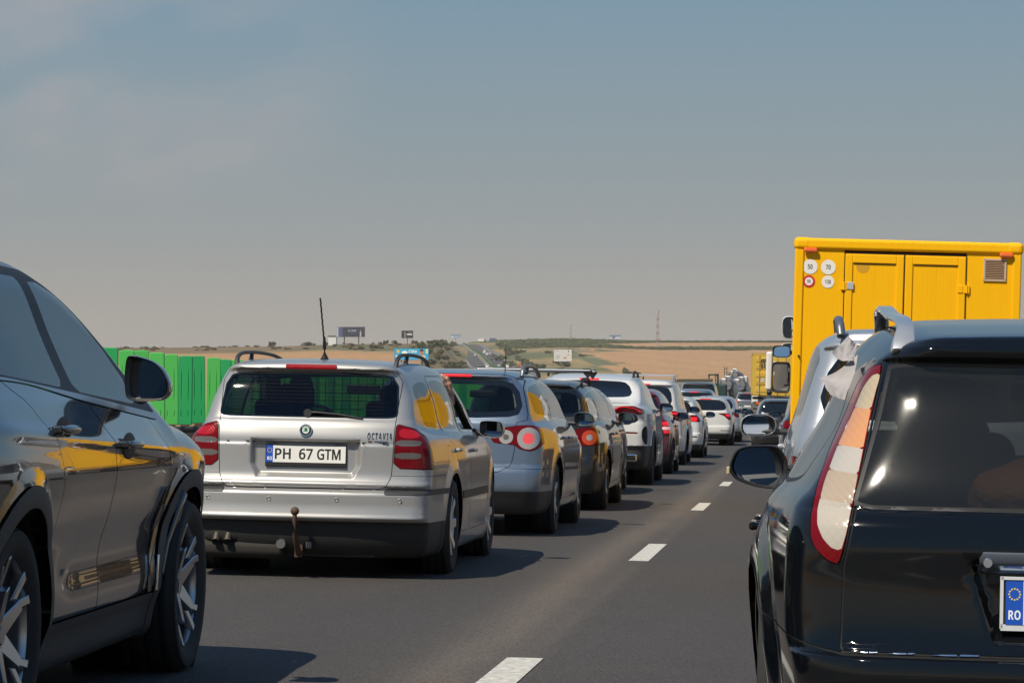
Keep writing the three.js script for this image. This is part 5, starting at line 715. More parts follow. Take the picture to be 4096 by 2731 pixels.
// ---------- estates in the left lane: blue grey, then black ----------
function estate(o) { // defaults for a car of length L, half width hw, height H; belt height, rear window gy0..gy1, half widths gx0, gx1
  const { L, hw, H, belt, gy0, gy1, gx0, gx1 } = o, sR = o.ro, sF = o.ro + o.wb, rake = o.rake ?? .45, z0 = o.z0 ?? .13, hoodY = o.hoodY ?? belt - .03;
  const far = o.far, gl = far ? M.glassDark : (o.glass ?? M.glassTint), f = o.fine ?? 1, mid = mixn(belt, H, .55);
  const rr = s => sideP(s, { it: 1, q: .1 });
  const roofAt = s => H - .10 - (s < .9 ? (.9 - s) * .10 : 0) - (o.coupe ?? 0) * Math.max(0, 1.6 - s);
  const b1 = o.b1 ?? sR + .38, b2 = o.b2 ?? sR + 1.05, cw = sF - .42, rf = o.rf ?? sR + 1.35;
  return {
    name: o.name ?? 'estate_car', label: o.label, category: o.category, group: o.group, at: o.at, m: o.m, lining: !far, L, hw, H, yb: o.yb ?? .19, planTop: o.planTop, clad: o.clad, cladM: o.cladM, drop: o.drop,
    res: { y: .035 * f, s: .06 * f, x: .035 * f, yf: [[.36, H, .02 * f]], sf: [[-.12, .5, .022 * f], [.5, .9, .04 * f]], xf: [[.45, hw + .1, .026 * f]] },
    side: o.side ?? [[.1, hw - .09], [.22, hw - .045], [.35, hw - .014], [.55, hw], [.74, hw - .003], [belt - .10, hw - .028], [belt - .035, hw - .058], [belt, hw - .088], [belt + .02, hw - .104], [mid, hw - .19], [H - .1, hw - .265], [H, hw - .34]],
    plan: o.plan ?? [[0, .13], [.25, .085], [.7, .038], [1.2, .008], [1.7, 0], [L - 1.4, 0], [L - .75, .035], [L - .3, .11], [L, .25]],
    top: o.top ?? [[-.1, gy1 + .03], [.3, H - .055], [.8, H - .015], [1.4, H], [rf - .35, H - .005], [rf, H - .04], [rf + .4, H - .17], [cw - .1, belt + .06], [cw + .1, hoodY], [sF + .1, hoodY - .05], [L - .3, hoodY - .13], [L, hoodY - .3]], crown: o.crown ?? .05,
    rear: o.rear ?? [[.1, .18], [.22, .09], [.33, .035], [.43, 0], [.55, .008], [.60, .03], [.625, .062], [.66, .065], [.78, .075], [belt - .12, .085], [gy0 - .05, z0 - .03], [gy0, z0], [gy1, z0 + rake * (gy1 - gy0)], [gy1 + .012, z0 + rake * (gy1 - gy0) - .03], [gy1 + .035, z0 + rake * (gy1 - gy0) - .04], [gy1 + .06, z0 + rake * (gy1 - gy0) + .0], [H - .0, z0 + rake * (gy1 - gy0) + .03], [H + .06, z0 + rake * (gy1 - gy0) + .06]],
    bow: o.bow ?? .13, bowP: 3, rearFn: o.rearFn, front: [[.1, L - .15], [.3, L - .05], [.55, L], [.7, L - .01], [hoodY - .1, L - .14], [H, L - .3]], k: { st: .12, sr: .11, tr: .03, ...o.k },
    flares: [[sR, .33, o.wr + .06, o.fl ?? .014, .11], [sF, .33, o.wr + .06, o.fl ?? .014, .11]], arches: [[sR, o.wr, o.wr + .045], [sF, o.wr, o.wr + .045]],
    wheels: { r: o.wr, w: o.ww ?? .21, rim: o.wr * .66, sR, sF, x: hw - (o.inset ?? .022), style: o.style ?? 'five', n: o.spokes ?? 5 },
    regions: (Wf) => [
      ...(o.regions?.(Wf) ?? []),
      { n: 'rear_window', d: rearP([[-gx0, gy0], [gx0, gy0], [gx1, gy1], [-gx1, gy1]], { it: 2, q: .14, smax: .9 }), m: gl, seam: o.gseam ?? .02, seamM: M.glassDark, child: 'tailgate' },
      { n: 'windscreen', d: dMax((x, y, s) => x - (Wf(s, y) - .08), (x, y, s) => rf + .05 - s, (x, y, s) => s - cw, (x, y, s) => belt + .02 - y), m: far ? M.glassDark : M.glass, seam: .02, seamM: M.black },
      { n: 'quarter_window', d: rr(o.quarter ?? [[.52, belt + .07], [b1 - .05, belt + .05], [b1 - .05, roofAt(b1)], [.62, roofAt(.6) - .02], [.42, roofAt(.5) - .08]]), m: gl, pair: 1, seam: .014, seamM: M.black },
      { n: 'rear_door_window', d: rr([[b1 + .02, belt + .045], [b2 - .03, belt + .035], [b2 - .03, H - .105], [b1 + .02, roofAt(b1)]]), m: gl, pair: 1, seam: .014, seamM: M.black, child: 'rear_door' },
      { n: 'front_door_window', d: rr([[b2 + .05, belt + .03], [cw - .25, belt + .02], [cw - .42, belt + .12], [rf + .1, H - .17], [rf - .2, H - .115], [b2 + .05, H - .105]]), m: gl, pair: 1, seam: .014, seamM: M.black, child: 'front_door' },
      ...(o.tailgate ? [{ n: 'tailgate', d: rearP(o.tailgate, { it: 1, q: .12, smax: .8 }), seam: .006, lining: true }] : []),
      ...(o.lower ? [{ n: 'lower_bumper', d: (x, y, s) => Math.max(y - o.lower, s - (sR - o.wr - .02)), m: std([.030, .029, .028], .6) }] : []),
      { n: 'rear_bumper', d: (x, y, s) => Math.max(y - (o.bumperY ?? .62), s - (sR - .34)), seam: .004 },
      { n: 'rear_door', d: rr([[b1 - .03, H - .08], [b1 - .03, belt - .02], [sR + .32, .7], [sR + .42, .30], [b2, .30], [b2, H - .08]]), seam: .005, pair: 1, lining: true },
      { n: 'front_door', d: rr([[b2 + .008, H - .08], [b2 + .008, .30], [sF - .45, .30], [sF - .42, .7], [cw - .15, belt], [rf + .15, H - .1]]), seam: .005, pair: 1, lining: true },
    ],
    plate: o.plate, extras: (car, made, Wf) => {
      if (o.mirrors !== 0) { const k = o.mk ?? 1, ol = soften(o.mol ?? [[-.095, .05], [-.05, .066], [.05, .064], [.10, .02], [.10, -.03], [.05, -.062], [-.06, -.066], [-.10, -.03]], 2, .2).map(([a, b]) => [a * k, b * k]); const my = o.my ?? belt + .04, ms = o.ms ?? cw - .38, mx = o.mx ?? hw + .07;
        addMirror(car, ol, [mx, my, -ms], { m: o.mm ?? o.m, depth: .12, base: [Wf(ms + .1, my - .05) - .04, my - .04, -ms - .1] }); addMirror(car, ol.map(([a, b]) => [-a, b]).reverse(), [-mx, my, -ms], { m: o.mm ?? o.m, depth: .12, base: [-Wf(ms + .1, my - .05) + .04, my - .04, -ms - .1] }); }
      for (const s of [1, -1]) for (const [sx, n] of [[b1 + .25, 'rear_door'], [b2 + .22, 'front_door']]) part('door_handle', handleGeo(Wf(sx, belt - .13) - .006, belt - .13, sx, s, .19), o.m, made[n + s] ?? car);
      if (!far) { for (const x of [-.37, .37]) roundSeat(car, o.seatM ?? M.seat, x, sR + 1.0, belt + .30, .5, [0], .62); roundSeat(car, o.seatM ?? M.seat, 0, sR + .15, belt + .18, 1.24, [-.38, .38], .5); part('dashboard', rbox(1.4, .22, .5, .1, 0, belt - .1, -(cw - .1), 3), M.seat, car); part('rear_view_mirror', T(rbox(.24, .07, .03, .02), .02, H - .22, -(rf + .25)), M.black, car); }
      o.extras?.(car, made, Wf);
    },
  };
}
const disc = (x, y, z, r, d = .006, seg = 28) => cylZ(r, d, x, y, z, seg);
{
  const blue = paint([.185, .235, .305], .62, .36);
  const lampPts = [[.37, .862], [.385, .90], [.46, .945], [.60, .972], [.74, .975], [.83, .93], [.85, .86], [.80, .775], [.72, .742], [.62, .765], [.585, .798], [.40, .812]];
  const lamp = rearP(lampPts, { it: 2, q: .15, smax: .36 });
  const outer = rearP(Array.from({ length: 24 }, (_, i) => [.70 + .096 * Math.cos(i / 24 * 6.2832), .858 + .096 * Math.sin(i / 24 * 6.2832)]), { it: 0, smax: .4 }), innerC = rearP(Array.from({ length: 24 }, (_, i) => [.508 + .062 * Math.cos(i / 24 * 6.2832), .868 + .062 * Math.sin(i / 24 * 6.2832)]), { it: 0, smax: .4 });
  const core = rearP(Array.from({ length: 20 }, (_, i) => [.70 + .050 * Math.cos(i / 20 * 6.2832), .858 + .050 * Math.sin(i / 20 * 6.2832)]), { it: 0, smax: .4 }), hub = rearP(Array.from({ length: 20 }, (_, i) => [.508 + .026 * Math.cos(i / 20 * 6.2832), .868 + .026 * Math.sin(i / 20 * 6.2832)]), { it: 0, smax: .4 });
  const cream = rearP([[.595, 1.045], [.628, 1.045], [.585, 1.30], [.548, 1.29]], { it: 2, q: .2, smax: .6 });
  buildCar(estate({
    label: 'blue grey estate car with round red lamps just ahead of the silver one', at: [-3.18, 26.2], m: blue, seatM: std([.16, .15, .13], .9),
    L: 4.774, hw: .91, H: 1.475, belt: .99, gy0: 1.03, gy1: 1.375, gx0: .665, gx1: .57, ro: 1.04, wb: 2.709, wr: .325, lower: .395, bumperY: .595, gseam: .05, rake: .5, glass: glassM([.42, .46, .44]),
    regions: () => [
      { n: 'bright_core', as: 'lit_section', d: core, m: M.redHot, pair: 1, off: .004, child: 'tail_lamp' }, { n: 'outer_ring', as: 'clear_section', d: outer, m: M.clear, pair: 1, off: .004, child: 'tail_lamp' },
      { n: 'hub', as: 'lamp_hub', d: hub, m: M.smoke, pair: 1, off: .006, child: 'tail_lamp' }, { n: 'inner_disc', as: 'clear_section', d: innerC, m: M.clear, pair: 1, off: .004, child: 'tail_lamp' },
      { n: 'lamp_split', as: 'panel_gap', d: dMax(lamp, x => Math.abs(x - .59) - .003), m: M.seam }, { n: 'tail_lamp', d: lamp, m: M.red, pair: 1, seam: .005, off: .003 },
    ],
    tailgate: [[-.60, 1.42], [.60, 1.42], [.70, 1.02], [.588, .99], [.588, .75], [.56, .62], [.44, .55], [-.44, .55], [-.56, .62], [-.588, .75], [-.588, .99], [-.70, 1.02]],
    extras: (car, made) => {
      part('high_brake_lamp', T(rbox(.36, .022, .02, .006), 0, 1.40, -.262, -.3), M.redLit, car);
      part('badge_lettering', T(new TextGeometry('2.0 TDI', { font, size: .034, depth: .004, curveSegments: 3 }), .40, .752, -.108, -.05), M.alu, car);
      part('chrome_strip', T(rbox(.9, .014, .012, .004), 0, .575, -.075), M.alu, car);
      for (const s of [1, -1]) part('roof_rail', merge([railGeo([[s * .60, 1.40, -.50], [s * .606, 1.46, -.53], [s * .60, 1.485, -.64], [s * .595, 1.502, -1.0], [s * .59, 1.505, -1.6], [s * .58, 1.48, -2.2], [s * .575, 1.43, -2.5]], .021, .016), bar([s * .592, 1.44, -.98], [s * .595, 1.50, -1.04], .022)]), std([.18, .19, .21], .4, .6), car);
      part('aerial', bar([.42, 1.44, -.8], [.42, 1.66, -.84], .005, 6, .003), M.black, car);
      part('pillar_trim', sweep([[.60, 1.07, -.22], [.575, 1.2, -.30], [.54, 1.31, -.37]], ell(.024, .012, 8)), std([.45, .42, .35], .8), car);
    },
  }));
  // black estate with roof bars
  const blackP = paint([.005, .005, .0055], .0, .5);
  const lampG = rearP([[.46, .80], [.475, .88], [.60, .925], [.74, .93], [.83, .90], [.87, .80], [.85, .73], [.60, .715], [.48, .735]], { it: 2, q: .16, smax: .34 });
  const circ = (cx, cy, r) => rearP(Array.from({ length: 24 }, (_, i) => [cx + r * Math.cos(i / 24 * 6.2832), cy + r * Math.sin(i / 24 * 6.2832)]), { it: 0, smax: .45 });
  buildCar(estate({
    label: 'black estate car carrying two roof bars, ahead of the blue grey estate', at: [-3.15, 33.3], m: blackP,
    L: 4.55, hw: .88, H: 1.465, belt: .985, gy0: 1.03, gy1: 1.36, gx0: .66, gx1: .575, ro: .98, wb: 2.58, wr: .32, lower: .44, gseam: .04, glass: glassM([.42, .46, .44]), mol: [[-.09, .06], [-.03, .078], [.05, .07], [.095, .015], [.09, -.035], [.04, -.068], [-.05, -.07], [-.095, -.02]],
    regions: () => [
      { n: 'lamp_hub', d: circ(.70, .815, .034), m: M.clear, pair: 1, off: .006, child: 'tail_lamp' }, { n: 'amber_ring', as: 'lit_section', d: circ(.70, .815, .082), m: std([.45, .05, .012], .2, 0, { bumpMap: lensBump, bumpScale: .003, emissive: rgb(.12, .012, .004), emissiveIntensity: 1 }), pair: 1, off: .004, child: 'tail_lamp' },
      { n: 'inner_disc', as: 'clear_section', d: circ(.535, .815, .040), m: M.clear, pair: 1, off: .005, child: 'tail_lamp' }, { n: 'lamp_split', as: 'panel_gap', d: dMax(lampG, x => Math.abs(x - .605) - .003), m: M.seam }, { n: 'tail_lamp', d: lampG, m: M.red, pair: 1, seam: .005, off: .003 },
    ],
    tailgate: [[-.60, 1.41], [.60, 1.41], [.69, 1.02], [.60, .98], [.60, .72], [.57, .60], [-.57, .60], [-.60, .72], [-.60, .98], [-.69, 1.02]],
    extras: (car) => {
      part('high_brake_lamp', T(rbox(.34, .022, .02, .006), 0, 1.385, -.255, -.3), M.redLit, car);
      part('pillar_trim', sweep([[.60, 1.06, -.24], [.58, 1.2, -.30], [.545, 1.31, -.36]], ell(.022, .012, 8)), std([.45, .42, .35], .8), car);
      for (const s of [1, -1]) part('roof_rail', railGeo([[s * .575, 1.40, -.5], [s * .575, 1.45, -.6], [s * .57, 1.475, -1.1], [s * .56, 1.475, -1.8], [s * .55, 1.42, -2.2]], .018, .014), M.black, car);
      for (const z of [-.95, -1.75]) { const b = part('roof_bar', T(rbox(1.30, .028, .07, .013, 0, 0, 0, 3), 0, 1.565, z), M.alu, car); for (const s of [1, -1]) { const sh = new THREE.Shape([[-.035, 0], [.035, 0], [.06, -.03], [.015, -.10], [-.03, -.05]].map(p => new THREE.Vector2(s * p[0], p[1]))); part('bar_foot', T(new THREE.ExtrudeGeometry(sh, { depth: .06, bevelEnabled: true, bevelSize: .004, bevelThickness: .006, bevelSegments: 1 }), s * .60, 1.585, z - .045), M.black, b); } }
    },
  }));
}
// ---------- the rest of the queue in the left lane ----------
{
  const white = paint([.62, .605, .57], 0, .42), white2 = paint([.66, .65, .625], 0, .42), red = paint([.17, .006, .012], .1, .4), dark = paint([.012, .013, .015], .1, .4), greyBlue = paint([.12, .15, .20], .6, .35), silv = paint([.42, .45, .50], .6, .36);
  const quad = (x0, x1, y0, y1, o = {}) => rearP([[x0, y0], [x1, y0], [x1, y1], [x0, y1]], { it: 2, q: .15, smax: o.smax ?? .4 });
  const lampSet = (pts, lit, o = {}) => { const f = rearP(pts, { it: 2, q: .14, smax: o.smax ?? .36 }); return [...(lit ? [{ n: 'lit_section', d: dMax(f, lit), m: o.m ?? M.redLit, pair: 1, off: .005, child: 'tail_lamp' }] : []), { n: 'tail_lamp', d: f, m: o.base ?? M.red, pair: 1, seam: .005, off: .004 }]; };
  const high = (car, y, z, w = .34) => part('high_brake_lamp', T(rbox(w, .026, .025, .006), 0, y, z, -.3), M.redLit, car);
  const fin = (car, y, z, m, h = .07) => part('roof_fin', sweep([[0, y, z + .06], [0, y + .01, z + .03], [0, y + h * .8, z - .04], [0, y + h, z - .02]], ell(.02, .05, 8), true, t => 1 - .75 * t), m, car);
  const rails = (car, s0, s1, y, x, m = M.black) => { for (const s of [1, -1]) part('roof_rail', railGeo([[s * x, y - .05, -s0], [s * x, y + .01, -s0 - .1], [s * (x - .005), y + .03, -(s0 + s1) / 2], [s * (x - .02), y - .01, -s1 + .1], [s * (x - .02), y - .06, -s1]], .02, .016), m, car); };
  buildCar(estate({ name: 'hatchback', label: 'dark grey hatchback mostly hidden in front of the black estate with roof bars', category: 'car', at: [-3.48, 40.05], m: dark, fine: 1.3,
    L: 4.3, hw: .89, H: 1.46, belt: .98, gy0: 1.03, gy1: 1.36, gx0: .63, gx1: .55, ro: .85, wb: 2.6, wr: .32, lower: .40, mk: 1.05,
    regions: () => lampSet([[.55, .80], [.56, .95], [.70, 1.0], [.84, .93], [.86, .82], [.70, .78]], quad(.6, .75, .83, .93)), extras: car => { high(car, 1.39, -.24); for (const s of [1, -1]) part('lamp_rim', bar([s * .1, .2, -.2], [s * .1, .21, -.22], .01), M.black, car); } }));
  // white coupe SUV
  const wave = (x, y, s) => { const c = 1.125 + .045 * sst(.40, .52, x) + .012 * Math.sin((x - .4) * 9) - .06 * sst(.70, .86, x); return Math.max(Math.abs(y - c) - (x < .42 ? .007 : .009), .02 - x, x - .83); };
  const lampX = rearP([[-.1, 1.095], [.40, 1.095], [.5, 1.085], [.80, 1.07], [.89, 1.085], [.87, 1.15], [.72, 1.20], [.55, 1.195], [.42, 1.15], [-.1, 1.145]], { it: 1, q: .1, smax: .42 });
  buildCar(estate({ name: 'coupe_sport_utility_vehicle', label: 'white coupe SUV with black lower bumper and thin red light band', category: 'car', at: [-3.36, 45.6], m: white2, far: true, fine: .9,
    L: 4.93, hw: 1.0, H: 1.70, belt: 1.19, gy0: 1.325, gy1: 1.585, gx0: .70, gx1: .585, ro: 1.08, wb: 2.975, wr: .37, ww: .30, lower: .60, bumperY: .98, rake: 1.05, z0: .42, style: 'y', spokes: 5, yb: .24, fl: .03, clad: .05, mm: M.black, my: 1.19, mk: 1.1, gseam: .012, inset: .01,
    rear: [[.1, .25], [.24, .12], [.4, .05], [.58, .03], [.60, .0], [.75, .0], [.93, .03], [.99, .05], [1.06, .03], [1.15, .01], [1.21, .0], [1.225, .03], [1.25, .20], [1.325, .42], [1.585, .72], [1.60, .70], [1.62, .72], [1.7, 1.2]],
    top: [[-.1, 1.24], [.3, 1.36], [.6, 1.55], [.9, 1.63], [1.4, 1.69], [2.1, 1.71], [2.5, 1.68], [3.0, 1.5], [3.5, 1.2], [3.7, 1.14], [4.3, 1.08], [4.7, .97], [4.93, .75]], hoodY: 1.1,
    regions: () => [{ n: 'light_band', as: 'lit_section', d: wave, m: M.redLit, pair: 1, off: .008, child: 'tail_lamp' }, { n: 'tail_lamp', d: lampX, m: M.darkred, pair: 1, off: .004 }, { n: 'bumper_vent', d: sideP([[.1, .62], [.36, .62], [.36, .90], [.1, .90]], { xmin: .84 }), m: M.dark, pair: 1, drop: false }, { n: 'rear_reflector', d: quad(.42, .80, .785, .81), m: M.darkred, pair: 1, off: .003 }],
    quarter: [[.98, 1.30], [1.38, 1.24], [1.38, 1.54], [1.2, 1.52]],
    extras: car => { high(car, 1.605, -.70, .30); fin(car, 1.69, -1.3, white2); rails(car, 1.0, 2.7, 1.70, .66); for (const s of [1, -1]) { const e = part('exhaust_pipe', T(merge([T(rbox(.26, .12, .10, .03, 0, 0, 0, 3))]), s * .66, .42, -.05), M.chrome, car); part('exhaust_bore', rbox(.20, .07, .02, .02, s * .66, .42, .008), M.dark, e); } part('skid_plate', rbox(1.0, .16, .05, .03, 0, .34, -.05), std([.10, .10, .10], .6), car); } }));
  buildCar(estate({ name: 'hatchback', label: 'dark red hatchback with tall glowing rear lamps between two white SUVs', category: 'car', at: [-3.26, 54.4], m: red, far: true, fine: 1.2,
    L: 4.0, hw: .87, H: 1.55, belt: 1.0, gy0: 1.06, gy1: 1.40, gx0: .62, gx1: .55, ro: .75, wb: 2.55, wr: .31, lower: .36, mm: red, mk: 1.1, my: 1.05,
    regions: () => [{ n: 'white_section', as: 'clear_section', d: quad(.66, .80, .80, .86), m: std([.7, .4, .4], .2, 0, { emissive: rgb(.5, .25, .25) }), pair: 1, off: .006, child: 'tail_lamp' }, ...lampSet([[.62, .69], [.63, .96], [.74, .97], [.85, .93], [.87, .75], [.80, .69]], dMin(quad(.66, .80, .88, .95), quad(.66, .80, .74, .79)))], extras: car => high(car, 1.43, -.24) }));
  buildCar(estate({ name: 'sport_utility_vehicle', label: 'white SUV with silver roof bars and dotted red lamps behind the dark red hatchback', category: 'car', at: [-3.45, 63.6], m: white, far: true,
    L: 4.80, hw: .96, H: 1.82, belt: 1.13, gy0: 1.22, gy1: 1.66, gx0: .67, gx1: .60, ro: 1.0, wb: 2.89, wr: .37, ww: .27, lower: .30, fl: .03, mk: 1.15, mm: M.black, gseam: .015,
    regions: () => [...lampSet([[.52, .97], [.53, 1.12], [.66, 1.15], [.84, 1.12], [.90, 1.0], [.88, .93], [.64, .94]], dMin(quad(.60, .66, .96, 1.10), quad(.60, .84, 1.075, 1.11))), { n: 'rear_reflector', d: quad(.40, .78, .565, .60), m: M.darkred, pair: 1, off: .003 }],
    extras: car => { high(car, 1.695, -.30, .36); fin(car, 1.80, -.9, M.black); rails(car, .6, 2.6, 1.82, .64, M.alu); for (const z of [-1.0, -2.0]) part('roof_bar', rbox(1.38, .03, .075, .014, 0, 1.90, z, 3), M.alu, car); } }));
  buildCar(estate({ label: 'white estate car with wide red lamps behind the white SUV with roof bars', at: [-3.27, 72.8], m: white2, far: true, fine: 1.2, L: 4.6, hw: .90, H: 1.49, belt: 1.0, gy0: 1.07, gy1: 1.36, gx0: .60, gx1: .52, ro: 1.0, wb: 2.65, wr: .33, lower: .33, mm: M.black, mk: 1.15,
    regions: () => [...lampSet([[.42, .87], [.40, 1.01], [.60, 1.04], [.82, 1.03], [.86, .93], [.83, .87]], quad(.55, .72, .885, .985)), { n: 'rear_reflector', d: quad(.5, .74, .5, .53), m: M.darkred, pair: 1, off: .003 }], extras: car => { high(car, 1.40, -.24, .3); fin(car, 1.47, -.7, M.black, .05); } }));
  buildCar(estate({ name: 'hatchback', label: 'white hatchback with slanted red lamps and open road beside it', category: 'car', at: [-2.86, 92], m: white, far: true, fine: 1.1, L: 4.05, hw: .875, H: 1.48, belt: .99, gy0: 1.06, gy1: 1.37, gx0: .66, gx1: .56, ro: .75, wb: 2.56, wr: .32, lower: .36, mm: M.black,
    regions: () => lampSet([[.34, .98], [.60, .985], [.80, 1.0], [.86, .90], [.82, .79], [.70, .78], [.58, .90]], rearP([[.58, .96], [.72, .96], [.76, .88], [.66, .88]], { it: 2 })).concat([{ n: 'rear_reflector', d: quad(.45, .78, .45, .475), m: M.darkred, pair: 1, off: .003 }]),
    plate: [[['B', 108, 60], ['91', 220, 170], ['LCF', 460, 320]], .56, .055], extras: car => { high(car, 1.405, -.24, .34); part('aerial', bar([0, 1.47, -.8], [0, 1.66, -.68], .007, 6, .004), M.black, car); } }));
  buildCar(estate({ name: 'hatchback', label: 'pale blue silver car half hidden in front of the white hatchback with slanted lamps', category: 'car', at: [-2.72, 98.5], m: silv, far: true, fine: 1.5, L: 4.3, hw: .89, H: 1.5, belt: 1.0, gy0: 1.06, gy1: 1.37, gx0: .62, gx1: .54, ro: .85, wb: 2.6, wr: .32, lower: .36, regions: () => lampSet([[.6, .8], [.6, .98], [.84, .96], [.86, .82]], null) }));
  const X = (px, Z) => pxX(px, Z) - bendX(Z);
  buildCar(estate({ name: 'sport_utility_vehicle', label: 'blue grey car whose roof shows above the white hatchback', category: 'car', at: [X(1594, 106), 106], m: greyBlue, far: true, fine: 1.5, L: 4.6, hw: .92, H: 1.72, belt: 1.1, gy0: 1.17, gy1: 1.55, gx0: .66, gx1: .58, ro: .95, wb: 2.7, wr: .35, lower: .4, regions: () => lampSet([[.6, .9], [.6, 1.08], [.86, 1.05], [.88, .92]], null), extras: car => high(car, 1.60, -.27, .3) }));
  buildCar(estate({ name: 'van', label: 'tall dark van with black rear window beyond the blue grey car', category: 'van', at: [X(1604, 126), 126], m: paint([.008, .009, .01], 0, .5), far: true, fine: 1.6, L: 4.9, hw: .95, H: 2.02, belt: 1.2, gy0: 1.27, gy1: 1.86, gx0: .74, gx1: .70, ro: .95, wb: 2.9, wr: .35, lower: .4, rake: .25, regions: () => lampSet([[.75, .8], [.75, 1.15], [.9, 1.1], [.9, .8]], null) }));
  buildCar(estate({ name: 'hatchback', label: 'grey hatchback in the distance just left of the yellow shipping container', category: 'car', at: [X(1717, 204), 204], m: paint([.22, .23, .25], .6, .35), far: true, fine: 1.6, L: 4.3, hw: .90, H: 1.62, belt: 1.05, gy0: 1.10, gy1: 1.48, gx0: .64, gx1: .56, ro: .85, wb: 2.6, wr: .33, lower: .45, regions: () => lampSet([[.56, .88], [.58, 1.05], [.84, 1.02], [.86, .88]], quad(.62, .78, .92, 1.02)), plate: [[['B', 108, 60]], .68, .05], extras: car => high(car, 1.53, -.26, .4) }));
  // right lane, beyond the yellow lorry
  buildCar(estate({ name: 'sport_utility_vehicle', label: 'dark blue SUV showing its left side beside the yellow lorry', category: 'car', at: [.38, 57], m: paint([.035, .05, .085], .5, .3), far: true, fine: 1.2, L: 4.6, hw: .92, H: 1.66, belt: 1.05, gy0: 1.12, gy1: 1.5, gx0: .64, gx1: .56, ro: .95, wb: 2.7, wr: .35, lower: .4, mm: M.black, mk: 1.35, regions: () => lampSet([[.6, .85], [.6, 1.02], [.86, 1.0], [.88, .86]], null) }));
  buildCar(estate({ name: 'hatchback', label: 'small dark car in the right lane beyond the dark blue SUV', category: 'car', at: [X(1797, 84), 84], m: paint([.04, .042, .05], .4, .3), far: true, fine: 1.4, L: 4.2, hw: .88, H: 1.48, belt: 1.0, gy0: 1.06, gy1: 1.36, gx0: .62, gx1: .54, ro: .85, wb: 2.55, wr: .32, lower: .36, mm: M.black, mk: 1.2, regions: () => lampSet([[.55, .84], [.55, 1.0], [.84, .98], [.86, .84]], quad(.6, .8, .88, .96)) }));
  // ---------- silver SUV behind the closest black estate ----------
  const sil = paint([.50, .52, .54], .62, .34);
  buildCar(estate({ name: 'sport_utility_vehicle', label: 'silver SUV ahead of the closest black estate, mostly hidden by it', category: 'car', at: [.71, 18.6], m: sil,
    L: 4.72, hw: .94, H: 1.69, belt: 1.03, gy0: 1.08, gy1: 1.52, gx0: .725, gx1: .60, ro: 1.0, wb: 2.83, wr: .37, lower: .5, rake: .42, mm: sil, gseam: .025, glass: glassM([.09, .10, .10]), ms: 2.95, mx: 1.11, my: 1.03, mol: [[-.13, .0], [-.115, .05], [-.07, .078], [.07, .078], [.12, .04], [.128, -.03], [.10, -.075], [-.06, -.07], [-.115, -.045]],
    side: [[.1, .85], [.25, .91], [.45, .935], [.7, .94], [.85, .93], [.95, .91], [1.0, .893], [1.05, .873], [1.3, .80], [1.55, .725], [1.69, .60]],
    regions: () => lampSet([[.80, .70], [.80, .855], [.95, .86], [.97, .70]], null, { smax: .3 }),
    extras: (car) => { for (const s of [1, -1]) part('roof_rail', railGeo([[s * .56, 1.60, -.28], [s * .57, 1.675, -.33], [s * .575, 1.71, -.5], [s * .58, 1.725, -1.2], [s * .57, 1.725, -2.0], [s * .56, 1.66, -2.4]], .028, .024), std([.14, .15, .17], .4, .5), car); } }));
}
// ---------- lorries ----------
const grime = canvasTex(512, 512, (c) => { c.fillStyle = '#ffffff'; c.fillRect(0, 0, 512, 512); const r = rng; for (let i = 0; i < 260; i++) { const x = r() * 512, y = r() * r() * 300, h = 30 + r() * 260, a = .012 + r() * .03; const g = c.createLinearGradient(0, y, 0, y + h); g.addColorStop(0, `rgba(90,60,30,${a})`); g.addColorStop(1, 'rgba(90,60,30,0)'); c.fillStyle = g; c.fillRect(x, y, 1 + r() * 5, h); } for (let i = 0; i < 240; i++) { c.fillStyle = `rgba(70,50,30,${.02 + r() * .06})`; c.fillRect(r() * 512, r() * 512, 1 + r() * 2.5, 1 + r() * 2.5); } });
const yel = phys([.93, .47, .0015], .5, 0, { specularIntensity: .35, map: grime });
function louvre(n, w, h) { const g = []; for (let i = 0; i < n; i++) g.push(T(box(w, h / n * .62, .012), 0, -h / 2 + (i + .5) * h / n, .004, .6)); return g; }
function stickerTex(t, ring) { return canvasTex(128, 128, c => { c.fillStyle = ring ? '#c92030' : '#e6e2da'; c.fillRect(0, 0, 128, 128); if (ring) { c.fillStyle = '#e9e5dc'; c.beginPath(); c.arc(64, 64, 42, 0, 7); c.fill(); } c.fillStyle = '#20221f'; c.textAlign = 'center'; c.font = `bold ${ring ? 52 : 58}px sans-serif`; c.save(); c.translate(64, ring ? 83 : 85); c.scale(.68, 1); c.fillText(t, 0, 0); c.restore(); }); }
function truckWheels(g, list, r = .44, w = .28) { const t = tyreGeo(r, w, r * .56), rm = merge([new THREE.LatheGeometry([[r * .1, .02], [r * .3, .04], [r * .42, -.04], [r * .5, .06], [r * .56, .08], [r * .56, -.1]].map(a => new THREE.Vector2(...a)), 28).rotateZ(-Math.PI / 2)]); for (const [x, z] of list) { const wl = part('wheel', t, M.rubber, g); wl.position.set(x, r, z); if (x < 0) wl.rotation.z = Math.PI; part('rim', rm, std([.4, .4, .4], .5, .6), wl); } }
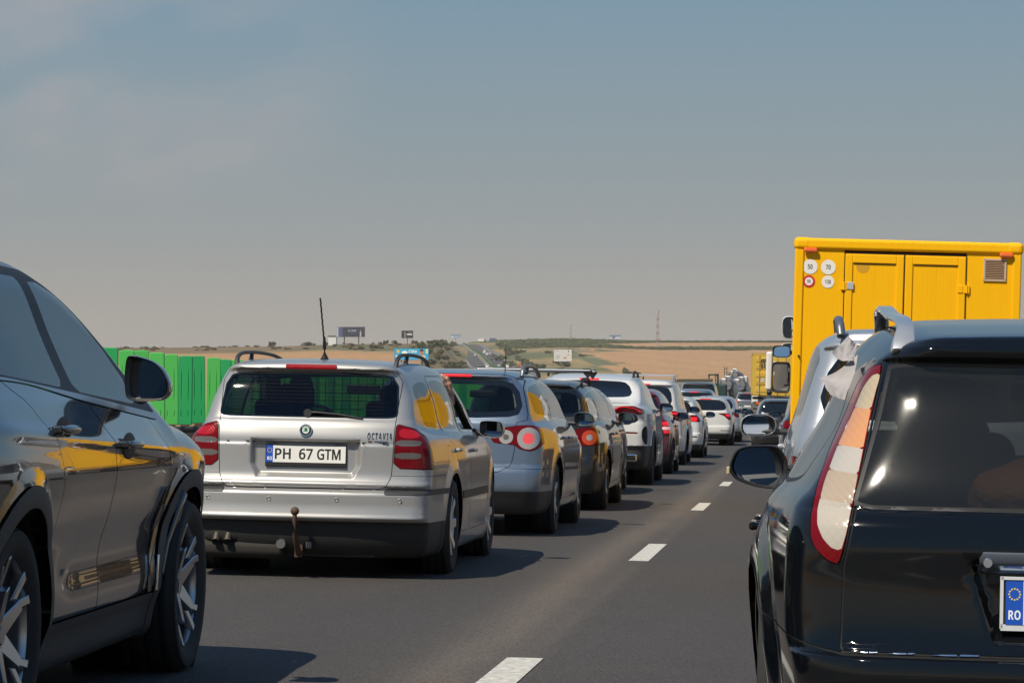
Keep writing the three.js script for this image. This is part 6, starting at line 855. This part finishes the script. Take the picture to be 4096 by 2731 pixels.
{ // yellow box lorry; origin on the road under its rear doors
  const Z = 34, W = 2.51, top = 3.10, base = .95, Lb = 5.2, t = thing('box_lorry', 'yellow box lorry with speed limit stickers and twin rear doors', 'truck');
  const panelZ = 0;
  part('rear_frame', merge([T(rbox(.10, top - base - .1, .06, .02), -W / 2 + .05, (top + base - .1) / 2, -.03), T(rbox(.10, top - base - .1, .06, .02), W / 2 - .05, (top + base - .1) / 2, -.03), T(rbox(.46, top - base - .12, .04, .004), -.935, (top + base - .12) / 2, -.04), T(rbox(.52, top - base - .12, .04, .004), .91, (top + base - .12) / 2, -.04)]), yel, t);
  part('roof_rail', merge([T(rbox(W + .03, .13, .09, .04, 0, 0, 0, 4), 0, top - .06, -.03)]), yel, t);
  for (const s of [-1, 1]) part('corner_cap', T(rbox(.20, .15, .13, .06, 0, 0, 0, 4), s * (W / 2 - .08), top - .062, -.045), yel, t);
  part('cargo_box', merge([box(W - .02, .05, Lb, 0, top - .06, -Lb / 2 - .05), box(W - .04, .08, Lb, 0, base, -Lb / 2 - .05), box(W - .04, top - base, .05, 0, (top + base) / 2, -Lb - .05)]), yel, t);
  for (const s of [-1, 1]) { part('side_wall', box(.05, top - base - .05, Lb, s * (W / 2 - .035), (top + base) / 2, -Lb / 2 - .05), yel, t); for (let i = 0; i < 5; i++) part('side_rib', rbox(.02, top - base - .12, .06, .006, s * (W / 2 - .004), (top + base) / 2, -.55 - i * 1.02), yel, t); }
  // doors, each with its raised frame, panel and hinges
  const dx = [[-.698, -.040], [-.030, .646]]; const dTop = top - .155, dB = base + .1;
  dx.forEach(([a, b], i) => {
    const c = (a + b) / 2, w = b - a, h = dTop - dB, y = (dTop + dB) / 2;
    const d = part('door', merge([T(rbox(w, h, .03, .006), c, y, -.035)]), yel, t);
    part('door_frame', merge([T(rbox(.085, h - .02, .03, .012), c - w / 2 + .045, y, -.018), T(rbox(.085, h - .02, .03, .012), c + w / 2 - .045, y, -.018), T(rbox(w - .17, .10, .03, .012), c, dTop - .06, -.018), T(rbox(w - .17, .10, .03, .012), c, dB + .06, -.018)]), yel, d);
    part('door_gap', merge([box(.007, h, .01, c + (i ? w / 2 + .004 : -w / 2 - .004), y, -.018), ...(i ? [] : [box(.007, h, .01, c + w / 2 + .005, y, -.022)])]), M.seam, d);
    part('door_bead', box(w - .19, .006, .008, c, dTop - .114, -.014), M.seam, d);
  });
  part('door_header', box(1.36, .009, .02, -.03, dTop + .006, -.024), M.seam, t);
  for (const s of [-1, 1]) { const hx = s < 0 ? -.705 : .655; const h = part('hinge', merge([T(rbox(.07, .09, .02, .006), hx - s * -.0, dTop - .37, -.006), cylY(.009, .09, hx + .004, dTop - .37, .006, 10)]), yel, t); if (s < 0) part('hinge_plate', T(rbox(.075, .085, .012, .006), hx + .072, dTop - .365, .0), std([.5, .5, .52], .5, .3), h); else part('hinge_plate', T(rbox(.06, .085, .012, .006), hx - .07, dTop - .37, .0), yel, h); }
  for (const s of [-1, 1]) part('marker_lamp', T(rbox(.155, .055, .045, .022, 0, 0, 0, 4), s * 1.085, top - .135, .018), M.orange, t);
  [['50', -1.085, top - .318, .083, 0], ['70', -.883, top - .318, .083, 0], ['90', -1.095, top - .482, .068, 1], ['130', -.883, top - .482, .070, 0]].forEach(([n, x, y, r, ring]) => part('speed_sticker', T(new THREE.CircleGeometry(r, 40), x, y, .003 - .018), new THREE.MeshStandardMaterial({ map: stickerTex(n, ring), roughness: .5 }), t));
  const v = part('vent_grille', merge([box(.25, .02, .02, 0, .115, 0), box(.25, .02, .02, 0, -.115, 0), box(.02, .23, .02, -.115, 0, 0), box(.02, .23, .02, .115, 0, 0)].map(g => g.translate(.962, top - .30, -.012))), std([.55, .42, .32], .7, .2), t);
  louvre(11, .21, .21).forEach(g => part('slat', g.translate(.962, top - .30, -.014), std([.40, .26, .16], .75, .3), v)); part('vent_back', box(.22, .22, .004, .962, top - .30, -.0185), M.dark, v);
  part('worn_mark', T(new THREE.CircleGeometry(.075, 32), -.498, top - .298, -.0185), std([.60, .30, .006], .7), t);
  part('lock_button', cylZ(.012, .03, -W / 2 + .07, 1.78, .005, 12), M.black, t);
  part('chassis', merge([box(.9, .22, 7.4, 0, .72, -3.6), T(rbox(2.3, .12, .10, .03), 0, .48, -.05)]), M.black, t); for (const s of [-1, 1]) part('tail_lamp', T(rbox(.36, .12, .05, .02), s * .95, .72, .0), M.red, t);
  truckWheels(t, [[-1.0, -1.4], [1.0, -1.4], [-1.0, -5.6], [1.0, -5.6]]);
  const cab = part('cab', T(rbox(2.2, 1.75, 1.7, .18, 0, 0, 0, 4), 0, 1.62, -6.25), yel, t); part('windscreen', T(rbox(1.9, .7, .05, .02), 0, 2.0, -7.1), M.glassDark, cab); for (const s of [-1, 1]) part('side_window', rbox(.02, .6, .9, .008, s * 1.10, 2.0, -6.3), M.glassDark, cab);
  for (const s of [-1, 1]) {
    const x = s * 1.43, big = soften([[-.11, -.20], [.11, -.20], [.125, -.14], [.125, .17], [.09, .20], [-.09, .20], [-.125, .17], [-.125, -.15]], 2, .2), sm = soften([[-.12, -.075], [.12, -.075], [.12, .07], [.08, .085], [-.09, .085], [-.12, .05]], 2, .2);
    const a = addMirror(t, big, [x, 1.62, -6.9], { m: M.black, depth: .1, arm: false, gyaw: .06, gpitch: .13, yaw: -.03 }), b2 = addMirror(t, sm, [x - s * .0, 1.96, -6.9], { m: M.black, depth: .1, base: [s * 1.0, 2.1, -7.0], gyaw: .07, gpitch: -.12, yaw: -.03, armM: M.black });
    part('mirror_cover', T(rbox(.09, .52, .14, .03), x + s * .16, 1.70, -7.02), M.white, t);
  }
  place(t, pxX(2066, Z) - bendX(Z), Z, 0, CROSS + .012); t.position.y -= .02;
}
{ // white tractor unit further on, of which two mirrors show
  const Z = 47, t = thing('tractor_unit', 'white lorry hidden behind the yellow one, its left mirrors sticking out', 'truck');
  part('cab', T(rbox(2.3, 2.3, 2.0, .2, 0, 0, 0, 4), 0, 2.0, -1.2), M.white, t); part('chassis', box(1.0, .3, 5, 0, .7, -1.8), M.black, t); part('side_window', rbox(2.32, .7, .9, .02, 0, 2.4, -1.4), M.glassDark, t); truckWheels(t, [[-1, -1.4], [1, -1.4], [-1, -4], [1, -4]], .48);
  for (const s of [-1, 1]) { const x = s * 1.36, big = soften([[-.11, -.18], [.11, -.18], [.12, .18], [-.12, .18]], 3, .2), sm = soften([[-.12, -.10], [.12, -.10], [.12, .09], [-.12, .09]], 3, .2); addMirror(t, big, [x, 2.52, -2.0], { m: M.white, depth: .12, base: [s * 1.1, 2.5, -2.05] }); addMirror(t, sm, [x, 2.18, -2.0], { m: M.white, depth: .12, base: [s * 1.1, 2.2, -2.05] }); }
  place(t, pxX(1806, Z) - bendX(Z) + 1.36, Z);
}
{ // container lorry
  const Z = 186, W = 2.44, h = 2.59, y0 = 1.42, L = 12, t = thing('container_lorry', 'lorry carrying a tall yellow shipping container with locking rods', 'truck'), yc = std([.62, .40, .05], .6), yd = std([.55, .34, .035], .6);
  const c = part('container', merge([box(W, h, .06, 0, y0 + h / 2, -L), box(W, .06, L, 0, y0 + .03, -L / 2), box(W, .05, L, 0, y0 + h - .025, -L / 2)]), yc, t);
  const corr = (s) => { const sh = []; for (let i = 0; i <= 60; i++) { const q = i % 4; sh.push([s * (W / 2 - (q < 2 ? .0 : .035)), y0 + .1, -.2 - i * (L - .4) / 60]); } const g = new THREE.BufferGeometry(), p = [], id = []; for (const [x, y, z] of sh) p.push(x, y, z, x, y0 + h - .1, z); for (let i = 0; i < 60; i++) id.push(2 * i, 2 * i + 2, 2 * i + 1, 2 * i + 1, 2 * i + 2, 2 * i + 3); g.setAttribute('position', new THREE.Float32BufferAttribute(p, 3)); g.setIndex(id); g.computeVertexNormals(); return g; };
  for (const s of [1, -1]) { const w = part('side_wall', corr(s), yc, t); part('rail', merge([box(.06, .14, L, s * (W / 2 - .03), y0 + .08, -L / 2), box(.06, .12, L, s * (W / 2 - .03), y0 + h - .06, -L / 2)]), s < 0 ? std([.50, .18, .03], .7) : yc, w); }
  for (const s of [-1, 1]) { const d = part('door', box(1.12, h - .26, .05, s * .575, y0 + h / 2, -.03), yc, t); for (let i = 0; i < 5; i++) part('door_rib', rbox(.86, .26, .05, .02, s * .575, y0 + .34 + i * .47, .0), i % 2 ? yd : yc, d); for (const x of [.30, .80]) part('locking_rod', cylY(.022, h - .2, s * x + .0, y0 + h / 2, .05, 8), std([.42, .42, .42], .5, .5), d); }
  part('door_frame', merge([box(.12, h, .1, -W / 2 + .06, y0 + h / 2, -.05), box(.12, h, .1, W / 2 - .06, y0 + h / 2, -.05), box(W - .24, .14, .1, 0, y0 + .07, -.05), box(W - .24, .12, .1, 0, y0 + h - .06, -.05)]), yc, t);
  part('lettering', T(merge([new TextGeometry('m', { font, size: .30, depth: .012 }).scale(1.05, 1, 1).translate(0, .22, 0), new TextGeometry('sc', { font, size: .30, depth: .012 }).scale(.92, 1, 1).translate(0, -.08, 0)]), -.74, y0 + h - .80, .035), M.black, t);
  for (const [x, y, w, hh, m] of [[.12, 2.02, .16, .18, M.white], [-.60, .95, .22, .24, std([.5, .49, .46], .6)], [.10, 1.42, .18, .14, M.white], [-.60, 1.40, .5, .16, std([.85, .45, .01], .6)]]) part('sticker', box(w, hh, .01, x, y0 + y, .035), m, t);
  part('trailer', merge([box(1.0, .3, 11, 0, 1.15, -6), box(2.3, .1, .1, 0, .62, -.1), box(2.4, .16, .3, 0, 1.28, -.3)]), M.black, t); for (const s of [-1, 1]) { part('tail_lamp', rbox(.3, .14, .06, .02, s * .85, .95, -.02), M.orange, t); part('marker_plate', rbox(.5, .13, .02, .005, s * .45, .62, -.02), M.white, t); part('mudguard', box(.5, .7, .04, s * .95, .7, -.4), std([.16, .15, .14], .7), t); }
  truckWheels(t, [[-1, -1.4], [1, -1.4], [-1, -2.7], [1, -2.7], [-1, -10], [1, -10]], .48); part('cab', T(rbox(2.3, 2.3, 1.9, .2, 0, 0, 0, 3), 0, 1.9, -13.6), M.white, t);
  place(t, pxX(1728, Z) - bendX(Z) + W / 2, Z, .006);
}
{ // concrete mixers, far ahead
  const wh = std([.62, .60, .56], .5), gr = std([.15, .145, .145], .55), blueM = std([.02, .08, .30], .5), green = std([.01, .035, .03], .6);
  const drumProfile = [[.01, 0], [.52, .0], [.60, .05], [.72, .5], [1.0, 1.4], [1.18, 2.3], [1.18, 3.2], [.85, 4.3], [.4, 4.7], [.01, 4.75]].map(a => new THREE.Vector2(...a));
  function mixer() {
    const t = new THREE.Group(); t.name = numbered('concrete_mixer_lorry'); scene.add(t); const g = new THREE.Object3D();
    const tilt = geo => geo.rotateX(-Math.PI / 2 - .0).translate(0, 0, 0).rotateX(-.20).translate(0, 3.0, -.4);
    part('drum', tilt(new THREE.LatheGeometry(drumProfile, 36)), gr, t);
    const wedge = (a0, a1, m, r0, r1, n) => part(n, tilt(new THREE.LatheGeometry(drumProfile.slice(r0, r1).map(v => new THREE.Vector2(v.x + .012, v.y - .004)), 10, a0, a1)), m, t);
    wedge(5.75, .95, wh, 1, 5, 'white_stripe'); wedge(1.3, 1.2, wh, 3, 7, 'white_stripe'); wedge(4.2, .9, wh, 4, 7, 'white_stripe'); part('blue_tip', T(new THREE.CircleGeometry(.42, 20, -2.4, 1.7), 0, 3.0, -.36), blueM, t);
    part('hopper', T(new THREE.CylinderGeometry(.34, .22, .18, 16, 1, true), .1, 3.72, -.15, .2), wh, t); part('hopper_frame', merge([bar([-.75, 1.2, -.5], [-.6, 2.6, -.6], .06), bar([.75, 1.2, -.5], [.6, 2.6, -.6], .06)]), M.black, t);
    part('chute', sweep([[0, 2.3, .25], [.1, 1.8, .5], [.35, 1.2, .8]], ell(.24, .14, 10)), gr, t); part('ladder', merge([bar([-1.05, 1.1, -.1], [-1.05, 4.1, -.1], .04), bar([-.75, 1.1, -.1], [-.75, 4.1, -.1], .04), ...[0, 1, 2, 3, 4, 5, 6].map(i => bar([-1.05, 1.3 + i * .42, -.1], [-.75, 1.3 + i * .42, -.1], .03))]), green, t);
    part('chassis', merge([box(1.0, .35, 8.4, 0, 1.05, -4.2), box(2.4, .5, .2, 0, .9, -.3)]), M.black, t); part('cab', T(rbox(2.4, 2.2, 1.9, .2, 0, 0, 0, 3), 0, 2.0, -7.6), wh, t); part('tail_lamp', rbox(.4, .15, .06, .02, -.85, .9, -.18), M.red, t); part('tail_lamp', rbox(.4, .15, .06, .02, .85, .9, -.18), M.red, t);
    truckWheels(t, [[-1, -1.2], [1, -1.2], [-1, -2.5], [1, -2.5], [-1, -6.8], [1, -6.8]], .5);
    return t;
  }
  const first = mixer(); const spots = [[1670, 884, 345, 'concrete mixer lorry with grey and white drum, left one of the far pair'], [1701, 885, 362, 'concrete mixer lorry with white stripe, close to the yellow container'], [1686, 864, 420, 'concrete mixer lorry whose white drum rises above the other two']];
  spots.forEach(([px, py, Z, label], i) => { const o = i ? first.clone() : first; if (i) { o.name = numbered('concrete_mixer_lorry'); scene.add(o); } tagObj(o, label, 'truck', 'concrete mixer lorries far ahead'); o.scale.setScalar(1.18); o.position.set(pxX(px, Z), pxY(py, Z) - 3.0 * 1.18, -Z); o.rotation.set(0, .04 + i * .03, 0); if (i === 2) o.rotation.y = -.05; });
}
{ // plain grey trailer and dark green box far ahead
  const t = thing('box_trailer', 'pale grey box trailer far ahead above the white cars', 'truck'); const Z = 168, g = std([.27, .265, .26], .6);
  for (let i = 0; i < 4; i++) part('wall_panel', rbox(.60, 1.7, .06, .01, -.93 + i * .62, 1.95, -.03), g, t); part('cargo_box', merge([box(2.5, 1.75, 9, 0, 1.95, -4.6)]), std([.24, .235, .23], .6), t); part('roof', rbox(2.0, .16, 8.6, .04, .2, 2.92, -4.5), std([.10, .085, .05], .7), t); part('chassis', box(1.2, .35, 9.5, 0, .85, -4.7), M.black, t); truckWheels(t, [[-1, -1.4], [1, -1.4], [-1, -2.6], [1, -2.6]], .48);
  t.position.set(pxX(1590, Z), pxY(955, Z) - .95, -Z); t.rotation.y = .05;
  const b = thing('flatbed_lorry', 'dark green lorry with tall rear frame left of the concrete mixers', 'truck'); const Z2 = 300, gm = std([.012, .04, .035], .6);
  part('rear_frame', merge([box(.14, 2.4, .14, -.45, 2.7, 0), box(.14, 2.4, .14, .40, 2.7, 0), box(1.0, .14, .14, 0, 3.85, 0), box(1.0, .12, .14, 0, 2.9, 0)]), gm, b); part('load', rbox(.72, 1.0, .7, .05, 0, 2.3, -.5), gm, b); part('body', box(1.1, .7, 6, 0, 1.4, -3), gm, b); part('cab', rbox(1.9, 2.0, 1.6, .2, .2, 2.0, -6.5), gm, b); truckWheels(b, [[-.9, -1.2], [.9, -1.2], [-.9, -6], [.9, -6]], .48);
  b.position.set(pxX(1641, Z2), pxY(860, Z2) - 3.9, -Z2);
}
// ---------- people in the silver estate and in the grey SUV ----------
{
  const cap = (p, a, b, ra, rb) => { const dx = b[0] - a[0], dy = b[1] - a[1], dz = b[2] - a[2], l = dx * dx + dy * dy + dz * dz, t = clamp(((p[0] - a[0]) * dx + (p[1] - a[1]) * dy + (p[2] - a[2]) * dz) / l, 0, 1); return Math.hypot(p[0] - a[0] - dx * t, p[1] - a[1] - dy * t, p[2] - a[2] - dz * t) - (ra + (rb - ra) * t); };
  const field = (list, k) => (x, y, z) => { let d = 1e3; for (const [a, b, ra, rb] of list) d = smin(d, cap([x, y, z], a, b, ra, rb), k); return d; };
  const meshOf = (f, b, h) => toGeo(surface(f, grid(b[0], b[1], h), grid(b[2], b[3], h), grid(b[4], b[5], h), 1.3), 1);
  function head(o) { const [x, y, s] = o, e = (p, c, r) => { const k = Math.hypot((p[0] - c[0]) / r[0], (p[1] - c[1]) / r[1], (p[2] - c[2]) / r[2]); return (k - 1) * Math.min(...r); };
    const f = (X, Y, S) => { const p = [X, Y, S]; let d = e(p, [x, y + .02, s], [.074, .10, .095]); d = smin(d, e(p, [x, y - .06, s + .03], [.052, .06, .06]), .03); d = smin(d, cap(p, [x, y - .01, s + .10], [x, y - .035, s + .115], .008, .014), .012); for (const k of [-1, 1]) { d = smin(d, e(p, [x + k * .078, y - .005, s - .005], [.012, .03, .02]), .008); d = smax(d, -(e(p, [x + k * .032, y + .005, s + .10], [.016, .010, .014])), .01); } d = smax(d, -cap(p, [x - .022, y - .068, s + .094], [x + .022, y - .068, s + .094], .004, .004), .006); return smin(d, cap(p, [x, y - .08, s - .015], [x, y - .19, s - .02], .052, .058), .03); };
    const hf = (X, Y, S) => { const p = [X, Y, S]; let d = e(p, [x, y + .035, s - .018], [.086, .105, .098]); d = Math.max(d, S - s - .055 + (Y - y) * -.35); return d; };
    return [meshOf(f, [x - .12, x + .12, y - .2, y + .15, s - .13, s + .16], .008), meshOf(hf, [x - .12, x + .12, y - .10, y + .18, s - .15, s + .13], .009)]; }
  function person(label, host, hip, armOut, hairM, shirt) {
    const t = thing('person', label, 'person'), [x, y, s] = hip;
    const H = [x, y + .70, s + .03], sh = k => [x + k * .18, y + .50, s - .02];
    const body = [[[x, y, s], [x, y + .25, s - .03], .15, .13], [[x, y + .25, s - .03], [x, y + .45, s - .03], .14, .15], [sh(-1), sh(1), .07, .07], [[x - .09, y, s], [x - .12, y + .06, s + .42], .085, .065], [[x + .09, y, s], [x + .12, y + .06, s + .42], .085, .065], [[x - .12, y + .06, s + .42], [x - .12, y - .28, s + .62], .06, .045], [[x + .12, y + .06, s + .42], [x + .12, y - .28, s + .62], .06, .045]];
    const arm = (k, el, wr) => body.push([sh(k), el, .055, .043], [el, wr, .042, .030]);
    arm(-1, [x - .25, y + .26, s + .10], [x - .14, y + .34, s + .36]); if (armOut) body.push([sh(1), mid3(sh(1), armOut.el, .55), .055, .052]); else arm(1, [x + .25, y + .26, s + .10], [x + .14, y + .34, s + .36]);
    const xs = [...body.flatMap(b => [b[0][0], b[1][0]])]; const g = [meshOf(field(body, .05), [x - .36, Math.max(x + .36, ...xs) + .1, y - .36, y + .80, s - .22, s + .72], .022)];
    const [hg, hair] = head(H);
    const hands = []; const hand = (w, d, u, side) => { // palm from the wrist along d, fingers spread along side and curling towards u
      const P = (a, b, c) => [w[0] + d[0] * a + side[0] * b + u[0] * c, w[1] + d[1] * a + side[1] * b + u[1] * c, w[2] + d[2] * a + side[2] * b + u[2] * c]; const L = [[P(-.06, 0, 0), P(0, 0, 0), .028, .025], [P(0, -.018, 0), P(.075, -.03, .0), .018, .016], [P(0, .018, 0), P(.07, .03, .0), .018, .016], [P(0, 0, 0), P(.078, 0, 0), .018, .016]];
      [-.034, -.012, .011, .033].forEach((b, i) => { const l = [.040, .046, .042, .034][i]; L.push([P(.075, b, 0), P(.075 + l * .9, b * 1.1, .012), .0095, .009], [P(.075 + l * .9, b * 1.1, .012), P(.075 + l * 1.25, b * 1.12, .012 + l * .8), .009, .0085], [P(.075 + l * 1.25, b * 1.12, .012 + l * .8), P(.075 + l * 1.05, b * 1.12, .012 + l * 1.35), .0085, .007]); }); L.push([P(.015, -.028, .0), P(.045, -.058, .02), .013, .011], [P(.045, -.058, .02), P(.075, -.062, .035), .011, .008]); const all = L.flatMap(l => [l[0], l[1]]), mn = k => Math.min(...all.map(a => a[k])) - .04, mxx = k => Math.max(...all.map(a => a[k])) + .04; hands.push(meshOf(field(L, .010), [mn(0), mxx(0), mn(1), mxx(1), mn(2), mxx(2)], .0045)); };
    if (armOut) hand(armOut.wr, armOut.d, armOut.u, armOut.side); else hand([x + .14, y + .34, s + .36], [0, .1, .99], [0, -.99, .1], [1, 0, 0]); hand([x - .14, y + .34, s + .36], [0, .1, .99], [0, -.99, .1], [-1, 0, 0]);
    const b = part('body', merge([hg, ...hands, ...(armOut ? [meshOf(field([[armOut.el, armOut.wr, .0425, .0305], [mid3(sh(1), armOut.el, .5), armOut.el, .048, .0432]], .02), bx(armOut, sh(1)), .012)] : [])]), M.skin, t); part('shirt', g[0], shirt, t); part('hair', hair, hairM, t);
    t.position.copy(host.position); t.rotation.copy(host.rotation); return t;
  }
  const mid3 = (a, b, t = .3) => a.map((v, i) => mixn(v, b[i], t)), bx = (o, s) => { const q = [o.el, o.wr, s]; return [0, 1, 2].flatMap(k => [Math.min(...q.map(p => p[k])) - .07, Math.max(...q.map(p => p[k])) + .07]); };
  const byLabel = w => scene.children.find(o => o.userData.label?.includes(w)); const oct = byLabel('PH 67 GTM'), bmw = byLabel('dark grey SUV with silver'), nrm = v => { const l = Math.hypot(...v); return v.map(c => c / l); };
  person('passenger of the silver estate, bare arm out of the window, hand on roof', oct, [.40, .54, 2.02], { el: [.615, 1.0, 2.36], wr: [.700, 1.245, 2.20], d: nrm([-.08, .98, -.10]), u: nrm([-1, .12, 0]), side: nrm([0, .1, 1]) }, M.hair, std([.08, .09, .12], .9));
  person('driver of the silver estate seen as a dark head through its rear window', oct, [-.34, .54, 1.98], null, M.hair, std([.05, .05, .055], .9));
  person('passenger in the dark grey SUV behind its tinted front side window', bmw, [.40, .66, 2.02], null, M.hair, std([.06, .06, .07], .9));
}
{ // motorcyclist far ahead between the lanes
  const Z = 150, m = thing('motorcycle', 'dark motorcycle far ahead beside the yellow container lorry', 'motorcycle'); const tyre = new THREE.TorusGeometry(.27, .06, 10, 28).rotateY(Math.PI / 2);
  for (const z of [-.1, -1.45]) { const w = part('wheel', tyre.clone(), M.rubber, m); w.position.set(0, .33, z); part('rim', cylX(.20, .05, 0, 0, 0, 16), M.steel, w); }
  part('frame', merge([bar([0, .33, -.1], [0, .62, -.55], .04), bar([0, .62, -.55], [0, .95, -1.2], .05), bar([0, .95, -1.2], [0, .33, -1.45], .04), T(rbox(.30, .34, .45, .1, 0, 0, 0, 3), 0, .5, -.8)]), M.black, m); part('fuel_tank', T(rbox(.28, .22, .5, .1, 0, 0, 0, 3), 0, .88, -.95), M.black, m); part('saddle', T(rbox(.26, .10, .7, .05, 0, 0, 0, 3), 0, .82, -.4), M.seat, m); part('handlebar', bar([-.38, 1.08, -1.15], [.38, 1.08, -1.15], .018), M.steel, m); part('tail_lamp', rbox(.16, .08, .05, .02, 0, .78, -.02), M.redLit, m); part('number_plate', rbox(.18, .2, .01, .004, 0, .58, .0), M.white, m);
  for (const s of [-1, 1]) part('pannier', T(rbox(.2, .32, .42, .05, 0, 0, 0, 3), s * .26, .66, -.3), M.plastic, m);
  m.position.set(pxX(1768, Z), roadY(-.4, Z) , -Z);
  const cap = (p, a, b, ra, rb) => { const d = b.map((v, i) => v - a[i]), l = d[0] ** 2 + d[1] ** 2 + d[2] ** 2, t = clamp(p.reduce((u, v, i) => u + (v - a[i]) * d[i], 0) / l, 0, 1); return Math.hypot(...p.map((v, i) => v - a[i] - d[i] * t)) - (ra + (rb - ra) * t); };
  const L = [[[0, .92, .42], [0, 1.22, .55], .15, .17], [[0, 1.22, .55], [0, 1.40, .66], .17, .12], [[-.20, 1.38, .66], [.20, 1.38, .66], .08, .08], [[0, 1.45, .68], [0, 1.55, .72], .06, .06]]; for (const k of [-1, 1]) L.push([[k * .2, 1.38, .66], [k * .38, 1.15, .86], .065, .05], [[k * .38, 1.15, .86], [k * .34, 1.09, 1.14], .048, .04], [[k * .34, 1.09, 1.14], [k * .32, 1.08, 1.22], .04, .035], [[k * .1, .9, .45], [k * .24, .78, .86], .10, .07], [[k * .24, .78, .86], [k * .22, .36, .70], .065, .045], [[k * .22, .36, .70], [k * .22, .32, .86], .045, .04]);
  const f = (x, y, z) => { let d = 9; for (const [a, b, r, q] of L) d = smin(d, cap([x, y, z], a, b, r, q), .05); return d; };
  const r = thing('person', 'motorcyclist in dark jacket and round helmet sitting on the distant motorcycle', 'person'); part('body', toGeo(surface(f, grid(-.5, .5, .03), grid(.2, 1.65, .03), grid(.15, 1.35, .03), 1.3), 1), std([.03, .035, .045], .8), r); part('helmet', T(new THREE.SphereGeometry(.15, 20, 14).scale(.9, 1, 1.05), 0, 1.64, -.74), std([.02, .022, .025], .25), r); r.position.copy(m.position); r.rotation.copy(m.rotation);
}
scene.updateMatrixWorld(true);
renderer.render(scene, camera);
